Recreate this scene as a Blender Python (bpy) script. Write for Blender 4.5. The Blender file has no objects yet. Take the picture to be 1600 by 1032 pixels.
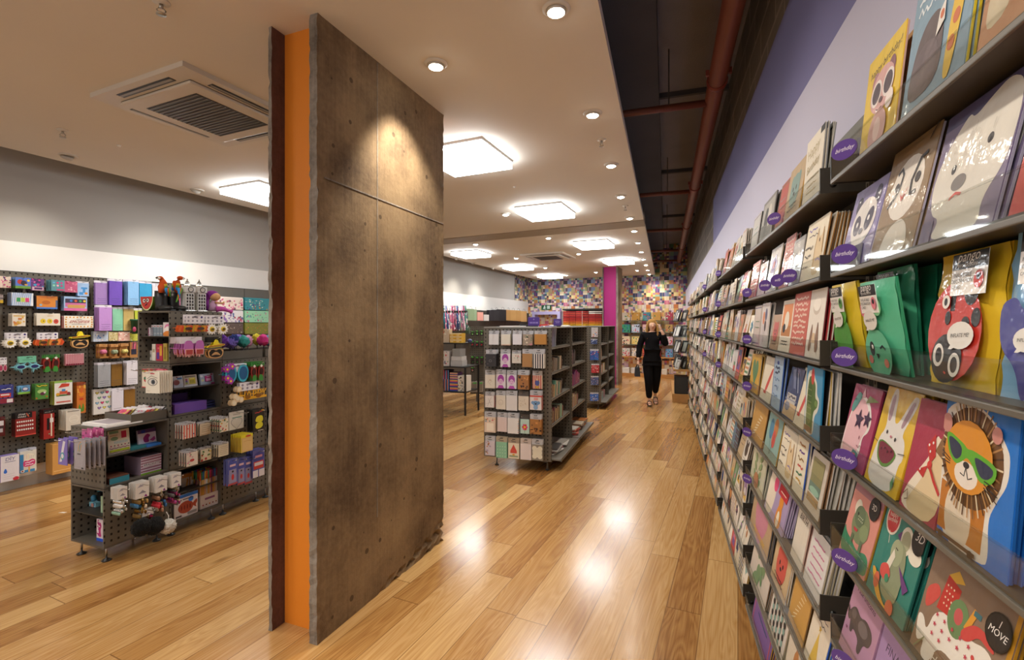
import bpy, bmesh, math, random
from math import sin, cos, tan, atan, atan2, pi, radians as R, sqrt, floor
from mathutils import Vector, Matrix
sc = bpy.context.scene
COL = sc.collection
F = 750.0; CX = 800.0; CY = 508.0; EYE = 1.55      # focal length and horizon of the photograph in 1600-wide pixels
rnd = random.Random(7)

def lin(c):
    return c / 12.92 if c <= 0.04045 else ((c + 0.055) / 1.055) ** 2.4
_hc = {}
def H(h):
    if isinstance(h, tuple): return h
    if h not in _hc:
        s = h.lstrip('#')
        if len(s) == 3: s = ''.join(a + a for a in s)
        _hc[h] = tuple(lin(int(s[i:i + 2], 16) / 255) for i in (0, 2, 4)) + (1.0,)
    return _hc[h]
def jit(h, a=0.08, r=rnd):
    c = H(h); k = 1 + r.uniform(-a, a)
    return tuple(min(1, max(0, v * k)) for v in c[:3]) + (1.0,)

MAT = {}
def newmat(name):
    m = bpy.data.materials.new(name); m.use_nodes = True
    nt = m.node_tree; nt.nodes.clear()
    out = nt.nodes.new('ShaderNodeOutputMaterial')
    MAT[name] = m
    return m, nt, out
def N(nt, t, **kw):
    n = nt.nodes.new(t)
    for k, v in kw.items():
        if k.startswith('i_'): n.inputs[k[2:].replace('_', ' ')].default_value = v
        else: setattr(n, k, v)
    return n
def colmat(name, rough=0.6, metal=0.0, coat=0.0, coat_rough=0.1, spec=0.4, bump=0.0, bscale=40, sheen=0.0, noise=0.0, nscale=30):
    """Principled material whose base colour is the face colour attribute, with optional procedural wear and bump."""
    m, nt, out = newmat(name)
    b = N(nt, 'ShaderNodeBsdfPrincipled')
    a = N(nt, 'ShaderNodeVertexColor', layer_name='Col')
    b.inputs['Roughness'].default_value = rough; b.inputs['Metallic'].default_value = metal
    b.inputs['Coat Weight'].default_value = coat; b.inputs['Coat Roughness'].default_value = coat_rough
    b.inputs['Specular IOR Level'].default_value = spec
    if sheen: b.inputs['Sheen Weight'].default_value = sheen
    tc = N(nt, 'ShaderNodeTexCoord')
    if noise:
        n = N(nt, 'ShaderNodeTexNoise', i_Scale=nscale, i_Detail=4.0)
        nt.links.new(tc.outputs['Object'], n.inputs['Vector'])
        mr = N(nt, 'ShaderNodeMapRange'); mr.inputs['To Min'].default_value = 1 - noise; mr.inputs['To Max'].default_value = 1 + noise
        nt.links.new(n.outputs['Fac'], mr.inputs['Value'])
        mx = N(nt, 'ShaderNodeVectorMath', operation='SCALE')
        nt.links.new(a.outputs['Color'], mx.inputs[0]); nt.links.new(mr.outputs['Result'], mx.inputs['Scale'])
        nt.links.new(mx.outputs['Vector'], b.inputs['Base Color'])
    else:
        nt.links.new(a.outputs['Color'], b.inputs['Base Color'])
    if bump:
        n = N(nt, 'ShaderNodeTexNoise', i_Scale=bscale, i_Detail=3.0)
        nt.links.new(tc.outputs['Object'], n.inputs['Vector'])
        bp = N(nt, 'ShaderNodeBump', i_Strength=bump, i_Distance=0.01)
        nt.links.new(n.outputs['Fac'], bp.inputs['Height']); nt.links.new(bp.outputs['Normal'], b.inputs['Normal'])
        if coat: nt.links.new(bp.outputs['Normal'], b.inputs['Coat Normal'])
    nt.links.new(b.outputs[0], out.inputs[0])
    return m
colmat('paper', 0.62, spec=0.3, noise=0.05, nscale=60)
colmat('sleeve', 0.5, coat=0.55, coat_rough=0.09, bump=0.25, bscale=22)
colmat('plastic', 0.35, spec=0.5)
colmat('paint', 0.55, spec=0.3, noise=0.03, nscale=3)
colmat('powder', 0.42, spec=0.35, noise=0.06, nscale=12)
colmat('steel', 0.3, metal=1.0, noise=0.05)
colmat('foil', 0.22, metal=0.9, bump=0.3, bscale=50)
colmat('fuzzy', 0.95, spec=0.1, bump=1.0, bscale=160, sheen=0.08, noise=0.25, nscale=120)
colmat('fabric', 0.9, spec=0.1, bump=0.4, bscale=300, noise=0.1, nscale=60)
colmat('skin', 0.5, spec=0.35, noise=0.05, nscale=25)
colmat('woodtrim', 0.5, noise=0.18, nscale=9)

def clear_mat(name, tint, gloss, rough):
    m, nt, out = newmat(name)
    t = N(nt, 'ShaderNodeBsdfTransparent'); t.inputs[0].default_value = tint
    g = N(nt, 'ShaderNodeBsdfGlossy'); g.inputs['Roughness'].default_value = rough
    fr = N(nt, 'ShaderNodeFresnel', i_IOR=1.45)
    mr = N(nt, 'ShaderNodeMath', operation='MULTIPLY_ADD', use_clamp=True); mr.inputs[1].default_value = 0.16; mr.inputs[2].default_value = gloss
    nt.links.new(fr.outputs[0], mr.inputs[0])
    mx = N(nt, 'ShaderNodeMixShader')
    nt.links.new(mr.outputs[0], mx.inputs[0]); nt.links.new(t.outputs[0], mx.inputs[1]); nt.links.new(g.outputs[0], mx.inputs[2])
    nt.links.new(mx.outputs[0], out.inputs[0])
    return m
clear_mat('acrylic', (0.93, 0.94, 0.93, 1), 0.01, 0.04)
clear_mat('cello', (0.93, 0.93, 0.94, 1), 0.08, 0.12)
def emit_mat(name, col, s):
    m, nt, out = newmat(name)
    e = N(nt, 'ShaderNodeEmission'); e.inputs[0].default_value = col; e.inputs[1].default_value = s
    nt.links.new(e.outputs[0], out.inputs[0]); return m

class MB:
    def __init__(s):
        s.v = []; s.f = []; s.c = []; s.m = []; s.M = Matrix.Identity(4); s.st = []; s.mats = ['paper']; s.smooth = []
    def push(s, M): s.st.append(s.M); s.M = s.M @ M
    def pop(s): s.M = s.st.pop()
    def mat(s, name):
        if name not in s.mats: s.mats.append(name)
        return s.mats.index(name)
    def add(s, vs, fs, col, mat=None, smooth=False):
        o = len(s.v); M = s.M
        s.v += [tuple(M @ Vector(p)) for p in vs]
        col = H(col); mi = s.mat(mat) if mat else 0
        for f in fs:
            s.f.append([i + o for i in f]); s.c.append(col); s.m.append(mi); s.smooth.append(smooth)
    def box(s, x0, y0, z0, x1, y1, z1, col, mat=None, b=0.0):
        if b > 0:
            b = min(b, abs(x1 - x0) * .45, abs(y1 - y0) * .45, abs(z1 - z0) * .45)
            bm = bmesh.new(); bmesh.ops.create_cube(bm, size=1.0)
            for v in bm.verts: v.co = Vector(((x0 + x1) / 2 + v.co.x * (x1 - x0), (y0 + y1) / 2 + v.co.y * (y1 - y0), (z0 + z1) / 2 + v.co.z * (z1 - z0)))
            bmesh.ops.bevel(bm, geom=bm.edges[:], offset=b, segments=2, affect='EDGES', profile=0.6)
            bm.verts.index_update()
            s.add([tuple(v.co) for v in bm.verts], [[v.index for v in f.verts] for f in bm.faces], col, mat); bm.free(); return
        vs = [(x0, y0, z0), (x1, y0, z0), (x1, y1, z0), (x0, y1, z0), (x0, y0, z1), (x1, y0, z1), (x1, y1, z1), (x0, y1, z1)]
        s.add(vs, [(0, 3, 2, 1), (4, 5, 6, 7), (0, 1, 5, 4), (1, 2, 6, 5), (2, 3, 7, 6), (3, 0, 4, 7)], col, mat)
    def prism(s, pts, y0, y1, col, mat=None, side=None):
        """outline pts in x,z extruded along y (front y0 < back y1)"""
        n = len(pts)
        s.add([(p[0], y0, p[1]) for p in pts], [list(range(n))], col, mat)
        s.add([(p[0], y1, p[1]) for p in pts], [list(range(n))[::-1]], side or col, mat)
        s.add([(p[0], y0, p[1]) for p in pts] + [(p[0], y1, p[1]) for p in pts], [(i, i + n, (i + 1) % n + n, (i + 1) % n) for i in range(n)], side or col, mat)
    def lathe(s, prof, col, mat=None, n=20, smooth=True, c=(0, 0)):
        """profile [(r,z)] spun about z"""
        vs = []; fs = []
        for r, z in prof:
            for i in range(n):
                a = 2 * pi * i / n; vs.append((c[0] + r * cos(a), c[1] + r * sin(a), z))
        for j in range(len(prof) - 1):
            for i in range(n):
                fs.append((j * n + i, j * n + (i + 1) % n, (j + 1) * n + (i + 1) % n, (j + 1) * n + i))
        if prof[0][0] > 1e-5: fs.append(tuple(range(n))[::-1])
        if prof[-1][0] > 1e-5: fs.append(tuple((len(prof) - 1) * n + i for i in range(n)))
        s.add(vs, fs, col, mat, smooth)
    def tube(s, pts, r, col, mat=None, n=8, caps=True):
        pts = [Vector(p) for p in pts]; rs = r if isinstance(r, (list, tuple)) else [r] * len(pts)
        vs = []; fs = []; up = Vector((0, 0, 1))
        for k, p in enumerate(pts):
            d = (pts[min(k + 1, len(pts) - 1)] - pts[max(k - 1, 0)]).normalized()
            a = up if abs(d.z) < .95 else Vector((1, 0, 0))
            e1 = d.cross(a).normalized(); e2 = d.cross(e1)
            for i in range(n):
                t = 2 * pi * i / n; vs.append(tuple(p + (e1 * cos(t) + e2 * sin(t)) * rs[k]))
        for k in range(len(pts) - 1):
            for i in range(n): fs.append((k * n + i, k * n + (i + 1) % n, (k + 1) * n + (i + 1) % n, (k + 1) * n + i))
        if caps: fs += [tuple(range(n))[::-1], tuple((len(pts) - 1) * n + i for i in range(n))]
        s.add(vs, fs, col, mat, True)
    def ball(s, c, r, col, mat=None, n=14, m=9):
        if not isinstance(r, (tuple, list)): r = (r, r, r)
        vs = [(c[0], c[1], c[2] + r[2])]; fs = []
        for j in range(1, m):
            for i in range(n):
                a = 2 * pi * i / n; t = pi * j / m
                vs.append((c[0] + r[0] * sin(t) * cos(a), c[1] + r[1] * sin(t) * sin(a), c[2] + r[2] * cos(t)))
        vs.append((c[0], c[1], c[2] - r[2]))
        for i in range(n):
            fs.append((0, 1 + i, 1 + (i + 1) % n))
            for j in range(m - 2): fs.append((1 + j * n + i, 1 + (j + 1) * n + i, 1 + (j + 1) * n + (i + 1) % n, 1 + j * n + (i + 1) % n))
            fs.append((len(vs) - 1, 1 + (m - 2) * n + (i + 1) % n, 1 + (m - 2) * n + i))
        s.add(vs, fs, col, mat, True)
    def mesh(s, name):
        me = bpy.data.meshes.new(name)
        me.from_pydata(s.v, [], s.f)
        used = sorted(set(s.m)); rm = {u: i for i, u in enumerate(used)}
        for u in used: me.materials.append(MAT[s.mats[u]])
        at = me.color_attributes.new('Col', 'FLOAT_COLOR', 'CORNER')
        buf = []
        for f, c in zip(s.f, s.c): buf += list(c) * len(f)
        at.data.foreach_set('color', buf)
        me.polygons.foreach_set('material_index', [rm[i] for i in s.m])
        me.polygons.foreach_set('use_smooth', s.smooth)
        me.update()
        return me
    def build(s, name, parent=None, loc=(0, 0, 0), rz=0.0, **tags):
        return obj(name, s.mesh(name), parent, loc, rz, **tags)
def obj(name, me, parent=None, loc=(0, 0, 0), rz=0.0, rx=0.0, label=None, cat=None, group=None, kind=None, M=None):
    o = bpy.data.objects.new(name, me); COL.objects.link(o)
    if M is not None: o.matrix_basis = M
    else:
        o.location = loc; o.rotation_euler = (rx, 0, rz)
    if parent is not None: o.parent = parent
    tag(o, label, cat, group, kind)
    return o
def tag(o, label=None, cat=None, group=None, kind=None):
    if label:
        nw = len(label.split())
        if nw > 16 or nw < 4: print('LABEL WORDS', nw, label)
        o['label'] = label
    if cat: o['category'] = cat
    if group: o['group'] = group
    if kind: o['kind'] = kind
    return o
def thing(name, label, cat, loc=(0, 0, 0), rz=0.0, group=None, M=None):
    return obj(name, None, None, loc, rz, label=label, cat=cat, group=group, M=M)
KIDS = {}
def kids(o):
    return [c for c in o.children]
def dup(root, label=None, group=None, loc=None, rz=None, M=None):
    r = root.copy(); COL.objects.link(r)
    if loc is not None: r.location = loc
    if rz is not None: r.rotation_euler = (0, 0, rz)
    if M is not None: r.matrix_basis = M
    if label: r['label'] = label
    if group: r['group'] = group
    for ch in root.children:
        c = ch.copy(); COL.objects.link(c); c.parent = r
        for g in ch.children:
            d = g.copy(); COL.objects.link(d); d.parent = c
    return r

class Fr:
    def __init__(s, a, ox=0, oy=0):
        s.a = R(a); s.rz = -s.a; s.ox = ox; s.oy = oy
    def w(s, x, y, z=0.0): return (s.ox + x * cos(s.a) + y * sin(s.a), s.oy - x * sin(s.a) + y * cos(s.a), z)
    def loc(s, X, Y): X -= s.ox; Y -= s.oy; return (X * cos(s.a) - Y * sin(s.a), X * sin(s.a) + Y * cos(s.a))
    def mat(s, x=0, y=0, z=0, extra=0.0): return Matrix.Translation(s.w(x, y, z)) @ Matrix.Rotation(s.rz + extra, 4, 'Z')
    def on_x(s, px, x):
        """depth y of the point on the plane local-x = x that the photograph shows in column px"""
        k = (px - CX) / F     # X = k Y
        c_, s_ = cos(s.a), sin(s.a)
        return (k * (s.oy - x * s_) - s.ox - x * c_) / (s_ - k * c_)
    def on_y(s, px, y):
        k = (px - CX) / F; c_, s_ = cos(s.a), sin(s.a)
        return (k * (s.oy + y * c_) - s.ox - y * s_) / (c_ + k * s_)
    def z(s, x, y, py):
        return EYE - (py - CY) / F * s.w(x, y)[1]
def Wd(px, Y, py=CY, z=None):
    X = (px - CX) / F * Y
    return (X, Y, EYE - (py - CY) / F * Y if z is None else z)
def floorpt(px, py, z=0.0):
    Y = F * (EYE - z) / (py - CY); return ((px - CX) / F * Y, Y, z)
def ceilpt(px, py, z=3.06):
    Y = F * (z - EYE) / (CY - py); return ((px - CX) / F * Y, Y, z)
RW = Fr(17.74)      # the card wall
MAIN = Fr(24.0)     # the left wall and the ceiling grid
ORD = ['first', 'second', 'third', 'fourth', 'fifth', 'sixth', 'seventh', 'eighth', 'ninth', 'tenth', 'eleventh', 'twelfth', 'thirteenth', 'fourteenth']

_txt = {}
def text_mesh(t, shear=0.0, bold=0.0):
    k = (t, shear, bold)
    if k not in _txt:
        cu = bpy.data.curves.new('t', 'FONT'); cu.body = t; cu.align_x = 'CENTER'; cu.shear = shear; cu.offset = bold * .05; cu.resolution_u = 2
        o = bpy.data.objects.new('t', cu); COL.objects.link(o)
        dg = bpy.context.evaluated_depsgraph_get(); dg.update()
        me = bpy.data.meshes.new_from_object(o.evaluated_get(dg))
        vs = [(v.co.x, v.co.y) for v in me.vertices]; fs = [tuple(p.vertices) for p in me.polygons]
        bpy.data.objects.remove(o); bpy.data.curves.remove(cu); bpy.data.meshes.remove(me)
        _txt[k] = (vs, fs)
    return _txt[k]
def ell(cx, cy, rx, ry, n=20, rot=0):
    return [(cx + rx * cos(a) * cos(rot) - ry * sin(a) * sin(rot), cy + rx * cos(a) * sin(rot) + ry * sin(a) * cos(rot)) for a in [2 * pi * i / n for i in range(n)]]
def star(cx, cy, r, n=5, k=.45, rot=pi / 2):
    return [(cx + (r if i % 2 == 0 else r * k) * cos(rot + pi * i / n), cy + (r if i % 2 == 0 else r * k) * sin(rot + pi * i / n)) for i in range(2 * n)]
def stroke(pts, w):
    L = []; Rr = []
    for i, p in enumerate(pts):
        a = pts[max(i - 1, 0)]; b = pts[min(i + 1, len(pts) - 1)]
        dx, dy = b[0] - a[0], b[1] - a[1]; l = sqrt(dx * dx + dy * dy) or 1
        L.append((p[0] - dy / l * w / 2, p[1] + dx / l * w / 2)); Rr.append((p[0] + dy / l * w / 2, p[1] - dx / l * w / 2))
    return L + Rr[::-1]
def heart(cx, cy, r):
    return [(cx + r * .0625 * 16 * sin(t) ** 3, cy + r * .0625 * (13 * cos(t) - 5 * cos(2 * t) - 2 * cos(3 * t) - cos(4 * t))) for t in [2 * pi * i / 22 for i in range(22)]]
def chaikin(p, k=2):
    for _ in range(k):
        q = []
        for i in range(len(p)):
            a, b = p[i], p[(i + 1) % len(p)]
            q += [(a[0] * .78 + b[0] * .22, a[1] * .78 + b[1] * .22), (a[0] * .22 + b[0] * .78, a[1] * .22 + b[1] * .78)]
        p = q
    return p
def clip01(p):
    for ax, lim, sg in ((0, 0.0, 1), (0, 1.0, -1), (1, 0.0, 1), (1, 1.0, -1)):
        if all((q[ax] - lim) * sg >= 0 for q in p): continue
        o = []
        for i in range(len(p)):
            a, b = p[i - 1], p[i]; da, db = (a[ax] - lim) * sg, (b[ax] - lim) * sg
            if (da >= 0) != (db >= 0):
                t = da / (da - db); o.append((a[0] + (b[0] - a[0]) * t, a[1] + (b[1] - a[1]) * t))
            if db >= 0: o.append(b)
        p = o
        if not p: return p
    return p
def draw(mb, w, h, shapes, y=0.0, mat='paper', step=0.00022, x0=None, z0=0.0):
    """draw print shapes onto the plane y of a card w wide and h tall standing on z0; u,v run 0..1, sizes are in card widths"""
    if x0 is None: x0 = -w / 2
    k = 1; step = min(step, .003 / (len(shapes) + 1))
    for s in shapes:
        t = s[0]; yy = y - step * k
        polys = []
        if t == 'r': polys = [[(s[1], s[2]), (s[3], s[2]), (s[3], s[4]), (s[1], s[4])]]; col = s[5]
        elif t == 'e': polys = [[(px, s[2] + (pz - s[2]) * w / h) for px, pz in ell(s[1], s[2], s[3], s[4], rot=s[6] if len(s) > 6 else 0)]]; col = s[5]
        elif t == 'p': polys = [chaikin(s[1]) if len(s[1]) > 4 else s[1]]; col = s[2]
        elif t == 's': polys = [[(px, s[2] + (pz - s[2]) * w / h) for px, pz in star(s[1], s[2], s[3], s[5] if len(s) > 5 else 5, s[6] if len(s) > 6 else .45)]]; col = s[4]
        elif t == 'h': polys = [[(px, s[2] + (pz - s[2]) * w / h) for px, pz in heart(s[1], s[2], s[3])]]; col = s[4]
        elif t == 'l':
            asp = h / w
            polys = [[(px, pz / asp) for px, pz in stroke([(a, b * asp) for a, b in s[1]], s[2])]]; col = s[3]
        elif t == 't':
            vs, fs = text_mesh(s[1], s[7] if len(s) > 7 else 0.0, s[8] if len(s) > 8 else 0.0)
            sz = s[4]; rot = s[6] if len(s) > 6 else 0
            mb.add([(x0 + w * (s[2] + sz * (a * cos(rot) - b * sin(rot))), yy, z0 + h * s[3] + w * sz * (a * sin(rot) + b * cos(rot))) for a, b in vs], fs, s[5], mat)
            k += 1; continue
        for p in polys:
            p = clip01(p)
            if len(p) < 3: continue
            mb.add([(x0 + w * a, yy, z0 + h * b) for a, b in p], [list(range(len(p)))], col, mat)
        k += 1
    return k
cam = bpy.data.cameras.new('camera'); cam.lens = F / 1600 * 36; cam.sensor_width = 36; cam.shift_y = -8 / 1600
cam.clip_start = 0.02; cam.clip_end = 60
co = bpy.data.objects.new('camera', cam); COL.objects.link(co); co.location = (0, 0, EYE); co.rotation_euler = (pi / 2, 0, 0)
sc.camera = co

def floor_mat():
    m, nt, out = newmat('floor'); L = nt.links
    b = N(nt, 'ShaderNodeBsdfPrincipled'); L.new(b.outputs[0], out.inputs[0])
    tc = N(nt, 'ShaderNodeTexCoord'); mp = N(nt, 'ShaderNodeMapping'); mp.inputs['Rotation'].default_value = (0, 0, R(25.2))
    L.new(tc.outputs['Object'], mp.inputs['Vector'])       # x across the planks, y along them
    sx = N(nt, 'ShaderNodeSeparateXYZ'); L.new(mp.outputs[0], sx.inputs[0])
    def mth(op, a, b_=None, c=None):
        n = N(nt, 'ShaderNodeMath', operation=op)
        for i, v in enumerate((a, b_, c)):
            if v is None: continue
            if isinstance(v, (int, float)): n.inputs[i].default_value = v
            else: L.new(v, n.inputs[i])
        return n.outputs[0]
    xs = mth('DIVIDE', sx.outputs['X'], 0.178); row = mth('FLOOR', xs); fx = mth('FRACT', xs)
    w1 = N(nt, 'ShaderNodeTexWhiteNoise', noise_dimensions='1D'); L.new(row, w1.inputs['W'])
    ys = mth('ADD', mth('DIVIDE', sx.outputs['Y'], 1.9), mth('MULTIPLY', w1.outputs['Value'], 7.3)); pl = mth('FLOOR', ys); fy = mth('FRACT', ys)
    cv = N(nt, 'ShaderNodeCombineXYZ'); L.new(row, cv.inputs[0]); L.new(pl, cv.inputs[1])
    w2 = N(nt, 'ShaderNodeTexWhiteNoise', noise_dimensions='2D'); L.new(cv.outputs[0], w2.inputs['Vector'])
    rv = w2.outputs['Value']
    gx = mth('ADD', mth('MULTIPLY', sx.outputs['X'], 9.0), mth('MULTIPLY', rv, 91.0)); gy = mth('ADD', mth('MULTIPLY', sx.outputs['Y'], 0.75), mth('MULTIPLY', rv, 37.0))
    gc = N(nt, 'ShaderNodeCombineXYZ'); L.new(gx, gc.inputs[0]); L.new(gy, gc.inputs[1])
    n1 = N(nt, 'ShaderNodeTexNoise', i_Scale=1.0, i_Detail=2.0, i_Distortion=0.6); L.new(gc.outputs[0], n1.inputs['Vector'])
    rings = mth('FRACT', mth('MULTIPLY', n1.outputs['Fac'], 14.0))
    rings = mth('ABSOLUTE', mth('SUBTRACT', rings, 0.5))
    fc = N(nt, 'ShaderNodeVectorMath', operation='MULTIPLY'); fc.inputs[1].default_value = (14, 2.2, 1); L.new(gc.outputs[0], fc.inputs[0])
    n2 = N(nt, 'ShaderNodeTexNoise', i_Scale=1.0, i_Detail=4.0); L.new(fc.outputs[0], n2.inputs['Vector'])
    n3 = N(nt, 'ShaderNodeTexNoise', i_Scale=0.35, i_Detail=2.0); L.new(gc.outputs[0], n3.inputs['Vector'])
    tone = mth('ADD', mth('MULTIPLY', rv, 0.36), mth('ADD', mth('MULTIPLY', rings, 0.26), mth('ADD', mth('MULTIPLY', n2.outputs['Fac'], 0.42), mth('MULTIPLY', n3.outputs['Fac'], 0.46))))
    cr = N(nt, 'ShaderNodeValToRGB'); e = cr.color_ramp.elements
    e[0].position = 0.34; e[0].color = H('#6f4a24'); e[1].position = 0.98; e[1].color = H('#cfa86f')
    for p, c in ((0.50, '#946636'), (0.66, '#ad8049'), (0.82, '#be9560')):
        x = e.new(p); x.color = H(c)
    L.new(tone, cr.inputs[0])
    vo = N(nt, 'ShaderNodeTexVoronoi', i_Scale=1.0); kc = N(nt, 'ShaderNodeVectorMath', operation='MULTIPLY'); kc.inputs[1].default_value = (0.35, 1.25, 1)
    L.new(gc.outputs[0], kc.inputs[0]); L.new(kc.outputs[0], vo.inputs['Vector'])
    kn = N(nt, 'ShaderNodeMapRange'); kn.inputs['From Min'].default_value = 0.03; kn.inputs['From Max'].default_value = 0.11; kn.inputs['To Min'].default_value = 0.75; kn.inputs['To Max'].default_value = 0.0
    L.new(vo.outputs['Distance'], kn.inputs['Value'])
    sel = mth('GREATER_THAN', N_out(nt, vo, 'Color'), 0.60)
    kmix = N(nt, 'ShaderNodeMix', data_type='RGBA'); L.new(mth('MULTIPLY', kn.outputs[0], sel), kmix.inputs[0]); L.new(cr.outputs[0], kmix.inputs[6]); kmix.inputs[7].default_value = H('#4a2a12')
    ex = mth('MULTIPLY', mth('ABSOLUTE', mth('SUBTRACT', fx, 0.5)), 2.0); ey = mth('MULTIPLY', mth('ABSOLUTE', mth('SUBTRACT', fy, 0.5)), 2.0)
    seam = mth('MAXIMUM', mth('GREATER_THAN', ex, 0.976), mth('GREATER_THAN', ey, 0.9972))
    smix = N(nt, 'ShaderNodeMix', data_type='RGBA'); L.new(mth('MULTIPLY', seam, 0.65), smix.inputs[0]); L.new(kmix.outputs[2], smix.inputs[6]); smix.inputs[7].default_value = H('#5c3818')
    L.new(smix.outputs[2], b.inputs['Base Color'])
    rr = N(nt, 'ShaderNodeMapRange'); rr.inputs['To Min'].default_value = 0.13; rr.inputs['To Max'].default_value = 0.30; L.new(n2.outputs['Fac'], rr.inputs['Value']); L.new(rr.outputs[0], b.inputs['Roughness'])
    b.inputs['Specular IOR Level'].default_value = 0.5; b.inputs['Coat Weight'].default_value = .22; b.inputs['Coat Roughness'].default_value = .14
    bp = N(nt, 'ShaderNodeBump', i_Strength=0.12, i_Distance=0.004); L.new(mth('SUBTRACT', tone, mth('MULTIPLY', seam, 1.2)), bp.inputs['Height']); L.new(bp.outputs[0], b.inputs['Normal'])
def N_out(nt, vo, nm):
    s = N(nt, 'ShaderNodeSeparateColor'); nt.links.new(vo.outputs[nm], s.inputs[0]); return s.outputs[0]
floor_mat()
def paint_mat(name, col, rough=0.7, var=0.04, scale=1.5, bump=0.02):
    m, nt, out = newmat(name); L = nt.links
    b = N(nt, 'ShaderNodeBsdfPrincipled'); L.new(b.outputs[0], out.inputs[0]); b.inputs['Roughness'].default_value = rough; b.inputs['Specular IOR Level'].default_value = 0.25
    tc = N(nt, 'ShaderNodeTexCoord'); n = N(nt, 'ShaderNodeTexNoise', i_Scale=scale, i_Detail=5.0); L.new(tc.outputs['Object'], n.inputs['Vector'])
    mr = N(nt, 'ShaderNodeMapRange'); mr.inputs['To Min'].default_value = 1 - var; mr.inputs['To Max'].default_value = 1 + var; L.new(n.outputs['Fac'], mr.inputs['Value'])
    vm = N(nt, 'ShaderNodeVectorMath', operation='SCALE'); vm.inputs[0].default_value = H(col)[:3]; L.new(mr.outputs[0], vm.inputs['Scale']); L.new(vm.outputs[0], b.inputs['Base Color'])
    n2 = N(nt, 'ShaderNodeTexNoise', i_Scale=90.0); L.new(tc.outputs['Object'], n2.inputs['Vector'])
    bp = N(nt, 'ShaderNodeBump', i_Strength=bump, i_Distance=0.01); L.new(n2.outputs['Fac'], bp.inputs['Height']); L.new(bp.outputs[0], b.inputs['Normal'])
paint_mat('ceiling_white', '#dcd5ca'); paint_mat('wall_grey', '#b9b5ae'); paint_mat('wall_white', '#e9e6e0'); paint_mat('lilac_white', '#b9b7cc'); paint_mat('purple_paint', '#72709a')
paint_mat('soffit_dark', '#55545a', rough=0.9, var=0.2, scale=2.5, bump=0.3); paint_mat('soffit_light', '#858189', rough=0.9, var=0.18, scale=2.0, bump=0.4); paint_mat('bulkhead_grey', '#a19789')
paint_mat('skirt_white', '#b5b1a9'); paint_mat('orange_paint', '#e58a2c', rough=0.55, var=0.02); paint_mat('magenta_paint', '#b4327c', rough=0.55, var=0.02)

def block_mat():
    """grey concrete blockwork high on the card wall"""
    m, nt, out = newmat('blockwork'); L = nt.links
    b = N(nt, 'ShaderNodeBsdfPrincipled'); L.new(b.outputs[0], out.inputs[0]); b.inputs['Roughness'].default_value = 0.9
    tc = N(nt, 'ShaderNodeTexCoord'); mp = N(nt, 'ShaderNodeMapping'); mp.inputs['Rotation'].default_value = (R(-90), 0, R(-90)); L.new(tc.outputs['Object'], mp.inputs[0])
    sx = N(nt, 'ShaderNodeSeparateXYZ'); L.new(tc.outputs['Object'], sx.inputs[0]); cx = N(nt, 'ShaderNodeCombineXYZ'); L.new(sx.outputs['Y'], cx.inputs[0]); L.new(sx.outputs['Z'], cx.inputs[1])
    br = N(nt, 'ShaderNodeTexBrick', i_Scale=1.0); br.inputs['Brick Width'].default_value = 0.44; br.inputs['Row Height'].default_value = 0.22; br.inputs['Mortar Size'].default_value = 0.012
    br.inputs['Color1'].default_value = H('#77706a'); br.inputs['Color2'].default_value = H('#625c58'); br.inputs['Mortar'].default_value = H('#8a837a'); L.new(cx.outputs[0], br.inputs['Vector'])
    L.new(br.outputs['Color'], b.inputs['Base Color'])
    n = N(nt, 'ShaderNodeTexNoise', i_Scale=14.0, i_Detail=6.0); L.new(tc.outputs['Object'], n.inputs['Vector'])
    bp = N(nt, 'ShaderNodeBump', i_Strength=0.6, i_Distance=0.02); L.new(n.outputs['Fac'], bp.inputs['Height']); L.new(bp.outputs[0], b.inputs['Normal'])
block_mat()

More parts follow.
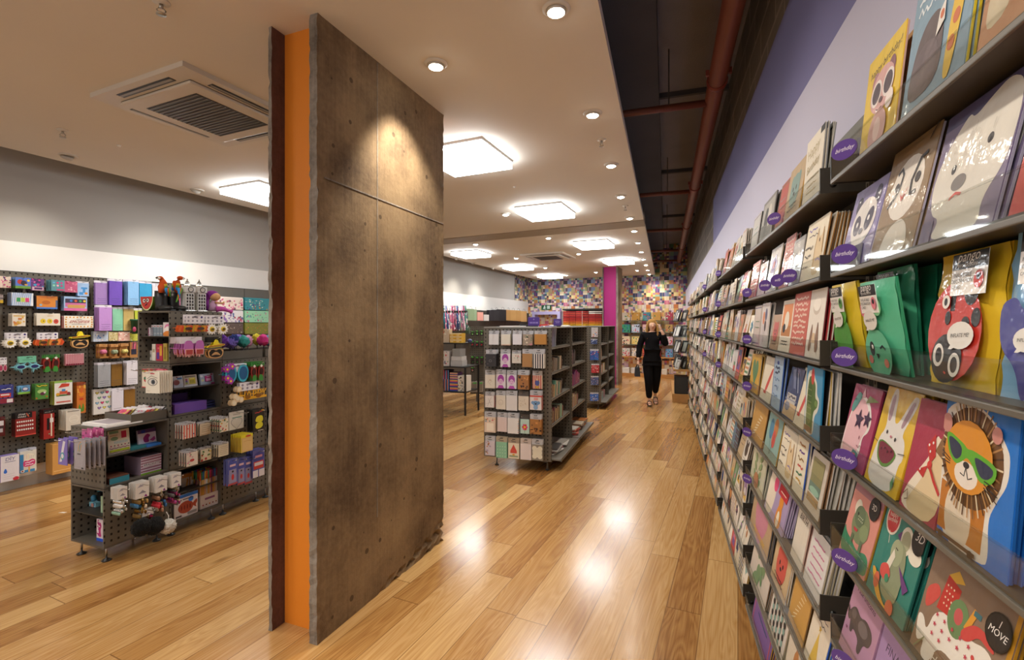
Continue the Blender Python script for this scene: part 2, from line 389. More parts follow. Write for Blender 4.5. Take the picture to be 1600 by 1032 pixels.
def wallpaper_mat():
    """blocks of colour whose palette runs from dark purples up high to creams and pinks low down"""
    m, nt, out = newmat('wallpaper'); L = nt.links
    b = N(nt, 'ShaderNodeBsdfPrincipled'); L.new(b.outputs[0], out.inputs[0]); b.inputs['Roughness'].default_value = 0.65
    tc = N(nt, 'ShaderNodeTexCoord'); sx = N(nt, 'ShaderNodeSeparateXYZ'); L.new(tc.outputs['Object'], sx.inputs[0])
    def mth(op, a, b_=None):
        n = N(nt, 'ShaderNodeMath', operation=op)
        for i, v in enumerate((a, b_)):
            if v is None: continue
            if isinstance(v, (int, float)): n.inputs[i].default_value = v
            else: L.new(v, n.inputs[i])
        return n.outputs[0]
    xm = mth('MODULO', mth('ADD', sx.outputs['X'], 40.0), 0.80)           # printed repeat
    def cell(w, h, seed):
        c = N(nt, 'ShaderNodeCombineXYZ'); L.new(mth('FLOOR', mth('DIVIDE', xm, w)), c.inputs[0]); L.new(mth('FLOOR', mth('DIVIDE', sx.outputs['Z'], h)), c.inputs[1]); c.inputs[2].default_value = seed
        wn = N(nt, 'ShaderNodeTexWhiteNoise', noise_dimensions='3D'); L.new(c.outputs[0], wn.inputs['Vector']); return wn
    def ramp(fac, cols):
        cr = N(nt, 'ShaderNodeValToRGB'); cr.color_ramp.interpolation = 'CONSTANT'; e = cr.color_ramp.elements
        e[0].color = H(cols[0]); e[1].position = 1 / len(cols); e[1].color = H(cols[1])
        for i, c in enumerate(cols[2:]): x = e.new((i + 2) / len(cols)); x.color = H(c)
        L.new(fac, cr.inputs[0]); return cr.outputs[0]
    def mix(f, a, c):
        x = N(nt, 'ShaderNodeMix', data_type='RGBA'); L.new(f, x.inputs[0]); L.new(a, x.inputs[6]); L.new(c, x.inputs[7]); return x.outputs[2]
    big, small, fine = cell(.1333, .12, 1), cell(.0667, .06, 2), cell(.0222, .12, 3)
    lo = ['#f3e3c2', '#f6d9c8', '#ecd08a', '#f1e6da', '#e8b26a', '#d8844c', '#f0cfdd', '#f4ead2', '#a070a0', '#f2dca0', '#5a4a58', '#d87894', '#f5e8c8', '#b89a70']
    hi = ['#54447e', '#384872', '#d8c88a', '#8ab4a8', '#b88a50', '#745a74', '#5c8468', '#b8685a', '#33303e', '#a8a870', '#c8a8b8', '#7c6a5c', '#e0d0a8', '#7c8cb0']
    sel = cell(.1333, .12, 9)
    hgt = N(nt, 'ShaderNodeMapRange'); hgt.inputs['From Min'].default_value = 1.75; hgt.inputs['From Max'].default_value = 2.95; L.new(sx.outputs['Z'], hgt.inputs['Value'])
    pick = mth('LESS_THAN', sel.outputs['Value'], hgt.outputs[0])
    cb = mix(pick, ramp(big.outputs['Value'], lo), ramp(big.outputs['Value'], hi))
    cs = mix(pick, ramp(small.outputs['Value'], lo), ramp(small.outputs['Value'], hi))
    use = mth('GREATER_THAN', cell(.1333, .12, 5).outputs['Value'], 0.45)
    c = mix(use, cb, cs)
    st = mth('MULTIPLY', mth('GREATER_THAN', fine.outputs['Value'], 0.72), 0.35)
    c = mix(st, c, ramp(fine.outputs['Value'], lo))
    L.new(c, b.inputs['Base Color'])
wallpaper_mat()

def concrete_mat(name, base, dark, light, holes=1.0):
    m, nt, out = newmat(name); L = nt.links
    b = N(nt, 'ShaderNodeBsdfPrincipled'); L.new(b.outputs[0], out.inputs[0]); b.inputs['Roughness'].default_value = 0.82; b.inputs['Specular IOR Level'].default_value = 0.25
    tc = N(nt, 'ShaderNodeTexCoord')
    def noise(sc_, det=5.0, stretch=None, rough=0.55):
        v = tc.outputs['Object']
        if stretch:
            q = N(nt, 'ShaderNodeVectorMath', operation='MULTIPLY'); q.inputs[1].default_value = stretch; L.new(v, q.inputs[0]); v = q.outputs[0]
        n = N(nt, 'ShaderNodeTexNoise', i_Scale=sc_, i_Detail=det, i_Roughness=rough); L.new(v, n.inputs['Vector']); return n.outputs['Fac']
    def mth(op, a, b_):
        n = N(nt, 'ShaderNodeMath', operation=op)
        for i, v in enumerate((a, b_)):
            if isinstance(v, (int, float)): n.inputs[i].default_value = v
            else: L.new(v, n.inputs[i])
        return n.outputs[0]
    big = noise(2.2); streak = noise(60.0, 4.0, (1, 1, .035)); fine = noise(38.0, 6.0, None, .7)
    t = mth('ADD', mth('MULTIPLY', big, .70), mth('ADD', mth('MULTIPLY', streak, .13), mth('MULTIPLY', fine, .22)))
    cr = N(nt, 'ShaderNodeValToRGB'); e = cr.color_ramp.elements; e[0].position = .38; e[0].color = H(dark); e[1].position = .80; e[1].color = H(light); x = e.new(.58); x.color = H(base); L.new(t, cr.inputs[0])
    vo = N(nt, 'ShaderNodeTexVoronoi', i_Scale=8.0, voronoi_dimensions='2D'); sy = N(nt, 'ShaderNodeSeparateXYZ'); L.new(tc.outputs['Object'], sy.inputs[0]); cyz = N(nt, 'ShaderNodeCombineXYZ'); L.new(sy.outputs['Y'], cyz.inputs[0]); L.new(sy.outputs['Z'], cyz.inputs[1]); L.new(cyz.outputs[0], vo.inputs['Vector'])
    sp = N(nt, 'ShaderNodeSeparateColor'); L.new(vo.outputs['Color'], sp.inputs[0])
    rad = mth('MULTIPLY', mth('MAXIMUM', mth('SUBTRACT', sp.outputs[0], .70), 0.0), .42)
    hole = mth('LESS_THAN', vo.outputs['Distance'], rad)
    cm = N(nt, 'ShaderNodeMix', data_type='RGBA'); L.new(mth('MULTIPLY', hole, .7 * holes), cm.inputs[0]); L.new(cr.outputs[0], cm.inputs[6]); cm.inputs[7].default_value = H('#3a2c20')
    hgt = mth('SUBTRACT', mth('ADD', mth('MULTIPLY', fine, .5), mth('MULTIPLY', streak, .25)), mth('MULTIPLY', hole, 1.1 * holes))
    L.new(cm.outputs[2], b.inputs['Base Color'])
    bp = N(nt, 'ShaderNodeBump', i_Strength=0.55, i_Distance=0.012); L.new(hgt, bp.inputs['Height']); L.new(bp.outputs[0], b.inputs['Normal'])
concrete_mat('concrete', '#8a7458', '#584736', '#a8916f')
concrete_mat('concrete_edge', '#9a9186', '#4e463e', '#c9c2b6', 0.0)
concrete_mat('concrete_red', '#6f5046', '#4a352d', '#94786a', 0.0)

def poly_obj(name, pts, z0, z1, mat, **k):
    n = len(pts)
    mb = MB(); mb.mats = [mat]
    mb.add([(p[0], p[1], z0) for p in pts] + [(p[0], p[1], z1) for p in pts],
           [tuple(range(n))[::-1], tuple(range(n, 2 * n))] + [(i, (i + 1) % n, (i + 1) % n + n, i + n) for i in range(n)], (1, 1, 1, 1))
    return mb.build(name, kind='structure', **k)
BK = Fr(27.0, .863, 16.2)            # back wall frame: x along the wall to the side, y into it
def isect(p, d, q, e):
    den = d[0] * -e[1] + e[0] * d[1]
    s = ((q[0] - p[0]) * -e[1] + e[0] * (q[1] - p[1])) / den
    return (p[0] + d[0] * s, p[1] + d[1] * s)
def dirn(f): return (sin(f.a), cos(f.a))
def side(f): return (cos(f.a), -sin(f.a))
c_lw = isect(MAIN.w(-6.17, 0)[:2], dirn(MAIN), BK.w(0, 0)[:2], side(BK))      # left-back corner
c_rw = isect(RW.w(.56, 0)[:2], dirn(RW), BK.w(0, 0)[:2], side(BK))            # right-back corner
fl = [MAIN.w(-6.3, -2.0)[:2], RW.w(.9, -2.2)[:2], (c_rw[0] + .5, c_rw[1] + .8), (c_lw[0] - .3, c_lw[1] + 1)]
poly_obj('floor', fl, -.06, 0, 'floor')
e0 = RW.w(-.30, -2.2)[:2]; e1 = isect(RW.w(-.30, 0)[:2], dirn(RW), BK.w(0, 0)[:2], side(BK))
g0 = MAIN.w(-5.6, -2.4)[:2]; g1 = BK.w(0, 0)[:2]
SEAM_A, SEAM_B = ceilpt(694.2, 373.1), ceilpt(1004.5, 343.4)                 # the shadow gap across the ceiling
sd = (SEAM_B[0] - SEAM_A[0], SEAM_B[1] - SEAM_A[1])
sl = isect(SEAM_A[:2], sd, MAIN.w(-5.6, 0)[:2], dirn(MAIN)); sr = isect(SEAM_A[:2], sd, RW.w(-.30, 0)[:2], dirn(RW))
ln = sqrt(sd[0] ** 2 + sd[1] ** 2); nrm = (-sd[1] / ln, sd[0] / ln)
def off(p, k): return (p[0] + nrm[0] * k, p[1] + nrm[1] * k)
def along(p, k, f):  # slide p along frame direction f so that it moves k metres past the seam
    d = dirn(f); c = d[0] * nrm[0] + d[1] * nrm[1]; return (p[0] + d[0] * k / c, p[1] + d[1] * k / c)
poly_obj('ceiling', [g0, e0, sr, sl], 3.06, 3.12, 'ceiling_white')
poly_obj('trim_1', [along(sl, .06, MAIN), along(sr, .06, RW), along(sr, .52, RW), along(sl, .52, MAIN)], 3.065, 3.20, 'bulkhead_grey')
poly_obj('ceiling', [along(sl, .52, MAIN), along(sr, .52, RW), e1, g1], 3.06, 3.12, 'ceiling_white')
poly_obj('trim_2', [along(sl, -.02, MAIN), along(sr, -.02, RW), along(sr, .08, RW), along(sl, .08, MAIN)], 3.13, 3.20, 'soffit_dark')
poly_obj('ceiling', [MAIN.w(-6.6, -2.6)[:2], RW.w(.9, -2.4)[:2], (c_rw[0] + .6, c_rw[1] + .6), (c_lw[0] - .6, c_lw[1] + .6)], 3.95, 4.05, 'soffit_light')
def rbox(name, f, x0, y0, z0, x1, y1, z1, mat, **k):
    mb = MB(); mb.mats = [mat]; mb.box(x0, y0, z0, x1, y1, z1, (1, 1, 1, 1)); return mb.build(name, loc=f.w(0, 0), rz=f.rz, kind='structure', **k)
rbox('trim_3', RW, -.9, -2.2, 3.70, -.06, 15.1, 3.96, 'soffit_dark')
for i, (y, w) in enumerate(((3.05, .05), (5.2, .04), (7.8, .06), (11.0, .05))): rbox('trim_%d' % (i + 10), RW, -.06, y, 3.90, .9, y + w, 3.96, 'soffit_dark')
rbox('wall_left', MAIN, -6.32, -2.2, 0, -6.17, 18.0, 4.0, 'wall_grey')
rbox('trim_4', MAIN, -6.175, -2.2, .10, -6.15, 16.38, 2.34, 'wall_white')
rbox('baseboard_left', MAIN, -6.17, -2.2, 0, -6.14, 16.3, .10, 'skirt_white')
lw_y = MAIN.on_x(804, -6.17)
mb = MB(); mb.mats = ['wallpaper']; mb.box(0, -.01, 2.34, 2.6, 0, 4.0, (1, 1, 1, 1))
mb.build("trim_5", None, M=MAIN.mat(-6.16, lw_y, 0, extra=pi / 2), kind='structure')
mb = MB(); mb.mats = ['wallpaper']; mb.box(-1.2, 0, 0, 7.0, .15, 4.0, (1, 1, 1, 1)); mb.build('wall_back', loc=BK.w(0, 0), rz=BK.rz, kind='structure')
rbox('wall_right', RW, .56, -2.2, 0, .75, 15.6, 2.55, 'lilac_white')
rbox('wall_right', RW, .57, -2.2, 2.55, .75, 6.5, 3.12, 'purple_paint')
rbox('wall_right', RW, .60, 6.5, 2.55, .75, 15.6, 3.95, 'blockwork')
rbox('wall_right', RW, .60, -2.2, 3.12, .75, 6.5, 3.95, 'blockwork')

def rough_slab(w, d, h, mat_face, seed, amp=.008, crumble=True):
    """slab x 0..w thick, y 0..d long, z 0..h, with chipped edges and a crumbling foot"""
    rg = random.Random(seed); mb = MB(); mb.mats = [mat_face, 'concrete_edge']
    nz, ny = 110, 34
    def chip(z, k):
        return amp * (sin(z * 23 + k) * .35 + sin(z * 57 + 2 * k) * .3 + rg.uniform(-.9, .9)) * .7
    zs = [h * i / nz for i in range(nz + 1)]
    ch = {k: [chip(z, k) for z in zs] for k in range(4)}
    foot = [[max(0, rg.gauss(0, 1)) for _ in zs] for _ in range(ny + 1)]
    def P(face, j, i):
        z = zs[i]; y = d * j / ny
        e = 0
        if j == 0: y += abs(ch[face][i])
        if j == ny: y -= abs(ch[face + 2][i])
        x = 0 if face == 0 else w
        ft = 0
        if crumble and face == 1:
            lim = .24 * (j / ny - .3)
            if z < lim: ft = -.026 * foot[j][i] * min(1, (lim - z) * 20)
        return (x + ft + (ch[face][i] * .4 if j in (0, ny) else 0), y, z)
    for face in (0, 1):
        vs = [P(face, j, i) for j in range(ny + 1) for i in range(nz + 1)]; fs = []
        for j in range(ny):
            for i in range(nz):
                q = (j * (nz + 1) + i, (j + 1) * (nz + 1) + i, (j + 1) * (nz + 1) + i + 1, j * (nz + 1) + i + 1)
                fs.append(q if face == 1 else q[::-1])
        mb.add(vs, fs, (1, 1, 1, 1))
    for j in (0, ny):
        vs = [P(f, j, i) for f in (0, 1) for i in range(nz + 1)]; fs = [(i, nz + 1 + i, nz + 2 + i, i + 1) for i in range(nz)]
        mb.add(vs, fs if j == 0 else [q[::-1] for q in fs], (1, 1, 1, 1), 'concrete_edge')
    return mb
def pillar(fr, W, D, infill, label, name, joints):
    t = thing(name, label, 'pillar', fr.w(0, 0), fr.rz)
    th, tl = .047, .022
    s = rough_slab(th, D, 3.06, 'concrete', 3)
    sl_ = s.build('concrete_slab', t, (-th, 0, 0))
    s = rough_slab(tl, D, 3.06, 'concrete_red', 5, crumble=False)
    s.build('concrete_slab', t, (-W, 0, 0))
    mb = MB(); mb.mats = [infill]; mb.box(-W + tl, .085, 0, -th, D - .085, 3.06, (1, 1, 1, 1)); mb.build('painted_infill', t)
    if joints:
        j = MB(); j.mats = ['concrete_edge']
        j.box(-.001, .05, 2.272, .0035, D - .01, 2.279, (1, 1, 1, 1)); j.build('formwork_joint', t)
        j = MB(); j.mats = ['concrete_edge']
        j.box(-.001, .462, .45, .0025, .468, 3.05, (1, 1, 1, 1)); j.build('formwork_joint', t)
    return t
nf = Fr(21.6, -.943, 2.315)
pillar(nf, .315, 1.225, 'orange_paint', 'rough grey concrete pillar with a bright orange recess, standing in the foreground', 'concrete_pillar', True)
bf = Fr(21.6, *Wd(965.5, 12.35)[:2])
pillar(bf, .40, .72, 'magenta_paint', 'narrow concrete pillar with a magenta recess, standing near the back wall', 'concrete_pillar', False)

emit_mat('panel_glow', (.93, .97, 1.0, 1), 23.0); emit_mat('lamp_glow', (1.0, .90, .74, 1), 60.0)
def light_panel():
    t = thing('light_panel', '-', 'ceiling light', (0, 0, 3.06), MAIN.rz, 'square ceiling light panels')
    mb = MB(); mb.box(-.31, -.31, -.022, .31, .31, 0, '#e8e8e8', 'plastic'); mb.build('frame', t)
    mb = MB(); mb.mats = ['panel_glow']; mb.box(-.302, -.302, -.078, .302, .302, -.0222, (1, 1, 1, 1)); mb.build('diffuser', t)
    return t
PANELS = [((752.5, 213.2), 'square white light panel just beyond the grey concrete pillar, largest of the lit panels'),
          ((876.2, 314.7), 'square white light panel nearest the shadow gap, this side of it'),
          ((404, 281), 'square white light panel half hidden behind the orange recess of the pillar'),
          ((745.7, 390), 'square white light panel beyond the shadow gap, nearest the grey upper wall'),
          ((948.6, 373.1), 'square white light panel first beyond the shadow gap towards the open dark strip'),
          ((984.3, 402.7), 'square white light panel above the magenta pillar'),
          ((820, 413.3), 'square white light panel between the far air conditioner and the grey wall'),
          ((869.6, 428.2), 'farthest square white light panel, close to the wallpapered back wall')]
lp0 = light_panel()
for i, ((px, py), lb) in enumerate(PANELS):
    c = ceilpt(px, py); f2 = Fr(24.0, c[0], c[1]);   # near corner -> centre
    p = (c[0] + .31 * (sin(f2.a) - cos(f2.a)), c[1] + .31 * (cos(f2.a) + sin(f2.a)), 3.06)
    o = lp0 if i == 0 else dup(lp0)
    o.location = p; o['label'] = lb
for i, (x, y) in enumerate(((-1.7, -1.2), (-3.8, .8))):
    o = dup(lp0); o.location = (x, y, 3.06); o['label'] = 'square white light panel behind the camera position'

def downlight():
    t = thing('downlight', '-', 'ceiling light', (0, 0, 3.06), 0, 'round eyeball downlights')
    mb = MB(); mb.lathe([(.046, -.003), (.050, -.010), (.058, -.008), (.068, -.001), (.068, 0)], '#d9d4cb', 'plastic', 24); mb.build('trim_ring', t)
    mb = MB(); mb.lathe([(.046, 0), (.046, -.016), (.043, -.020)], '#cfcac0', 'plastic', 20); h = mb.build('lamp_housing', t)
    mb = MB(); mb.mats = ['lamp_glow']; mb.lathe([(.0, -.0162), (.041, -.0162), (.041, -.020), (.026, -.028), (0, -.031)], (1, 1, 1, 1), None, 16); mb.build('lamp', h)
    return t
dl0 = downlight()
SPOTS = []
DL = [((869, 14), 'largest downlight, above the open strip beside the card wall'), ((681, 100), 'downlight over the front face of the concrete pillar'),
      ((926, 177), 'second downlight along the open dark strip'), ((955, 257), 'third downlight along the open dark strip'), ((970, 306), 'fourth downlight along the open dark strip'),
      ((984, 340), 'downlight just before the shadow gap along the open dark strip'), ((790, 334), 'downlight between two square panels this side of the shadow gap'),
      ((991, 360), 'first downlight past the shadow gap along the open dark strip'), ((997, 378.5), 'second downlight past the shadow gap along the open dark strip'), ((1002, 393), 'third downlight past the shadow gap along the open dark strip'),
      ((1005.5, 404.5), 'fourth downlight past the shadow gap along the open dark strip'), ((1009, 413.5), 'fifth downlight past the shadow gap along the open dark strip'), ((1012, 421.5), 'sixth downlight past the shadow gap along the open dark strip'), ((1014.5, 428), 'last downlight along the open dark strip by the wallpaper'),
      ((857, 371), 'downlight just past the shadow gap beside a square panel'), ((743, 381), 'downlight past the shadow gap nearest the concrete pillar'), ((806.6, 402.8), 'downlight this side of the far air conditioner'),
      ((904, 396), 'downlight between two far square panels'), ((852, 418), 'downlight beyond the far air conditioner'), ((885, 429.8), 'downlight near the wallpapered wall, left of the magenta pillar'), ((931, 425), 'downlight touching the magenta pillar'), ((995.5, 422), 'downlight right of the magenta pillar')]
for i, ((px, py), lb) in enumerate(DL):
    o = dl0 if i == 0 else dup(dl0)
    p = ceilpt(px, py); o.location = (p[0], p[1], 3.06); o['label'] = lb; SPOTS.append(p)
WALLDL = [((107, 243), 'unlit-looking round spotlight at the ceiling edge nearest the camera, over the pegboard'), ((308, 297), 'round spotlight at the ceiling edge beside the light panel by the pillar'),
          ((714, 404), 'round spotlight at the far ceiling edge, first past the pillar'), ((740, 411), 'round spotlight at the far ceiling edge, second past the pillar'), ((771, 419), 'round spotlight at the far ceiling edge nearest the wallpaper')]
wd = None
for i, ((px, py), lb) in enumerate(WALLDL):
    p = ceilpt(px, py)
    if wd is None:
        wd = thing('wall_spotlight', lb, 'ceiling light', (p[0], p[1], 3.06), MAIN.rz, 'round spotlights washing the grey wall')
        mb = MB(); mb.lathe([(.05, -.004), (.06, -.012), (.07, 0)], '#cfc8bc', 'plastic', 20); mb.build('trim_ring', wd)
        mb = MB(); mb.push(Matrix.Translation((-.02, 0, 0)) @ Matrix.Rotation(R(35), 4, 'Y')); mb.lathe([(.046, .0), (.046, -.02), (.040, -.028), (0, -.026)], '#b9b2a6', 'plastic', 18); mb.pop(); mb.build('lamp_housing', wd)
    else:
        o = dup(wd); o.location = (p[0], p[1], 3.06); o['label'] = lb

def cassette(name, c, label):
    t = thing('ceiling_air_conditioner', label, 'air conditioner', (c[0], c[1], 3.06), Fr(24).rz)
    mb = MB(); w = .475
    for x0, y0, x1, y1 in ((-w, -w, w, -.36), (-w, .36, w, w), (-w, -.36, -.36, .36), (.36, -.36, w, .36)):
        mb.box(x0, y0, -.030, x1, y1, 0, '#cfc6b8', 'plastic')
    mb.build('frame', t)
    mb = MB()
    for q in range(4):
        mb.push(Matrix.Rotation(q * pi / 2, 4, 'Z')); mb.box(-.27, -.43, -.0325, .27, -.385, -.0305, '#2c2824', 'plastic'); mb.box(-.265, -.418, -.036, .265, -.40, -.0327, '#8f877b', 'plastic'); mb.pop()
    mb.build('air_slot', t)
    mb = MB(); mb.box(-.36, -.36, -.050, .36, .36, -.0305, '#cfc6b8', 'plastic', b=.012); mb.box(-.355, -.355, -.03, .355, .355, -.002, '#777068', 'plastic')
    pn = mb.build('centre_panel', t)
    mb = MB(); mb.box(-.26, -.26, -.0525, .26, .26, -.0502, '#3b342d', 'plastic')
    for i in range(17): mb.box(-.255, -.25 + i * .0312, -.056, .255, -.25 + i * .0312 + .008, -.0527, '#6e655a', 'plastic')
    mb.build('intake_grille', t)
    return t
ca = ceilpt(283, 100, 3.04); cb_ = ceilpt(358, 228, 3.04)
cassette('ac', ((ca[0] + cb_[0]) / 2, (ca[1] + cb_[1]) / 2), 'large square ceiling air conditioner with a dark grille, beside the concrete pillar')
c2 = ceilpt(857, 400); cassette('ac', c2, 'small-looking far ceiling air conditioner among the distant light panels')
spr = None
for px, py, lb in ((252, 3, 'fire sprinkler at the top edge of the picture above the air conditioner'), (98, 203, 'fire sprinkler on the ceiling near the grey wall'), (940, 218, 'fire sprinkler between the second and third downlights of the strip'), (977, 322, 'fire sprinkler next to the fourth downlight of the strip'),
                   (186, 227, 'tiny white sensor on the ceiling between sprinkler and air conditioner'), (803.5, 292, 'tiny white sensor on the ceiling between the two large light panels')):
    p = ceilpt(px, py)
    if 'sensor' in lb:
        mb = MB(); mb.lathe([(0, -.014), (.010, -.012), (.016, 0)], '#e6e2da', 'plastic', 12); mb.build('ceiling_sensor', None, (p[0], p[1], 3.06), label=lb, cat='sensor'); continue
    if spr is None:
        spr = thing('fire_sprinkler', lb, 'sprinkler', (p[0], p[1], 3.06), .6, 'round ceiling sprinkler units')
        mb = MB(); mb.lathe([(.010, -.012), (.034, -.006), (.038, 0)], '#d8cfc2', 'plastic', 18); mb.build('escutcheon', spr)
        mb = MB(); mb.lathe([(.009, -.03), (.009, -.0125)], '#b9b4aa', 'steel', 10); mb.tube([(-.008, 0, -.028), (-.018, 0, -.040), (-.006, 0, -.056)], .003, '#b9b4aa', 'steel', 6); mb.tube([(.008, 0, -.028), (.018, 0, -.040), (.006, 0, -.056)], .003, '#b9b4aa', 'steel', 6)
        mb.lathe([(0, -.060), (.021, -.060), (.021, -.056), (0, -.056)], '#b9b4aa', 'steel', 12); mb.build('nozzle', spr)
    else: o = dup(spr, lb); o.location = (p[0], p[1], 3.06)

def pipe_on(z, px, py):
    Y = F * (z - EYE) / (CY - py); return RW.loc((px - CX) / F * Y, Y)
px0 = pipe_on(3.42, 1147, 0)[0]
t = thing('sprinkler_main_pipe', 'thick red sprinkler pipe running along the dark open ceiling strip', 'pipe', RW.w(px0, 0, 3.42), RW.rz)
mb = MB(); mb.tube([(0, -2, 0), (0, 14.9, 0)], .066, '#7a4538', 'powder', 18); mb.build('pipe', t)
for y in (1.2, 3.98, 6.9, 9.6, 12.2):
    mb = MB(); mb.lathe([(.068, -.025), (.076, -.025), (.076, .025), (.068, .025)], '#7e3527', 'powder', 18); c = mb.build('coupling', t, (0, y, 0)); c.rotation_euler = (pi / 2, 0, 0)
    mb = MB(); mb.box(-.09, -.012, -.012, -.066, .012, .03, '#7e3527', 'powder'); mb.box(.066, -.012, -.012, .09, .012, .03, '#7e3527', 'powder'); mb.lathe([(.006, .02), (.006, .52)], '#8a8480', 'steel', 8, c=(.08, 0)); mb.build('hanger', t, (0, y - .12, 0))
for i, (py, lb) in enumerate(((160, 'nearest thin red branch pipe crossing the dark ceiling strip'), (299, 'second thin red branch pipe crossing the dark ceiling strip'), (358, 'third thin red branch pipe crossing the dark ceiling strip'), (391, 'fourth thin red branch pipe crossing the dark ceiling strip'), (407, 'farthest thin red branch pipe crossing the dark ceiling strip'))):
    y = pipe_on(3.40, 1040 + (CY - py) * .21, py)[1]
    mb = MB(); mb.tube([(-.95, 0, 0), (px0 - .05, 0, 0)], .030, '#74402f', 'powder', 12)
    mb.lathe([(.034, -.05), (.034, .05)], '#7e3527', 'powder', 12) if False else None
    mb.box(.02, -.008, .02, .032, .008, .50, '#4f4a48', 'powder')
    mb.build('branch_pipe', None, RW.w(0, y, 3.40), RW.rz, label=lb, cat='pipe', group='red branch pipes')
SHELF_Z = [1.91, 1.674, 1.442, 1.21, .982, .75, .518, .29, .078]
ROWN = ['top', 'second', 'third', 'fourth', 'fifth', 'sixth', 'seventh', 'eighth', 'lowest']
PERIOD = 1.365; BAY_LEN = 1.27; NBAY = 7
METAL = '#4d4841'; METAL_D = '#3a352f'
def bay_y(k): return .137 + PERIOD * k, .137 + PERIOD * k + BAY_LEN
def make_bay():
    t = thing('card_shelf_bay', '-', 'shelving', RW.w(0, bay_y(0)[0]), RW.rz, 'card shelving bays')
    mb = MB(); mb.box(.527, -.045, .02, .555, BAY_LEN + .05, 2.137, '#5f594c', 'powder'); mb.build('back_panel', t)
    for y in (-.034, BAY_LEN + .012):
        mb = MB(); mb.box(.503, y, .0, .527, y + .022, 2.12, '#6a655c', 'powder')
        for i in range(40): mb.box(.5022, y + .008, .1 + i * .05, .503, y + .014, .12 + i * .05, '#23201d', 'powder')
        mb.build('upright', t)
    for z in SHELF_Z:
        mb = MB(); mb.box(.402, 0, z, .525, BAY_LEN, z + .010, METAL, 'powder'); mb.box(.398, 0, z - .004, .404, BAY_LEN, z + .006, '#6b665d', 'powder', b=.002)
        s = mb.build('shelf', t)
        mb = MB(); mb.mats = ['acrylic']; mb.box(.3985, .002, z + .0065, .4010, BAY_LEN - .002, z + .062, (1, 1, 1, 1)); mb.build('acrylic_lip', s)
        mb = MB(); mb.mats = ['acrylic']; mb.box(.3978, .002, z + .0622, .4018, BAY_LEN - .002, z + .0645, (1, 1, 1, 1)); mb.build('lip_rim', s)
        for y in (-.004, BAY_LEN):
            mb = MB(); mb.prism([(.400, z - .003), (.525, z - .003), (.525, z + .074), (.420, z + .066), (.400, z + .066)], y, y + .004, METAL_D, 'powder')
            mb.push(Matrix.Translation((.43, y - .001, z + .02)) @ Matrix.Rotation(pi / 2, 4, 'X')); mb.lathe([(0, -.001), (.008, -.001), (.008, .002), (0, .0025)], '#151412', 'plastic', 14); mb.pop()
            mb.build('end_bracket', s)
    return t
bay0 = make_bay()
BAYN = ['nearest', 'second', 'third', 'fourth', 'fifth', 'sixth', 'farthest']
for k in range(NBAY):
    lb = 'dark grey card shelving bay, %s along the card wall' % (BAYN[k] if k in (0, 6) else BAYN[k] + ' from the camera')
    o = bay0 if k == 0 else dup(bay0)
    o.location = RW.w(0, bay_y(k)[0]); o['label'] = lb

def scrib(x0, x1, v, col, w=.012, n=9, amp=.012, seed=1):
    r = random.Random(seed); return ('l', [(x0 + (x1 - x0) * i / n, v + r.uniform(-amp, amp)) for i in range(n + 1)], w, col)
def lines(x0, x1, v0, v1, k, col, w=.014, seed=1):
    r = random.Random(seed); o = []
    for i in range(k):
        v = v0 + (v1 - v0) * i / max(1, k - 1); o.append(scrib(x0 + r.uniform(0, .08), x1 - r.uniform(0, .15), v, col, w, 12, .010, seed * 31 + i))
    return o
DK = '#2a2628'
def d_bear():
    return '#e3c02c', '#c9a39a', [('t', 'happy birthday!', .52, .80, .135, DK, .06, .2), ('e', .30, .68, .10, .13, '#b07a80'), ('e', .74, .68, .10, .13, '#8a5a66'), ('e', .52, .55, .33, .27, '#d9a8a4'), ('e', .37, .55, .15, .16, '#efe4df'), ('e', .37, .55, .115, .125, '#4a3440'),
        ('e', .70, .55, .15, .16, '#efe4df'), ('e', .70, .55, .115, .125, '#4a3440'), ('e', .53, .44, .05, .035, '#5a3a40'), ('l', [(.42, .37), (.50, .345), (.58, .36)], .015, '#5a3a40'), ('e', .52, .14, .25, .25, '#d9a8a4'), ('e', .52, .15, .10, .14, '#efd0cc'), ('e', .80, .36, .10, .11, '#f0e2dc')]
def d_party():
    return '#7f9db3', '#d8be2c', [scrib(.08, .62, .90, '#dfe8ee', .03, 12, .035, 3), scrib(.10, .5, .80, '#dfe8ee', .03, 10, .035, 8), ('p', [(.05, .08), (.62, .10), (.60, .55), (.48, .68), (.28, .66), (.14, .5)], '#5b4a4c'), ('e', .34, .30, .22, .22, '#66555a'), ('p', [(.68, .05), (.82, .05), (.93, .92), (.80, .98), (.72, .6)], '#e0b828'),
        ('e', .80, .45, .05, .06, '#c8642c'), ('e', .84, .62, .04, .05, '#c8642c'), ('e', .77, .28, .05, .06, '#c8642c'), ('e', .86, .78, .04, .05, '#c8642c'), ('p', [(.50, .45), (.62, .52), (.60, .68), (.52, .62)], '#e9e4de'), ('e', .57, .58, .03, .04, '#d07048')]
def d_tanpink():
    return '#c98f68', '#b9805c', [('p', [(.05, .1), (.5, .15), (.62, .85), (.40, .95), (.15, .6)], '#e3d2b4'), ('p', [(.55, .3), (.75, .35), (.8, .95), (.66, .98)], '#b9405c'), ('e', .86, .75, .10, .12, '#d9b83c'), ('p', [(.85, 0), (1, 0), (1, 1), (.95, 1)], '#dfa6b4'), ('l', [(.1, .4), (.4, .5), (.6, .42)], .02, '#8a5a40')]
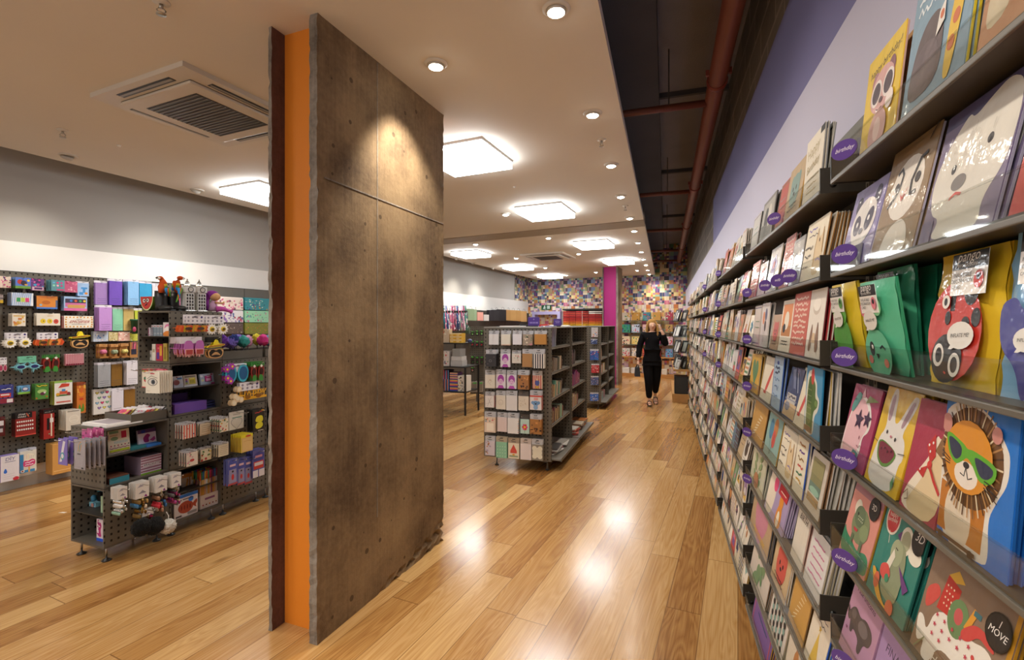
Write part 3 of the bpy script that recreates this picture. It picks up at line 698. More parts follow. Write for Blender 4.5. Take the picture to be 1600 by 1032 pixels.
def d_panda(bg, body='#e9e4e0', ear='#3c3450'):
    return bg, '#d6d2de', [('e', .24, .78, .10, .12, ear), ('e', .80, .80, .10, .13, ear), ('e', .52, .54, .37, .31, body), ('e', .34, .52, .11, .14, ear, .4), ('e', .70, .55, .11, .15, ear, -.4), ('e', .35, .53, .035, .035, '#f4f2f0'), ('e', .69, .56, .035, .035, '#f4f2f0'), ('e', .52, .43, .06, .04, ear), ('p', [(.2, 0), (.82, 0), (.74, .26), (.30, .26)], ear)]
def d_kraft():
    return '#8f7450', '#b9b2c4', [('e', .52, .58, .36, .34, '#e6dfd4'), ('p', [(.18, 0), (.86, 0), (.78, .22), (.58, .32), (.30, .24)], '#e6dfd4'), ('l', [(.26, .74), (.34, .78), (.40, .72), (.38, .60), (.28, .52), (.16, .46)], .045, DK), ('e', .31, .62, .05, .05, DK), ('l', [(.86, .80), (.74, .78), (.64, .62), (.66, .50), (.78, .50)], .045, DK), ('e', .76, .62, .055, .055, DK),
        ('p', [(.44, .54), (.50, .46), (.60, .58), (.50, .50)], '#c23a34'), ('l', [(.84, .9), (.94, 1.0)], .02, DK), ('l', [(.12, .95), (.9, .95)], .008, '#7a6240')]
def d_polar():
    sp = [('l', [(.1 + .05 * i, .62 + .12 * sin(i)), (.11 + .05 * i, .69 + .12 * sin(i))], .006, '#b9b3a8') for i in range(14)]
    return '#786c8c', '#a8a2b8', [('r', 0, .88, 1, 1, '#4f4a72'), ('p', [(.10, .22), (.02, .42), (.06, .62), (.20, .80), (.34, .92), (.42, .86), (.6, .94), (.78, 1.0), (.95, .92), (1, .70), (.98, .40), (.80, .20), (.84, 0), (.16, 0), (.26, .16)], '#ddd8cd'), ('e', .30, .52, .035, .04, DK), ('e', .72, .62, .035, .04, DK), ('e', .42, .40, .10, .065, '#77716e'), ('l', [(.34, .29), (.42, .32), (.50, .30)], .025, '#c8463c'), ('r', 0, .0, .18, .17, '#675d86')] + sp
def d_red(): return '#c23a34', '#b9b2b4', [('e', .3, .5, .2, .3, '#e9b8b0')]
def d_unicorn():
    return '#a83c62', '#8c2f52', [('p', [(.0, 0), (.62, 0), (.74, .22), (.70, .40), (.86, .48), (.88, .62), (.72, .80), (.42, .90), (.16, .78), (.02, .5)], '#f2ece6'), ('p', [(.03, .1), (.58, .1), (.68, .38), (.80, .52), (.80, .60), (.66, .76), (.42, .86), (.20, .75), (.06, .5)], '#eebfc6'), ('p', [(.55, .80), (.98, .86), (.62, .90)], '#7f8a4c'), ('p', [(.34, .84), (.42, .98), (.50, .86)], '#e6b0ba'),
        ('p', [(.06, .70), (.22, .92), (.40, .88), (.28, .74), (.14, .62)], '#5a9a94'), ('s', .46, .58, .17, '#3c1c40'), ('s', .74, .62, .14, '#3c1c40'), ('e', .62, .38, .015, .03, '#9a5a68'), ('l', [(.60, .28), (.68, .26), (.72, .30)], .015, '#9a5a68'), ('p', [(.40, .0), (.72, .0), (.70, .20), (.52, .22)], '#4f8f8c'), ('p', [(.50, .08), (.66, .08), (.64, .18), (.54, .18)], '#c85a78')]
def d_bunny():
    return '#e0b82c', '#c8961e', [('p', [(.02, 0), (.86, 0), (.84, .30), (.92, .36), (.86, .52), (.72, .58), (.92, .86), (.92, .96), (.78, .96), (.56, .66), (.44, .66), (.36, .98), (.24, 1.0), (.16, .84), (.26, .58), (.12, .46)], '#e4e0da'), ('p', [(.24, .66), (.22, .86), (.27, .95), (.33, .88), (.34, .66)], '#a88a92'), ('p', [(.64, .66), (.80, .92), (.87, .90), (.84, .80), (.70, .62)], '#a88a92'),
        ('p', [(.14, .48), (.20, .28), (.40, .20), (.62, .24), (.78, .40)], '#5c8a3a'), ('p', [(.18, .46), (.24, .30), (.40, .235), (.60, .27), (.73, .405)], '#7a2238'), ('e', .33, .55, .022, .028, DK), ('e', .60, .51, .022, .028, DK), ('e', .47, .52, .025, .018, '#c06a78')] + [('e', .30 + .1 * i, .37 + .02 * (i % 2), .011, .02, '#1c1416') for i in range(4)] + [('l', [(.78, .40), (.96, .42)], .01, DK), ('l', [(.16, .42), (.02, .44)], .01, DK), ('p', [(.80, .12), (.84, .20), (.88, .12), (.86, .04)], '#4c8c54')]
def d_pug():
    return '#a8324c', '#8c2a42', [('p', [(.0, 0), (1, 0), (1, .72), (.86, .78), (.74, .70), (.62, .74), (.55, .55), (.30, .36), (.1, .2)], '#efe2cc'), ('p', [(.08, 0), (1, 0), (1, .66), (.72, .60), (.48, .34)], '#e3cba0'), ('p', [(.66, .60), (.84, .84), (.96, .70), (.90, .55)], '#8a6238'), ('p', [(.30, .38), (.56, .46), (.50, .34)], '#c2302c'), ('p', [(.44, .62), (.60, .48), (.70, .56), (.60, .74)], '#c2302c'), ('e', .60, .47, .06, .06, '#d23c36'), ('e', .50, .63, .02, .02, '#f2ece4'), ('e', .56, .58, .02, .02, '#f2ece4'), ('e', .40, .40, .018, .018, '#f2ece4'), ('e', .60, .66, .02, .02, '#f2ece4'), ('l', [(.62, .46), (.80, .36), (.98, .28)], .05, '#c2302c'), ('l', [(.10, .12), (.20, .18), (.24, .10), (.16, .08)], .02, '#6a4a2c')]
def d_lion():
    s = [('p', [(-.02, 0), (.72, 0), (.76, .08), (.72, .30), (.80, .42), (.92, .56), (.92, .72), (.86, .78), (.70, .90), (.42, .99), (.12, .95), (-.02, .86)], '#ece6dc')]
    s += [('p', [(.0, .06), (.66, .06), (.68, .34), (.02, .40)], '#c47a2a'), ('e', .30, .20, .20, .30, '#e9d9c2'), ('e', .42, .62, .44, .44, '#6e4a28')]
    for i in range(44):
        a = 2 * pi * i / 44 + .07 * sin(i * 7); c = ('#e2d2b0', '#4a2e18', '#b98a54', '#8a6234')[i % 4]
        s.append(('l', [(.42 + .30 * cos(a), .62 + .24 * sin(a)), (.42 + .435 * cos(a), .62 + .385 * sin(a))], .016, c))
    s += [('e', .06, .80, .08, .09, '#c98a80'), ('e', .77, .82, .065, .07, '#c98a80'), ('e', .40, .62, .35, .32, '#dc922c'), ('e', .40, .50, .17, .12, '#f0e6da'), ('p', [(.05, .76), (.34, .70), (.40, .67), (.48, .68), (.80, .64), (.80, .56), (.72, .50), (.58, .50), (.49, .58), (.40, .62), (.34, .58), (.24, .54), (.12, .60)], '#5fae2e'),
        ('p', [(.09, .73), (.32, .68), (.32, .61), (.24, .57), (.15, .61)], '#2b3450'), ('p', [(.50, .65), (.76, .615), (.76, .57), (.69, .53), (.60, .53), (.53, .59)], '#2b3450'), ('e', .40, .565, .045, .03, DK), ('l', [(.40, .55), (.38, .49), (.32, .50)], .012, DK), ('l', [(.40, .55), (.44, .48), (.50, .50)], .012, DK)]
    s += [('l', [(.02, .60 - .03 * i), (.16, .56 - .015 * i)], .010, DK) for i in range(3)] + [('l', [(.66, .52 - .02 * i), (.84, .50 - .04 * i)], .010, DK) for i in range(3)]
    s += [('r', .02, .02, .62, .045, '#5a4028'), ('e', .10, .02, .04, .04, '#3a2a1c'), ('e', .56, .02, .04, .04, '#3a2a1c')]
    return '#2478d2', '#1f66b8', s
def d_dino():
    return '#dc9488', '#b98a2c', [('r', 0, .86, 1, 1, '#a8747c'), ('p', [(.0, 0), (1, 0), (1, .22), (.85, .28), (.6, .2), (.35, .26), (.1, .3), (0, .4)], '#3f8a66'), ('e', .5, .5, .30, .26, '#7f8c66'), ('e', .30, .68, .12, .13, '#e6dcc8'), ('e', .42, .60, .18, .16, '#66785a'), ('e', .66, .46, .14, .12, '#8a9a70'), ('p', [(.30, .44), (.46, .44), (.44, .40), (.34, .40)], '#c23a44'), ('e', .35, .62, .02, .025, DK), ('r', .30, .24, .38, .36, '#66785a'), ('r', .62, .22, .70, .36, '#66785a')] + [('e', .40 + .05 * (i % 4), .56 + .04 * (i // 4), .012, .012, '#cfd6b8') for i in range(8)] + [('e', .80, .82, .16, .17, '#1c1a1a'), ('t', '3D', .80, .80, .12, '#f0ece6', 0, 0)]
def d_mouse():
    return '#2f8276', '#1f5c54', [('e', .22, .80, .17, .20, '#f0e4d4'), ('e', .22, .80, .145, .17, '#cf3c40'), ('t', 'happy', .22, .82, .085, '#f4e8da', .2), ('t', 'birthday', .22, .77, .07, '#f4e8da', .2), ('l', [(.22, .68), (.26, .56)], .01, '#e8dccc'), ('e', .62, .70, .14, .17, '#e9e2d0'), ('e', .62, .70, .10, .12, '#a8a888'), ('e', .86, .64, .14, .10, '#e9e2d0'), ('p', [(.30, .10), (.74, .06), (.76, .46), (.66, .66), (.44, .64), (.36, .42)], '#8f9878'), ('e', .50, .54, .14, .16, '#a2aa88'), ('p', [(.42, .70), (.50, .66), (.50, .76)], '#6a3a7c'), ('l', [(.46, .58), (.52, .57)], .014, DK),
        ('p', [(.34, .36), (.44, .56), (.50, .50), (.44, .34)], '#e9e2d0'), ('p', [(.62, .46), (.92, .34), (.84, .26)], '#6a3a7c'), ('p', [(.24, .34), (.40, .40), (.52, .30), (.40, .22), (.26, .24)], '#d8524c'), ('e', .44, .26, .05, .05, '#3f8a66'), ('p', [(.05, .24), (.16, .26), (.44, .04), (.66, .02), (.60, .0), (.30, .02)], '#e0a83c'), ('e', .24, .16, .07, .10, '#d8694c'), ('e', .66, .05, .09, .09, '#d8694c'), ('e', .88, .80, .15, .17, '#191716'), ('t', '3D', .88, .785, .14, '#f0ece6', 0, .3)]
def d_move():
    s = [('p', [(.06, .06), (.0, .28), (.08, .30), (.16, .20), (.20, .42), (.46, .50), (.62, .44), (.80, .50), (.94, .40), (.98, .26), (.86, .22), (.80, .02), (.66, .02), (.62, .20), (.34, .20), (.28, 0), (.16, 0), (.16, .14)], '#efe8dc'), ('p', [(.02, .52), (.14, .62), (.22, .56), (.14, .42), (.06, .36)], '#d2524c'), ('p', [(.20, .44), (.24, .74), (.42, .70), (.40, .46)], '#c0342e'), ('p', [(.24, .74), (.34, .82), (.44, .76), (.34, .72)], '#d8a83c'), ('e', .46, .50, .12, .14, '#6a8a5c'), ('e', .46, .52, .05, .06, '#c85a5c'), ('l', [(.56, .48), (.62, .66)], .05, '#dc9a34'), ('r', .60, .62, .68, .66, '#3f6f78'),
        ('p', [(.52, .46), (.64, .58), (.80, .58), (.88, .50), (.80, .50), (.70, .52), (.62, .42), (.54, .40)], '#cf4a48'), ('p', [(.92, .28), (.99, .36), (1.0, .24)], '#cf4a48'), ('l', [(.74, .34), (.80, .30), (.86, .32)], .02, DK), ('e', .70, .36, .018, .018, '#cf4a48')]
    s += [('s', .24 + .10 * (i % 5), .40 - .08 * (i // 5), .022, '#c8485c') for i in range(12)] + [('e', .28 + .04 * (i % 3), .52 + .05 * (i // 3), .008, .008, '#f0dcc0') for i in range(12)]
    s += [('t', 'Happy', .44, .06, .10, '#efe6d6', 0, .2), ('l', [(.08, .02), (.18, .16)], .012, '#7f8a66')]
    s += [('e', .86, .66, .125, .125, '#1a1817'), ('e', .86, .66, .112, .112, '#2a2827'), ('t', 'I', .86, .69, .075, '#f2eee8', 0, .2), ('t', 'MOVE', .86, .63, .068, '#f2eee8', 0, .2)]
    return '#8c7460', '#c08a26', [('r', 0, .96, 1, 1, '#c08a26'), ('r', .96, 0, 1, 1, '#c08a26')] + s
def d_rhino():
    return '#b58aa8', '#a87e9c', [('t', 'I suk unicorns', .46, .80, .115, '#2c2430', -.06, .1), ('p', [(.10, .54), (.02, .44), (.12, .40), (.16, .44), (.20, .30), (.28, .30), (.30, .38), (.52, .34), (.54, .20), (.64, .20), (.68, .36), (.84, .40), (.88, .52), (.80, .60), (.60, .64), (.44, .58), (.26, .64), (.16, .60)], '#4a4448'), ('e', .58, .50, .16, .10, '#6a6468'), ('e', .24, .54, .08, .07, '#5c565a'), ('p', [(.04, .46), (.0, .58), (.08, .52)], '#2c282c'), ('h', .12, .3, .03, '#7a3a5c')]
def d_fina(): return '#a184b4', '#9276a6', [('t', 'FINALLY', .46, .62, .16, '#4a3c5c', 0, .1), ('r', .1, .1, .9, .12, '#7c6492')]
def d_bdaytext(): return '#e0d8c8', '#8a8a8c', [('r', .78, .9, 1, 1, '#2f2d2c'), ('t', 'Happy', .46, .70, .26, '#b3a47c', .1, 0), ('t', 'Birthday', .5, .48, .21, '#b3a47c', .1, 0)] + lines(.2, .85, .15, .35, 3, '#c4b694', .02, 3)
def d_horse():
    return '#e6dcc6', '#a8763c', [scrib(.1, .5, .86, '#7a6ab0', .02, 9, .02, 2), scrib(.15, .6, .76, '#5a5050', .014, 9, .02, 3), ('p', [(.52, .05), (.96, .08), (.92, .60), (.84, .80), (.80, .68), (.68, .68), (.62, .82), (.58, .64)], '#dcc49c'), ('l', [(.62, .82), (.56, .50), (.60, .20)], .03, '#b08a54'), ('l', [(.86, .80), (.92, .40)], .03, '#b08a54'), ('e', .74, .62, .025, .03, '#6a4a2c'), ('l', [(.68, .30), (.80, .32), (.90, .28)], .025, '#9a8ab8'), scrib(.06, .45, .55, '#4a4242', .018, 8, .03, 5), scrib(.10, .40, .42, '#4a4242', .018, 8, .03, 6), scrib(.06, .36, .25, '#4a4242', .018, 8, .03, 7)]
def d_photo(bg='#8c8884'):
    return bg, '#5a5654', [('r', .08, .08, .92, .92, '#b5b0a8'), ('r', .08, .08, .92, .4, '#6c6862'), ('e', .4, .5, .16, .2, '#3c3836'), ('e', .65, .55, .14, .18, '#d8d2c8'), ('r', .3, .1, .5, .42, '#4a4644')]
def d_coral():
    return '#c8685a', '#b9b0a8', [scrib(.12, .9, .9 - .09 * i, '#e4c2b0', .035, 14, .026, i) for i in range(9)]
def d_feet():
    return '#e6ded4', '#7c2a30', [('e', .5, .74, .24, .16, '#cfc2b4'), ('e', .5, .78, .23, .14, '#efe8de'), ('p', [(.16, .10), (.34, .08), (.40, .30), (.34, .52), (.26, .40)], '#8a6a58'), ('p', [(.84, .10), (.64, .08), (.60, .30), (.68, .56), (.76, .40)], '#8a6a58'), ('p', [(.36, .22), (.62, .22), (.56, .36), (.42, .36)], '#d8bc9a')]
def d_cactus():
    return '#4f9ac4', '#2a86b4', [('p', [(.02, 0), (.60, 0), (.62, .30), (.84, .40), (.90, .56), (.72, .62), (.70, .78), (.54, .86), (.44, .96), (.10, .92), (.04, .6)], '#e6e6d8'), ('p', [(.08, .04), (.54, .04), (.54, .36), (.78, .44), (.82, .54), (.62, .56), (.64, .74), (.48, .82), (.40, .88), (.14, .82)], '#56763a'), ('e', .42, .86, .10, .16, '#d0443a'), ('e', .28, .30, .16, .2, '#7a8a4c'), ('e', .30, .60, .14, .22, '#46682e'), ('e', .70, .49, .09, .06, '#7a9a54')] + [('e', .14 + .07 * (i % 5), .12 + .09 * (i // 5), .010, .012, '#cfc8a0') for i in range(35)] + [('r', .08, .04, .54, .12, '#8a6a4c')]
def d_redstroke():
    return '#e9dfc6', '#d8d0c0', [('p', [(.34, .22), (.52, .18), (.84, .72), (.78, .80), (.64, .66)], '#cf4c40'), ('r', .3, .16, .52, .22, '#cf4c40')]
def d_navy(): return '#34406a', '#2a3558', [('r', .02, .02, .98, .30, '#d8b88c'), ('e', .3, .22, .2, .10, '#8a8a98'), ('r', .15, .30, .85, .48, '#c9c4bc'), scrib(.2, .8, .42, '#5a5660', .04, 10, .03, 2), ('r', .05, .35, .95, .37, '#8a90a8'), ('p', [(.2, .95), (.5, .6), (.7, .6), (.4, .98)], '#6a7498'), ('l', [(.6, .9), (.9, .55)], .03, '#c6cde0')]
def d_paleblue(): return '#a9c2d8', '#3a62b8', [('r', 0, 0, .04, 1, '#3a62b8'), ('e', .45, .88, .12, .05, '#3a62b8'), scrib(.2, .7, .78, '#3c4c68', .06, 8, .03, 1), scrib(.2, .7, .70, '#3c4c68', .05, 8, .03, 4), scrib(.2, .75, .56, '#6a86a8', .03, 8, .03, 2), scrib(.25, .7, .40, '#6a86a8', .03, 8, .05, 5), scrib(.2, .7, .25, '#6a86a8', .03, 8, .03, 6)]
def d_polaroid(): return '#d8cec0', '#a07a58', [('r', .14, .42, .84, .90, '#8c8a62'), ('r', .14, .30, .84, .48, '#6f8a7c'), ('e', .5, .36, .3, .07, '#9ac0a8'), ('r', .14, .62, .84, .90, '#9c966a'), ('r', .14, .14, .84, .28, '#a88a60')]
def d_letters():
    cs = ['#a8743c', '#6a4a8c', '#8a6a3c', '#c8544c', '#4a7a5c', '#c89a3c']
    return '#e4dcc6', '#2f62c8', [scrib(.22 + .06 * (i % 2), .78, .84 - i * .12, cs[i % 6], .05, 7, .022, i) for i in range(6)]
def d_fox(): return '#a895b8', '#c9bcd6', [('p', [(0, 0), (.34, 0), (.42, .5), (.30, 1), (0, 1)], '#e4d6c2'), ('e', .34, .72, .10, .10, '#e0527c'), ('p', [(.56, .0), (.84, .0), (.82, .34), (.72, .56), (.60, .36)], '#d88a34'), ('e', .71, .52, .09, .09, '#d88a34'), ('e', .70, .16, .06, .10, '#efe2cc'), ('p', [(.50, .62), (.92, .60), (.94, .82), (.52, .86)], '#b82c36'), ('r', .60, .70, .86, .72, '#ecd8c8')]
def d_born(): return '#e2dccf', '#d6b0a0', [scrib(.25, .75, .86, DK, .06, 7, .03, 3), ('t', 'BIRTH', .5, .70, .24, DK, 0, .5)]
def d_vine(): return '#c7c7ac', '#d9d4c2', [('l', [(.5, .05), (.42, .3), (.56, .55), (.46, .9)], .02, '#5c7a4c')] + [('e', .5 + .18 * (1 if i % 2 else -1), .12 + .1 * i, .10, .05, '#7c9a6c', .5 * (1 if i % 2 else -1)) for i in range(8)] + [('e', .5, .22, .18, .12, '#b0744c')]
def d_kraftleaf(): return '#c8984c', '#8a6a44', [('l', [(.2 + .06 * i, .1 + .1 * i), (.4 + .06 * i, .2 + .08 * i)], .02, '#e9d6b0') for i in range(7)]
def d_yellowstar(): return '#e6ddcb', '#2f62c8', [('p', [(.28, .05), (.50, .62), (.72, .05)], '#d9b64c'), ('s', .5, .66, .08, '#c8a23c'), scrib(.2, .8, .84, '#6a6a70', .02, 9, .02, 2), scrib(.25, .75, .75, '#6a6a70', .02, 9, .02, 3)]
def d_watermelon(): return '#a9c04c', '#7c9a34', [('p', [(.15, 0), (.9, 0), (.8, .7), (.55, .9), (.3, .6)], '#e6d8c0'), ('p', [(.2, 0), (.78, 0), (.62, .72), (.4, .5)], '#dc5a6c')]
DES = {k[2:]: v for k, v in list(globals().items()) if k.startswith('d_') and callable(v)}

SOFT = ['#e8e0d0', '#ddd3c0', '#d9c9ae', '#e9e4da', '#cfc6bc', '#c9ad86', '#e2d6c8', '#d8d4d0', '#b89a78', '#e6dccb']
ACC = ['#c8584c', '#4f7f9a', '#d6a83c', '#7a5a94', '#5a8a5c', '#c87a9a', '#3a4a72', '#b87a44', '#2f2b2c', '#8aa8a0', '#d98a54']
CN = {'#e8e0d0': 'cream', '#ddd3c0': 'cream', '#d9c9ae': 'buff', '#e9e4da': 'white', '#cfc6bc': 'pale grey', '#c9ad86': 'kraft', '#e2d6c8': 'ivory', '#d8d4d0': 'grey white', '#b89a78': 'brown kraft', '#e6dccb': 'cream',
      '#c8584c': 'coral', '#4f7f9a': 'blue', '#d6a83c': 'gold', '#7a5a94': 'purple', '#5a8a5c': 'green', '#c87a9a': 'pink', '#3a4a72': 'navy', '#b87a44': 'tan', '#2f2b2c': 'black', '#8aa8a0': 'sage', '#d98a54': 'orange'}
MOT = ['flower', 'animal face', 'balloons', 'stripes', 'heart', 'framed picture', 'lettering', 'cake', 'leaves', 'dots', 'bottle', 'plain border']
def generic(r, simple=False):
    base = r.choice(SOFT) if r.random() < .8 else r.choice(ACC); a = r.choice([c for c in ACC if c != base]); b = r.choice([c for c in ACC if c not in (a, base)]); mt = r.choice(MOT); s = []
    if mt == 'flower': s = [('l', [(.5, .1), (.48, .5)], .03, '#5a7a4c')] + [('e', .5 + .16 * cos(t), .6 + .12 * sin(t), .11, .09, a, t) for t in [1.26 * i for i in range(5)]] + [('e', .5, .6, .08, .08, b)]
    elif mt == 'animal face': s = [('e', .3, .68, .1, .12, a), ('e', .7, .68, .1, .12, a), ('e', .5, .5, .3, .28, a), ('e', .4, .54, .03, .04, DK), ('e', .6, .54, .03, .04, DK), ('e', .5, .44, .05, .03, DK)] + lines(.2, .85, .16, .24, 2, DK, .016, r.randint(1, 99))
    elif mt == 'balloons': s = [('e', .32, .66, .15, .18, a), ('e', .62, .74, .14, .17, b), ('e', .58, .48, .12, .15, r.choice(ACC)), ('l', [(.32, .5), (.45, .1)], .012, DK), ('l', [(.62, .6), (.47, .1)], .012, DK)]
    elif mt == 'stripes': s = [('r', .06, .08 + .12 * i, .94, .14 + .12 * i, (a, b)[i % 2]) for i in range(7)]
    elif mt == 'heart': s = [('h', .5, .56, .32, a)] + lines(.2, .9, .14, .22, 2, b, .018, r.randint(1, 99))
    elif mt == 'framed picture': s = [('r', .1, .3, .9, .92, a), ('r', .1, .3, .9, .5, b), ('e', .5, .6, .2, .2, base), ('e', .35, .45, .12, .1, DK)] + lines(.2, .8, .14, .2, 2, DK, .016, 4)
    elif mt == 'lettering': s = lines(.12, .95, .25, .82, 5, a, .03, r.randint(1, 99))
    elif mt == 'cake': s = [('r', .25, .2, .75, .42, a), ('r', .32, .42, .68, .56, b), ('r', .48, .56, .52, .68, DK), ('e', .5, .72, .03, .06, '#d6a83c')]
    elif mt == 'leaves': s = [('e', .3 + .1 * (i % 5), .15 + .14 * (i % 6), .12, .05, (a, '#5a8a5c')[i % 2], .6 + i) for i in range(9)]
    elif mt == 'dots': s = [('e', .16 + .17 * (i % 5), .1 + .13 * (i // 5), .05, .05, (a, b)[i % 2]) for i in range(30)]
    elif mt == 'bottle': s = [('p', [(.36, .1), (.64, .1), (.64, .55), (.55, .66), (.55, .88), (.45, .88), (.45, .66), (.36, .55)], a), ('r', .36, .25, .64, .42, b)]
    else: s = [('r', .06, .05, .94, .07, a), ('r', .06, .93, .94, .95, a), ('r', .06, .05, .08, .95, a), ('r', .92, .05, .94, .95, a)] + lines(.25, .85, .45, .6, 2, b, .02, r.randint(1, 99))
    env = r.choice(['#e6e0d4', '#d8cfc0', '#b58a54', '#8a6a48', '#3a3634', '#c8b898', '#efe9df', '#d9a83c', '#6a6a70', '#c8c2cc'])
    return (base, env, s), '%s card with %s %s' % (CN[base], CN[a], mt)
def card_into(mb, w, h, des, gloss=True):
    base, env, sh = des
    mb.box(-w / 2, 0, 0, w / 2, .0016, h, base, 'sleeve' if gloss else 'paper')
    mb.box(-w / 2 - .001, .0016, .002, w / 2 + .001, .0046, h - .003, env, 'paper')
    draw(mb, w, h, sh, 0.0, 'sleeve' if gloss else 'paper')
_cards = {}
def card_mesh(key, w, h, des, gloss=True):
    k = (key, round(w, 3), round(h, 3))
    if k not in _cards:
        mb = MB(); card_into(mb, w, h, des, gloss); _cards[k] = mb.mesh('greeting_card')
    return _cards[k]
def card_M(x, y, z, lean, turn=0.0):
    return RW.mat(x, y, z) @ Matrix.Rotation(-pi / 2 + turn, 4, 'Z') @ Matrix.Rotation(-lean, 4, 'X')
NCARD = [0]
BEHIND = {'cactus': ['#1c1b1a', '#2a2826', '#c8a83c', '#e6e4e0', '#dcdad6'], 'letters': ['#2f62c8', '#8a8680'], 'born': ['#d8b0a0'], 'feet': ['#a82c34', '#c23a40', '#8a242c'], 'polaroid': ['#e4ddd0', '#a07a58', '#d8d0c4'], 'bear': ['#c9a39a', '#b8863c', '#d0aaa0']}
def pocket(k, row, y0, y1, h, key, n, lean_deg, desc=None, des=None, budget=True, gloss=True, xf=.4075, pitch=.0075, gap_desc=None, where=''):
    """a slot of n cards on a shelf; the front one faces the aisle, the rest stand behind it"""
    if key == 'bear': pitch = .0145
    if key in ('cactus', 'feet', 'polaroid'): pitch = .0105
    z = SHELF_Z[row] + .0105; w = abs(y1 - y0); yc = (y0 + y1) / 2
    if des is None: des = DES[key]() if isinstance(key, str) else None
    me = card_mesh(key, w, h, des, gloss)
    r = random.Random(hash((k, row, int(yc * 1000))) & 0xffff)
    for i in range(n):
        x = xf + .002 + i * pitch
        ln = min(R(lean_deg) + (r.uniform(-.02, .05) if i else 0), math.asin(max(0.01, min(1, (.519 - x) / h))))
        M = card_M(x, yc + (r.uniform(-.006, .006) if i else 0), z, ln, 0)
        if i and key in BEHIND:
            c = BEHIND[key][i % len(BEHIND[key])]; me = card_mesh((key, c), w, h * .97, (c, '#e0d8cc', []), gloss)
        o = obj('greeting_card', me, M=M, cat='greeting card')
        NCARD[0] += 1
        if i == 0: o['label'] = '%s, frontmost%s' % (desc, where)
        else:
            o['label'] = 'card behind the %s%s' % (desc, where); o['group'] = 'cards behind the %s%s' % (desc, where)
def rt(px, L=.412): return RW.on_x(px, L)
NB = [ # row, left px, right px, height, design, how many, lean, description
    (0, 1344, 1399, .205, 'bear', 6, 6, 'yellow card with pink bear in sunglasses'),
    (0, 1409, 1508, .225, 'party', 3, 7, 'blue grey card with elephant and spotted giraffe'),
    (0, 1528, 1640, .215, 'tanpink', 3, 8, 'tan card with cream and raspberry figures'),
    (1, 1310, 1356, .195, ('panda', 1), 3, 13, 'lavender card with white panda, blue edges'),
    (1, 1360, 1426, .225, 'kraft', 4, 12, 'brown kraft card with black and white bird'),
    (1, 1437, 1553, .215, 'polar', 4, 12, 'large purple grey card with furry polar bear'),
    (1, 1578, 1660, .20, 'red', 2, 12, 'red card at the edge beside the polar bear card'),
    (3, 1311, 1349, .19, 'unicorn', 2, 12, 'raspberry card with pink unicorn in star glasses'),
    (3, 1352, 1401, .205, 'bunny', 6, 13, 'yellow card with white rabbit eating watermelon'),
    (3, 1407, 1462, .20, 'pug', 2, 10, 'crimson card with pug wearing red spotted bow'),
    (3, 1466, 1577, .222, 'lion', 3, 4, 'big blue card with lion in green sunglasses'),
    (4, 1312, 1351, .185, 'dino', 3, 13, 'salmon card with grey green dinosaur'),
    (4, 1355, 1412, .205, 'mouse', 9, 13, 'teal card with grey mouse and red balloon'),
    (4, 1424, 1545, .205, 'move', 5, 13, 'brown card with white unicorn and black badge'),
    (5, 1312, 1352, .185, 'rhino', 2, 13, 'mauve card with dark grey rhino'),
    (5, 1356, 1412, .19, 'fina', 3, 12, 'violet card with plain capital lettering'),
]
for row, a, b, h, key, n, lean, desc in NB:
    des = d_panda('#8d84b6') if isinstance(key, tuple) else None
    pocket(0, row, rt(a), rt(b), h, key, n, lean, desc, des)
r_ = random.Random(21)
for row, a, b in ((5, 1420, 1500), (5, 1510, 1600)):
    g, ds = generic(r_); pocket(0, row, rt(a), rt(b), .19, ('nb', row, a), 3, 12, ds, g, where=', nearest bay, sixth shelf down')
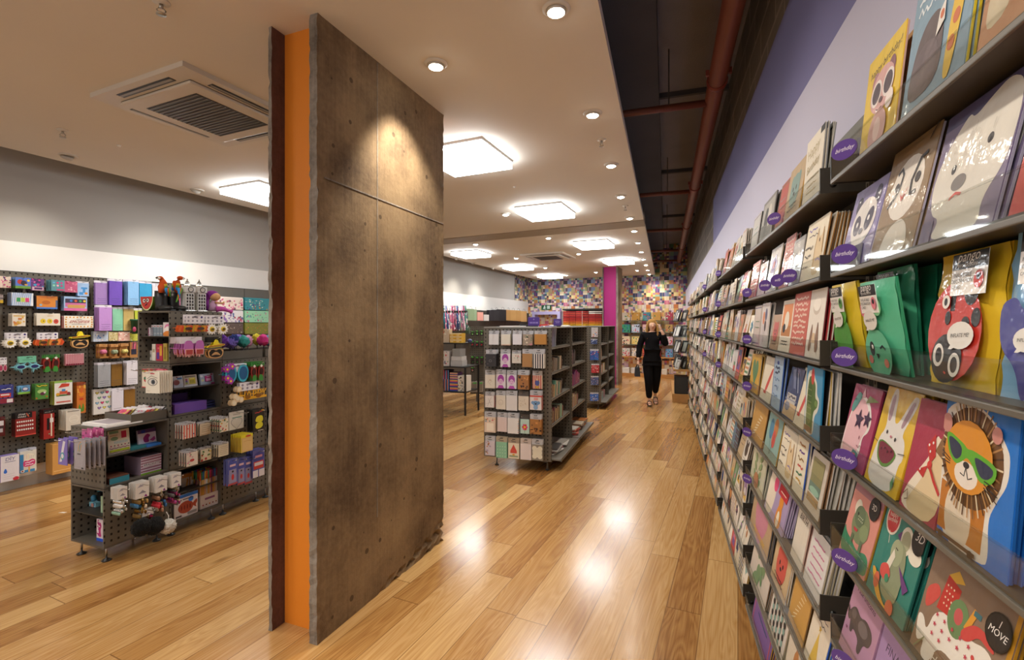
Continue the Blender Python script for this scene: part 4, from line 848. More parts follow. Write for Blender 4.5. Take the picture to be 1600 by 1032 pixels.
B2 = [
    (0, 1254, 1281, .20, 'bdaytext', 4, 5, 'cream card with pale gold capitals'), (0, 1224, 1248, .19, None, 3, 9, None), (0, 1210, 1223, .18, None, 2, 10, None), (0, 1186, 1205, .185, ('photo', 2), 5, 8, 'black photo card in orange envelope'), (0, 1172, 1183, .17, None, 3, 8, None),
    (1, 1250, 1281, .185, 'horse', 9, 9, 'cream card with a sketched tan horse'), (1, 1232, 1249, .16, ('photo', 1), 2, 8, 'grey photo card in a shiny sleeve'), (1, 1217, 1231, .195, ('coral', 3), 2, 9, 'tall pink lettered card'), (1, 1196, 1212, .19, None, 5, 9, None), (1, 1183, 1194, .15, None, 2, 8, None), (1, 1170, 1181, .18, ('coral', 4), 3, 8, 'salmon lettered card'),
    (2, 1258, 1281, .205, 'feet', 6, 6, 'white card with two brown petal shapes'), (2, 1234, 1257, .205, 'coral', 2, 6, 'coral card covered in cream writing'), (2, 1216, 1233, .19, None, 2, 7, None), (2, 1203, 1215, .14, None, 3, 8, None), (2, 1187, 1198, .195, None, 2, 5, None), (2, 1176, 1186, .19, None, 2, 5, None), (2, 1167, 1174, .15, None, 2, 10, None),
    (3, 1257, 1281, .205, 'cactus', 5, 3, 'blue card with a green cactus cut-out'), (3, 1238, 1255, .19, 'redstroke', 1, 13, 'cream card with a broad red brushstroke'), (3, 1222, 1240, .18, 'navy', 3, 12, 'navy card in a shiny sleeve'), (3, 1205, 1218, .205, 'paleblue', 2, 5, 'pale blue card in royal blue envelope'), (3, 1187, 1203, .19, ('redstroke', 1), 2, 10, 'cream card with a narrow red brushstroke'), (3, 1171, 1184, .185, None, 6, 6, None),
    (4, 1256, 1279, .175, 'polaroid', 8, 10, 'card like a framed landscape snapshot'), (4, 1238, 1253, .195, 'letters', 3, 7, 'cream card with rows of coloured words'), (4, 1215, 1235, .175, ('horse', 2), 6, 9, 'cream card with tan pony'), (4, 1193, 1212, .18, None, 6, 10, None), (4, 1172, 1190, .18, ('kraftleaf', 2), 5, 10, 'golden kraft card with pale leaves'),
    (5, 1256, 1280, .17, None, 6, 11, None), (5, 1236, 1252, .20, 'born', 6, 10, 'white card with heavy black capitals'), (5, 1195, 1222, .19, 'fox', 5, 12, 'lilac card with orange fox and red banner'), (5, 1172, 1190, .195, 'vine', 6, 8, 'sage card with a green vine'),
    (6, 1257, 1280, .19, 'yellowstar', 3, 12, 'cream card with yellow tree in blue envelope'), (6, 1232, 1254, .19, 'kraftleaf', 7, 11, 'kraft card with pale leaf print'), (6, 1205, 1226, .18, None, 7, 10, None), (6, 1172, 1198, .185, None, 4, 9, None),
    (7, 1256, 1280, .19, None, 3, 11, None), (7, 1226, 1250, .195, None, 2, 9, None), (7, 1200, 1222, .18, None, 6, 11, None), (7, 1172, 1195, .18, None, 4, 10, None),
    (8, 1240, 1262, .20, 'watermelon', 2, 12, 'lime card with a pink melon shape'), (8, 1210, 1232, .19, None, 4, 11, None), (8, 1175, 1200, .19, None, 4, 10, None)]
used = set()
for row, a, b, h, key, n, lean, desc in B2:
    r_ = random.Random(a * 7 + row); des = None; gl = r_.random() < .6
    if key is None:
        for _ in range(60):
            des, desc = generic(r_)
            if (desc, row) not in used: break
        used.add((desc, row)); key = ('g', a, row)
    elif isinstance(key, tuple): des = DES[key[0]]()
    n = max(2, min(n, 9))
    pocket(1, row, rt(a), rt(b), h, key, n, lean, desc, des, gloss=gl, where=', second bay, %s shelf' % ROWN[row] + (' down' if 0 < row < 8 else ''))
print('CARDS', NCARD[0])
stock = MB()
for k in range(2, NBAY):
    ya, yb = bay_y(k); last = {}
    for row in range(9):
        r_ = random.Random(k * 100 + row); y = ya + .012; j = 0
        while y < yb - .09:
            w = min(r_.uniform(.105, .175), yb - .012 - y); h = r_.uniform(.145, .21); n = r_.randint(2, 8 if k < 5 else 4); lean = r_.uniform(4, 14)
            des, desc = generic(r_, True)
            if k == 2 and NCARD[0] < 298:
                for _ in range(80):
                    if (desc, row) not in last: break
                    des, desc = generic(r_, True)
                last[(desc, row)] = 1
                nn = 1
                wh = ', third bay, %s shelf' % ROWN[row] + (' down' if 0 < row < 8 else '')
                pocket(k, row, y, y + w, h, ('t', k, row, j), 1, lean, desc, des, where=wh)
                i0 = 1
            else: i0 = 0
            for i in range(i0, n):
                x = .4095 + i * .0085
                ln = min(R(lean) + r_.uniform(-.01, .05), math.asin(max(.01, min(1, (.519 - x) / h))))
                stock.push(card_M(x, y + w / 2 + r_.uniform(-.005, .005), SHELF_Z[row] + .0105, ln))
                card_into(stock, w, h, (des[0], des[1], des[2] if i == 0 else []), r_.random() < .5); stock.pop()
            y += w + r_.uniform(.002, .018); j += 1
stock.build('greeting_card_stock', label='mass of small greeting cards filling the distant shelf bays along the card wall', cat='greeting card', kind='stuff')
print('CARDS', NCARD[0])

def bag(w, h, base, back, shapes, seed, thick=.03, header=True):
    """a puffed plastic pack with a black and white product label at the top"""
    r = random.Random(seed); mb = MB(); mb.mats = ['sleeve']; nx, nz = 8, 10
    def dep(i, j):
        a = sin(pi * i / nx) * sin(pi * min(1, j / nz * 1.05)); return -thick * .5 * a + r.uniform(-.0015, .0015)
    fr_ = [(-w / 2 + w * i / nx + (.004 * sin(j * 2.1 + seed) if i in (0, nx) else 0), dep(i, j), h * j / nz) for j in range(nz + 1) for i in range(nx + 1)]
    mb.add(fr_, [(j * (nx + 1) + i, j * (nx + 1) + i + 1, (j + 1) * (nx + 1) + i + 1, (j + 1) * (nx + 1) + i) for j in range(nz) for i in range(nx)], base, None, True)
    mb.box(-w / 2 - .002, .0015, 0, w / 2 + .002, .006, h, back, 'sleeve')
    y = -thick * .5
    draw(mb, w * .92, h, shapes, y - .001, 'sleeve')
    b = mb
    return b
def pack_label(w, h, icon, note):
    mb = MB(); lw, lh = w * .52, h * .30
    mb.box(-lw / 2, 0, 0, lw / 2, .0006, lh, '#efece6', 'sleeve')
    draw(mb, lw, lh, [('r', 0, .62, 1, 1, '#171615'), ('t', 'pango', .46, .80, .26, '#f4f2ee', 0, .3), ('t', 'productions', .46, .67, .115, '#d8d4ce', 0, 0), ('t', 'INFLATABLE', .34, .44, .095, '#3c3a38', 0, .1), ('t', 'DECORATION', .34, .30, .095, '#3c3a38', 0, .1), ('t', 'CARD', .20, .16, .095, '#3c3a38', 0, .1), ('e', .82, .34, .13, .15, icon), ('e', .82, .40, .06, .06, DK)], 0, 'sleeve')
    return mb
def pack_bubble(w):
    mb = MB(); draw(mb, w * .40, w * .26, [('e', .5, .5, .5, .31, '#e8e4dc'), ('p', [(.2, .2), (.05, -.1), (.4, .1)], '#e8e4dc'), ('t', 'INFLATE ME!', .5, .44, .125, '#55504c', .05, .1)], 0, 'sleeve'); return mb
LB = [('e', .5, .40, .46, .50, '#c8382e'), ('p', [(.42, .55), (.50, .55), (.52, .9), (.40, .9)], '#1b1716'), ('e', .75, .68, .11, .13, '#1b1716'), ('e', .70, .45, .07, .08, '#1b1716'), ('e', .86, .50, .07, .09, '#1b1716'), ('e', .40, .50, .05, .07, '#1b1716'), ('e', .44, .20, .27, .25, '#1b1716'), ('e', .30, .22, .10, .12, '#efeae2'), ('e', .31, .22, .06, .08, '#1b1716'), ('e', .60, .16, .10, .12, '#efeae2'), ('e', .60, .16, .06, .08, '#1b1716'), ('l', [(.44, .10), (.48, .09)], .02, '#c8382e'), ('e', .36, .62, .07, .07, '#efeae2'), ('e', .36, .62, .03, .04, '#1b1716')]
DN = [('p', [(.05, .55), (.10, .30), (.40, .18), (.52, .0), (.62, .02), (.70, .24), (.98, .30), (.98, .62), (.60, .60), (.44, .50), (.30, .60)], '#3c3c8e'), ('e', .84, .78, .14, .17, '#2f6fc0'), ('e', .84, .84, .10, .10, '#eae6e0'), ('e', .86, .84, .04, .05, '#23407a'), ('e', .88, .64, .05, .06, '#d84c58'), ('e', .78, .58, .05, .06, '#d84c58')]
BD = [('e', .5, .22, .40, .34, '#66c29a'), ('e', .34, .27, .08, .10, '#22302a'), ('e', .36, .29, .03, .03, '#f0f0ea'), ('l', [(.60, .28), (.68, .31), (.76, .27)], .03, '#22302a'), ('e', .26, .15, .07, .06, '#e08a78'), ('e', .74, .13, .07, .06, '#e08a78'), ('p', [(.46, .22), (.56, .22), (.51, .16)], '#22302a'), ('e', .3, .7, .14, .12, '#e07c8c'), ('e', .7, .72, .14, .12, '#8cd09a')]
FR = [('e', .5, .30, .40, .42, '#4f9a3a'), ('e', .3, .08, .12, .12, '#3f8a32'), ('e', .7, .08, .12, .12, '#3f8a32'), ('e', .35, .62, .14, .13, '#6ab04a'), ('e', .66, .62, .14, .13, '#6ab04a')]
CC = [('e', .5, .26, .34, .30, '#2f8a62'), ('e', .5, .6, .2, .14, '#c8463c')]
z3 = SHELF_Z[2] + .0105
for a, b, h, base, back, sh, lean, turn, x, lb, ic, lt in (
        (1308, 1347, .20, '#d9bf2e', '#c4a91f', FR, -7, .0, .425, 'yellow puffed plastic pack with green frog shape, behind the purple tag', '#4f9a3a', 0),
        (1326, 1366, .205, '#d3b92c', '#bda322', FR, -2, .0, .470, 'yellow puffed pack standing behind the frog pack', '#4f9a3a', 0),
        (1356, 1411, .19, '#5fbf98', '#2f9a70', BD, -8, .0, .420, 'pale green puffed pack with winking bird face', '#e07c8c', 0),
        (1372, 1426, .215, '#4cae84', '#1f7f5a', CC, -3, .0, .452, 'green puffed pack right behind the winking bird pack', '#e07c8c', 0),
        (1398, 1446, .215, '#2f9a70', '#176a4a', CC, 2, .0, .476, 'green puffed pack, middle one behind the bird pack', '#c8463c', 0),
        (1418, 1474, .225, '#2a9068', '#12583e', CC, 6, .0, .494, 'dark green puffed pack, rearmost beside the ladybird pack', '#c8463c', 0),
        (1441, 1538, .215, '#e0bd2c', '#c9a51f', LB, 5, .0, .425, 'yellow puffed pack with big red and black ladybird', '#c8382e', .18),
        (1546, 1660, .225, '#7fb4dc', '#6a9fc8', DN, 5, .0, .425, 'pale blue puffed pack with dark blue spotted monster', '#2f6fc0', .1)):
    w = abs(rt(a, x) - rt(b, x)); yc = (rt(a, x) + rt(b, x)) / 2
    t = obj('inflatable_pack', None, M=card_M(x + .012, yc, z3, R(lean), turn), label=lb, cat='party pack', group='inflatable packs')
    bag(w, h, base, back, sh, a).build('plastic_bag', t)
    pack_label(w, h, ic, 0).build('product_label', t, (lt * w, -.0185, h * .66), 0)
    pack_bubble(w).build('speech_sticker', t, (lt * w - .02 * w, -.0195, h * (.47 if lt == 0 else .27)), 0)

_tag = {}
def tag_mesh(word):
    if word not in _tag:
        mb = MB(); pts = ell(0, 0, .031, .0225, 30)
        mb.prism([(p[0], p[1] + .0225) for p in pts], 0, .0018, '#5a3f8e', 'plastic')
        draw(mb, .062, .045, [('t', word, .5, .43, .215 if len(word) > 5 else .25, '#efe8f4', 0, .5)], 0, 'plastic')
        _tag[word] = mb.mesh('category_tag')
    return _tag[word]
def shelf_tag(k, row, dy, word, where, dz=.014):
    y = bay_y(k)[1] - dy
    obj('category_tag', tag_mesh(word), M=card_M(.384, y, SHELF_Z[row] + dz, 0, .6), label='purple oval shelf tag reading %s, %s' % (word, where), cat='shelf tag', group='purple shelf tags')
for row in range(6): shelf_tag(0, row, .145, 'birthday', 'nearest bay, %s shelf%s' % (ROWN[row], ' down' if row else ''))
shelf_tag(1, 0, .77, 'birthday', 'second bay, top shelf'); shelf_tag(1, 1, .60, 'birthday', 'second bay, second shelf, third of four', ); shelf_tag(1, 1, .83, 'wife', 'second bay, second shelf, next to the nearest one'); shelf_tag(1, 1, 1.0, 'birthday', 'second bay, second shelf, nearest of four'); shelf_tag(1, 1, .15, 'wife', 'second bay, second shelf, far end')
for row in (2, 3, 4, 5): shelf_tag(1, row, .15, 'birthday', 'second bay, %s shelf down' % ROWN[row])
for k in (2, 3):
    for row in (0, 1, 2, 3): shelf_tag(k, row, .15, 'birthday', '%s bay, %s shelf%s' % (BAYN[k], ROWN[row], ' down' if row else ''))
def peg_mat():
    m, nt, out = newmat('pegboard'); L = nt.links
    b = N(nt, 'ShaderNodeBsdfPrincipled'); L.new(b.outputs[0], out.inputs[0]); b.inputs['Roughness'].default_value = 0.5; b.inputs['Specular IOR Level'].default_value = .3
    tc = N(nt, 'ShaderNodeTexCoord'); sx = N(nt, 'ShaderNodeSeparateXYZ'); L.new(tc.outputs['Object'], sx.inputs[0])
    def mth(op, a, b_=None):
        n = N(nt, 'ShaderNodeMath', operation=op)
        for i, v in enumerate((a, b_)):
            if v is None: continue
            if isinstance(v, (int, float)): n.inputs[i].default_value = v
            else: L.new(v, n.inputs[i])
        return n.outputs[0]
    s = mth('ADD', sx.outputs['X'], sx.outputs['Y'])
    def d(v): return mth('ABSOLUTE', mth('SUBTRACT', mth('FRACT', mth('DIVIDE', mth('ADD', v, 10.02), .0415)), .5))
    rr = mth('MAXIMUM', d(s), mth('MULTIPLY', d(sx.outputs['Z']), .8))
    hole = mth('LESS_THAN', rr, .145)
    mx = N(nt, 'ShaderNodeMix', data_type='RGBA'); L.new(hole, mx.inputs[0]); mx.inputs[6].default_value = H('#696359'); mx.inputs[7].default_value = H('#1a1715'); L.new(mx.outputs[2], b.inputs['Base Color'])
    bp = N(nt, 'ShaderNodeBump', i_Strength=0.5, i_Distance=0.004); L.new(mth('SUBTRACT', 1.0, hole), bp.inputs['Height']); L.new(bp.outputs[0], b.inputs['Normal'])
peg_mat()
PG = '#5d574e'; PGD = '#413c36'
def hook_mesh():
    mb = MB(); mb.box(-.012, -.003, -.02, .012, 0, .01, '#8f8b84', 'steel'); mb.tube([(0, 0, 0), (0, -.17, .004), (0, -.19, .012)], .0025, '#c9c6c0', 'steel', 6); return mb.mesh('hook')
HOOK = hook_mesh()
XW = -6.12
PANEL = {}
for i, (y0, y1, lb) in enumerate(((1.0, 1.89, 'perforated grey pegboard panel at the picture edge, nearest the camera on the wall'), (1.90, 2.795, 'perforated grey pegboard panel full of stickers and novelty glasses'), (2.80, 3.69, 'perforated grey pegboard panel hung with tissue paper packs'), (3.70, 4.585, 'grey wall panel behind the pink and white wrapping paper'), (4.59, 5.49, 'grey wall panel behind the teal and mint wrapping paper'), (5.50, 6.4, 'grey wall panel hidden beside the concrete pillar'))):
    t = thing('pegboard_panel', lb, 'pegboard', MAIN.w(XW, y0), MAIN.rz, 'wall pegboard panels')
    mb = MB(); mb.mats = ['pegboard' if i < 3 else 'powder']; mb.box(-.03, 0, .20, 0, y1 - y0, 2.05, '#6a655d'); mb.build('board', t)
    mb = MB(); mb.box(-.028, -.004, .19, .003, 0, 2.052, PGD, 'powder'); mb.box(-.028, 0, 2.05, .003, y1 - y0, 2.056, PGD, 'powder'); mb.build('edge_strip', t)
    PANEL[i] = (t, y0, y1)
for k in range(7):
    y0 = 6.5 + k * 1.35
    t = thing('pegboard_panel', 'dark wall panel beyond the pillar, %s towards the wallpaper' % ORD[k], 'pegboard', MAIN.w(XW, y0), MAIN.rz, 'wall panels beyond the pillar')
    mb = MB(); mb.mats = ['powder']; mb.box(-.03, 0, .20, 0, 1.34, 1.95, '#4a453f'); mb.build('board', t)

class Wall:
    """a display plane: frame, which local axis it faces, and how far out things hang"""
    def __init__(s, fr, face, pos, hookpar=None):
        s.fr = fr; s.face = face; s.pos = pos; s.rot = pi / 2 if face == 'x' else 0.0; s.par = hookpar
    def place(s, out, bbox):
        x0, y0, x1, y1 = bbox
        if s.face == 'x':
            X = s.pos + out; a, b = s.fr.on_x(x0, X), s.fr.on_x(x1, X); c = (a + b) / 2; w = abs(b - a)
            zb, zt = s.fr.z(X, c, y1), s.fr.z(X, c, y0); loc = (X, c)
        else:
            Y = s.pos - out; a, b = s.fr.on_y(x0, Y), s.fr.on_y(x1, Y); c = (a + b) / 2; w = abs(b - a)
            zb, zt = s.fr.z(c, Y, y1), s.fr.z(c, Y, y0); loc = (c, Y)
        return loc, w, zb, zt
    def M(s, loc, z, tilt=0.0, turn=0.0, back=0.0):
        l = (loc[0] - back, loc[1]) if s.face == 'x' else (loc[0], loc[1] + back)
        return s.fr.mat(l[0], l[1], z, extra=s.rot + turn) @ Matrix.Rotation(tilt, 4, 'X')
    def hook(s, loc, z):
        if s.par is None: return
        if s.face == 'x': o = obj('hook', HOOK, s.par, M=s.par.matrix_basis.inverted() @ s.fr.mat(s.pos + .002, loc[1], z, extra=s.rot))
        else: o = obj('hook', HOOK, s.par, M=s.par.matrix_basis.inverted() @ s.fr.mat(loc[0], s.pos - .002, z, extra=s.rot))
def busy(cols, n=14, seed=1, s0=.04, s1=.12, box=(.04, .04, .96, .96)):
    r = random.Random(seed); o = []
    for i in range(n):
        x, y = r.uniform(box[0], box[2]), r.uniform(box[1], box[3]); c = r.choice(cols); a, b = r.uniform(s0, s1), r.uniform(s0, s1)
        x = min(max(x, a), 1 - a)
        o.append(('e', x, y, a, b, c, r.uniform(0, 3)) if r.random() < .6 else ('r', max(0, x - a), max(0, y - b * .6), min(1, x + a), min(1, y + b * .6), c))
    return o
def pack_into(mb, w, h, d, base, shapes, header=None, side=None, mat='sleeve'):
    """retail pack: body of depth d with printed front, optional clear header with a slot"""
    hh = h * (1 - (header[0] if header else 0))
    mb.box(-w / 2, 0, 0, w / 2, d, hh, side or base, mat)
    mb.add([(-w / 2, -.0003, 0), (w / 2, -.0003, 0), (w / 2, -.0003, hh), (-w / 2, -.0003, hh)], [(0, 1, 2, 3)], base, mat)
    draw(mb, w, hh, shapes, -.0004, mat)
    if header:
        mb.box(-w / 2, d * .4, hh, w / 2, d * .4 + .001, h, header[1], mat)
        draw(mb, w, h, [('r', .4, 1 - header[0] * .38, .6, 1 - header[0] * .22, '#5a564f')] + (header[2] if len(header) > 2 else []), d * .4, mat)
def stack(wall, bbox, n, name, cat, desc, build, out=None, pitch=.022, d=.008, tilt=0.0, hook=True, seed=0, where='', turn=0.0, drop=0.0):
    """n identical packs on one hook; the front one spans the photographed box"""
    if out is None: out = .035 + pitch * n
    out = min(out, .24)
    loc, w, zb, zt = wall.place(out, bbox); h = zt - zb
    mb = MB(); build(mb, w, h); me = mb.mesh(name)
    r = random.Random(seed or int(bbox[0] * 31 + bbox[1]))
    for i in range(n):
        M = wall.M(loc, zb - (drop * i), tilt + (r.uniform(-.02, .02) if i else 0), turn + (r.uniform(-.03, .03) if i else 0), back=i * pitch)
        o = obj(name, me, M=M, cat=cat)
        if i == 0: o['label'] = ('%s, frontmost%s' % (desc, where)) if n > 1 else desc + where
        else: o['label'] = 'pack behind the %s%s' % (desc, where); o['group'] = 'packs behind the %s%s' % (desc, where)
        tag(o, o['label'])
    if hook: wall.hook(loc, zt - h * .07)
    return loc, w, h
def simple(base, shapes, d=.008, header=None, side=None, mat='sleeve'):
    return lambda mb, w, h: pack_into(mb, w, h, d, base, shapes, header, side, mat)

LWALL = Wall(MAIN, 'x', XW, None)
def on_panel(px):
    y = MAIN.on_x(px, XW)
    for t, a, b in PANEL.values():
        if a <= y <= b: return t
    return None
def L_(bbox, n, name, cat, desc, base, shapes, **k):
    LWALL.par = on_panel((bbox[0] + bbox[2]) / 2)
    kw = {q: k.pop(q) for q in ('d', 'header', 'side', 'mat') if q in k}
    return stack(LWALL, bbox, n, name, cat, desc, simple(base, shapes, **kw), **k)
CL = (.12, '#cfccd0'); clr = ['#d8486a', '#e0b83c', '#3f7fb8', '#7a3a8a', '#2f8a6a']
L_((0, 432, 17, 450), 3, 'sticker_pack', 'stickers', 'cream sticker pack with pink and purple dots', '#efd9c8', busy(['#c8327c', '#4a2a6a', '#d83c8c', '#3a3a7a'], 18, 3, .05, .09))
L_((24, 434, 48, 451), 5, 'sticker_pack', 'stickers', 'blue and green picture pack with a yellow sun', '#5a78c8', [('r', 0, 0, 1, .22, '#6a9a3c'), ('e', .3, .6, .18, .2, '#b83a2c'), ('e', .55, .5, .2, .22, '#3a2a3a'), ('e', .85, .75, .1, .1, '#e8c83c'), ('e', .7, .35, .12, .06, '#d8a82c')], side='#4f8a4a')
L_((48, 436, 69, 454), 3, 'sticker_pack', 'stickers', 'purple and pink mosaic sticker pack', '#6a3a7c', busy(['#d8408c', '#8a4a9c', '#4a2a6a', '#e06aa0', '#3fa0c8'], 26, 5) + [('r', .1, 0, .95, .3, '#d8b0c0'), ('r', .25, .08, .85, .25, '#5a2a6a')])
L_((80, 438, 101, 455), 5, 'sticker_pack', 'stickers', 'teal pack with rows of pink and blue icons', '#5a8f98', [('e', .2 + .28 * (i % 3), .75 - .26 * (i // 3), .09, .09, ['#5fa8d0', '#d8347c', '#c83a8a', '#8fd0b0', '#e8a0b8', '#b83a7a'][i]) for i in range(6)] + [('r', .4, .05, .95, .18, '#c8487a')])
L_((101, 440, 121, 457), 3, 'sticker_pack', 'stickers', 'dusty pink sticker pack', '#c0587c', busy(['#e0a0b0', '#a83a5c', '#d87a94'], 12, 8))
L_((121, 440, 139, 463), 2, 'sticker_pack', 'stickers', 'pale blue pack with a blue figure', '#9ab8dc', [('r', .3, .55, .85, .68, '#3f8ac8'), ('r', .45, .25, .68, .6, '#3f8ac8'), ('r', .15, .1, .5, .3, '#3f8ac8'), ('e', .75, .22, .14, .12, '#d88a2c')], header=CL)
L_((0, 460, 5, 474), 2, 'party_box', 'party box', 'sliver of a grey and yellow box at the picture edge', '#a89a98', [('r', 0, 0, 1, .35, '#e0b82c'), ('r', 0, .5, 1, .6, '#4a3a3a')], d=.02)
L_((18, 458, 52, 478), 4, 'party_box', 'party box', 'blue and white striped box with three coloured squares', '#e4e6ea', [('p', [(-.0 + .09 * i, 0), (.04 + .09 * i, 0), (.10 + .09 * i, 1), (.06 + .09 * i, 1)], '#7fa8dc') for i in range(10)] + [('r', .2, .28, .82, .64, '#e8e4d8'), ('r', .22, .3, .4, .62, '#2f9a5a'), ('r', .42, .3, .6, .62, '#c8dc5a'), ('r', .62, .3, .8, .62, '#d83c78')], d=.018, side='#8aa0c8')
L_((57, 463, 90, 483), 3, 'party_box', 'party box', 'orange box with dark ends and a blue base', '#d8862c', [('r', .9, .1, 1, .7, '#4a5a78'), ('r', 0, 0, 1, .13, '#3f78c8'), ('p', [(.05, .9), (.5, .8), (.9, .9), (.9, 1), (.05, 1)], '#c8722c'), ('e', .2, .3, .07, .06, '#8ab0c8'), ('e', .45, .5, .2, .12, '#b8641c')], d=.02, side='#3f4a58')
L_((100, 464, 136, 486), 3, 'party_box', 'party box', 'pale blue box with pink banner and gold plate', '#9ab8dc', [('r', .05, .5, .95, .85, '#3a3048'), ('r', 0, 0, 1, .18, '#d86aa0'), ('r', .05, .28, .95, .55, '#c86a9c'), ('r', .15, .2, .9, .42, '#c89a54'), ('e', .3, .7, .06, .06, '#3f7fd0'), ('e', .5, .7, .06, .06, '#d85a2c'), ('e', .7, .7, .06, .06, '#3fa05a'), ('e', .88, .7, .06, .06, '#e0c02c')], d=.02, side='#8aa8d0')
L_((19, 490, 40, 510), 4, 'sticker_pack', 'stickers', 'cream pack with yellow and orange food', '#e9e0d0', [('r', .1, .76, .95, .84, '#d8b04c')] + busy(['#e0b04c', '#d88a4c', '#e8c878'], 10, 9, .06, .16, (.1, .1, .9, .7)), d=.012)
L_((57, 490, 94, 509), 3, 'emoji_pack', 'novelty pack', 'cream pack with two yellow faces and a red one', '#e8e0cf', [('e', .27, .36, .115, .13, '#e8c82c'), ('e', .55, .36, .115, .13, '#e8c82c'), ('e', .82, .34, .11, .13, '#cc4a3c'), ('e', .29, .36, .02, .04, DK), ('e', .57, .38, .02, .04, DK), ('e', .82, .36, .05, .03, '#8a2a24'), ('l', [(.45, .78), (.7, .8)], .02, '#d8a84c')], d=.01)
L_((100, 494, 146, 513), 3, 'party_box', 'party box', 'white box with red capitals and orange face border', '#ece6da', [('e', .08 + .12 * i, .88, .03, .03, '#e0a02c') for i in range(8)] + [('e', .08 + .12 * i, .12, .03, .03, '#e0a02c') for i in range(8)] + [('e', .06, .3 + .2 * i, .03, .03, '#e0a02c') for i in range(3)] + [('e', .94, .3 + .2 * i, .03, .03, '#e0a02c') for i in range(3)] + [('t', 'EMOJIFIER', .5, .42, .155, '#a8302c', 0, .5), ('r', .25, .3, .75, .33, '#8a7a70'), ('r', .4, .7, .6, .73, '#8a7a70')], d=.015, side='#c85a5c')

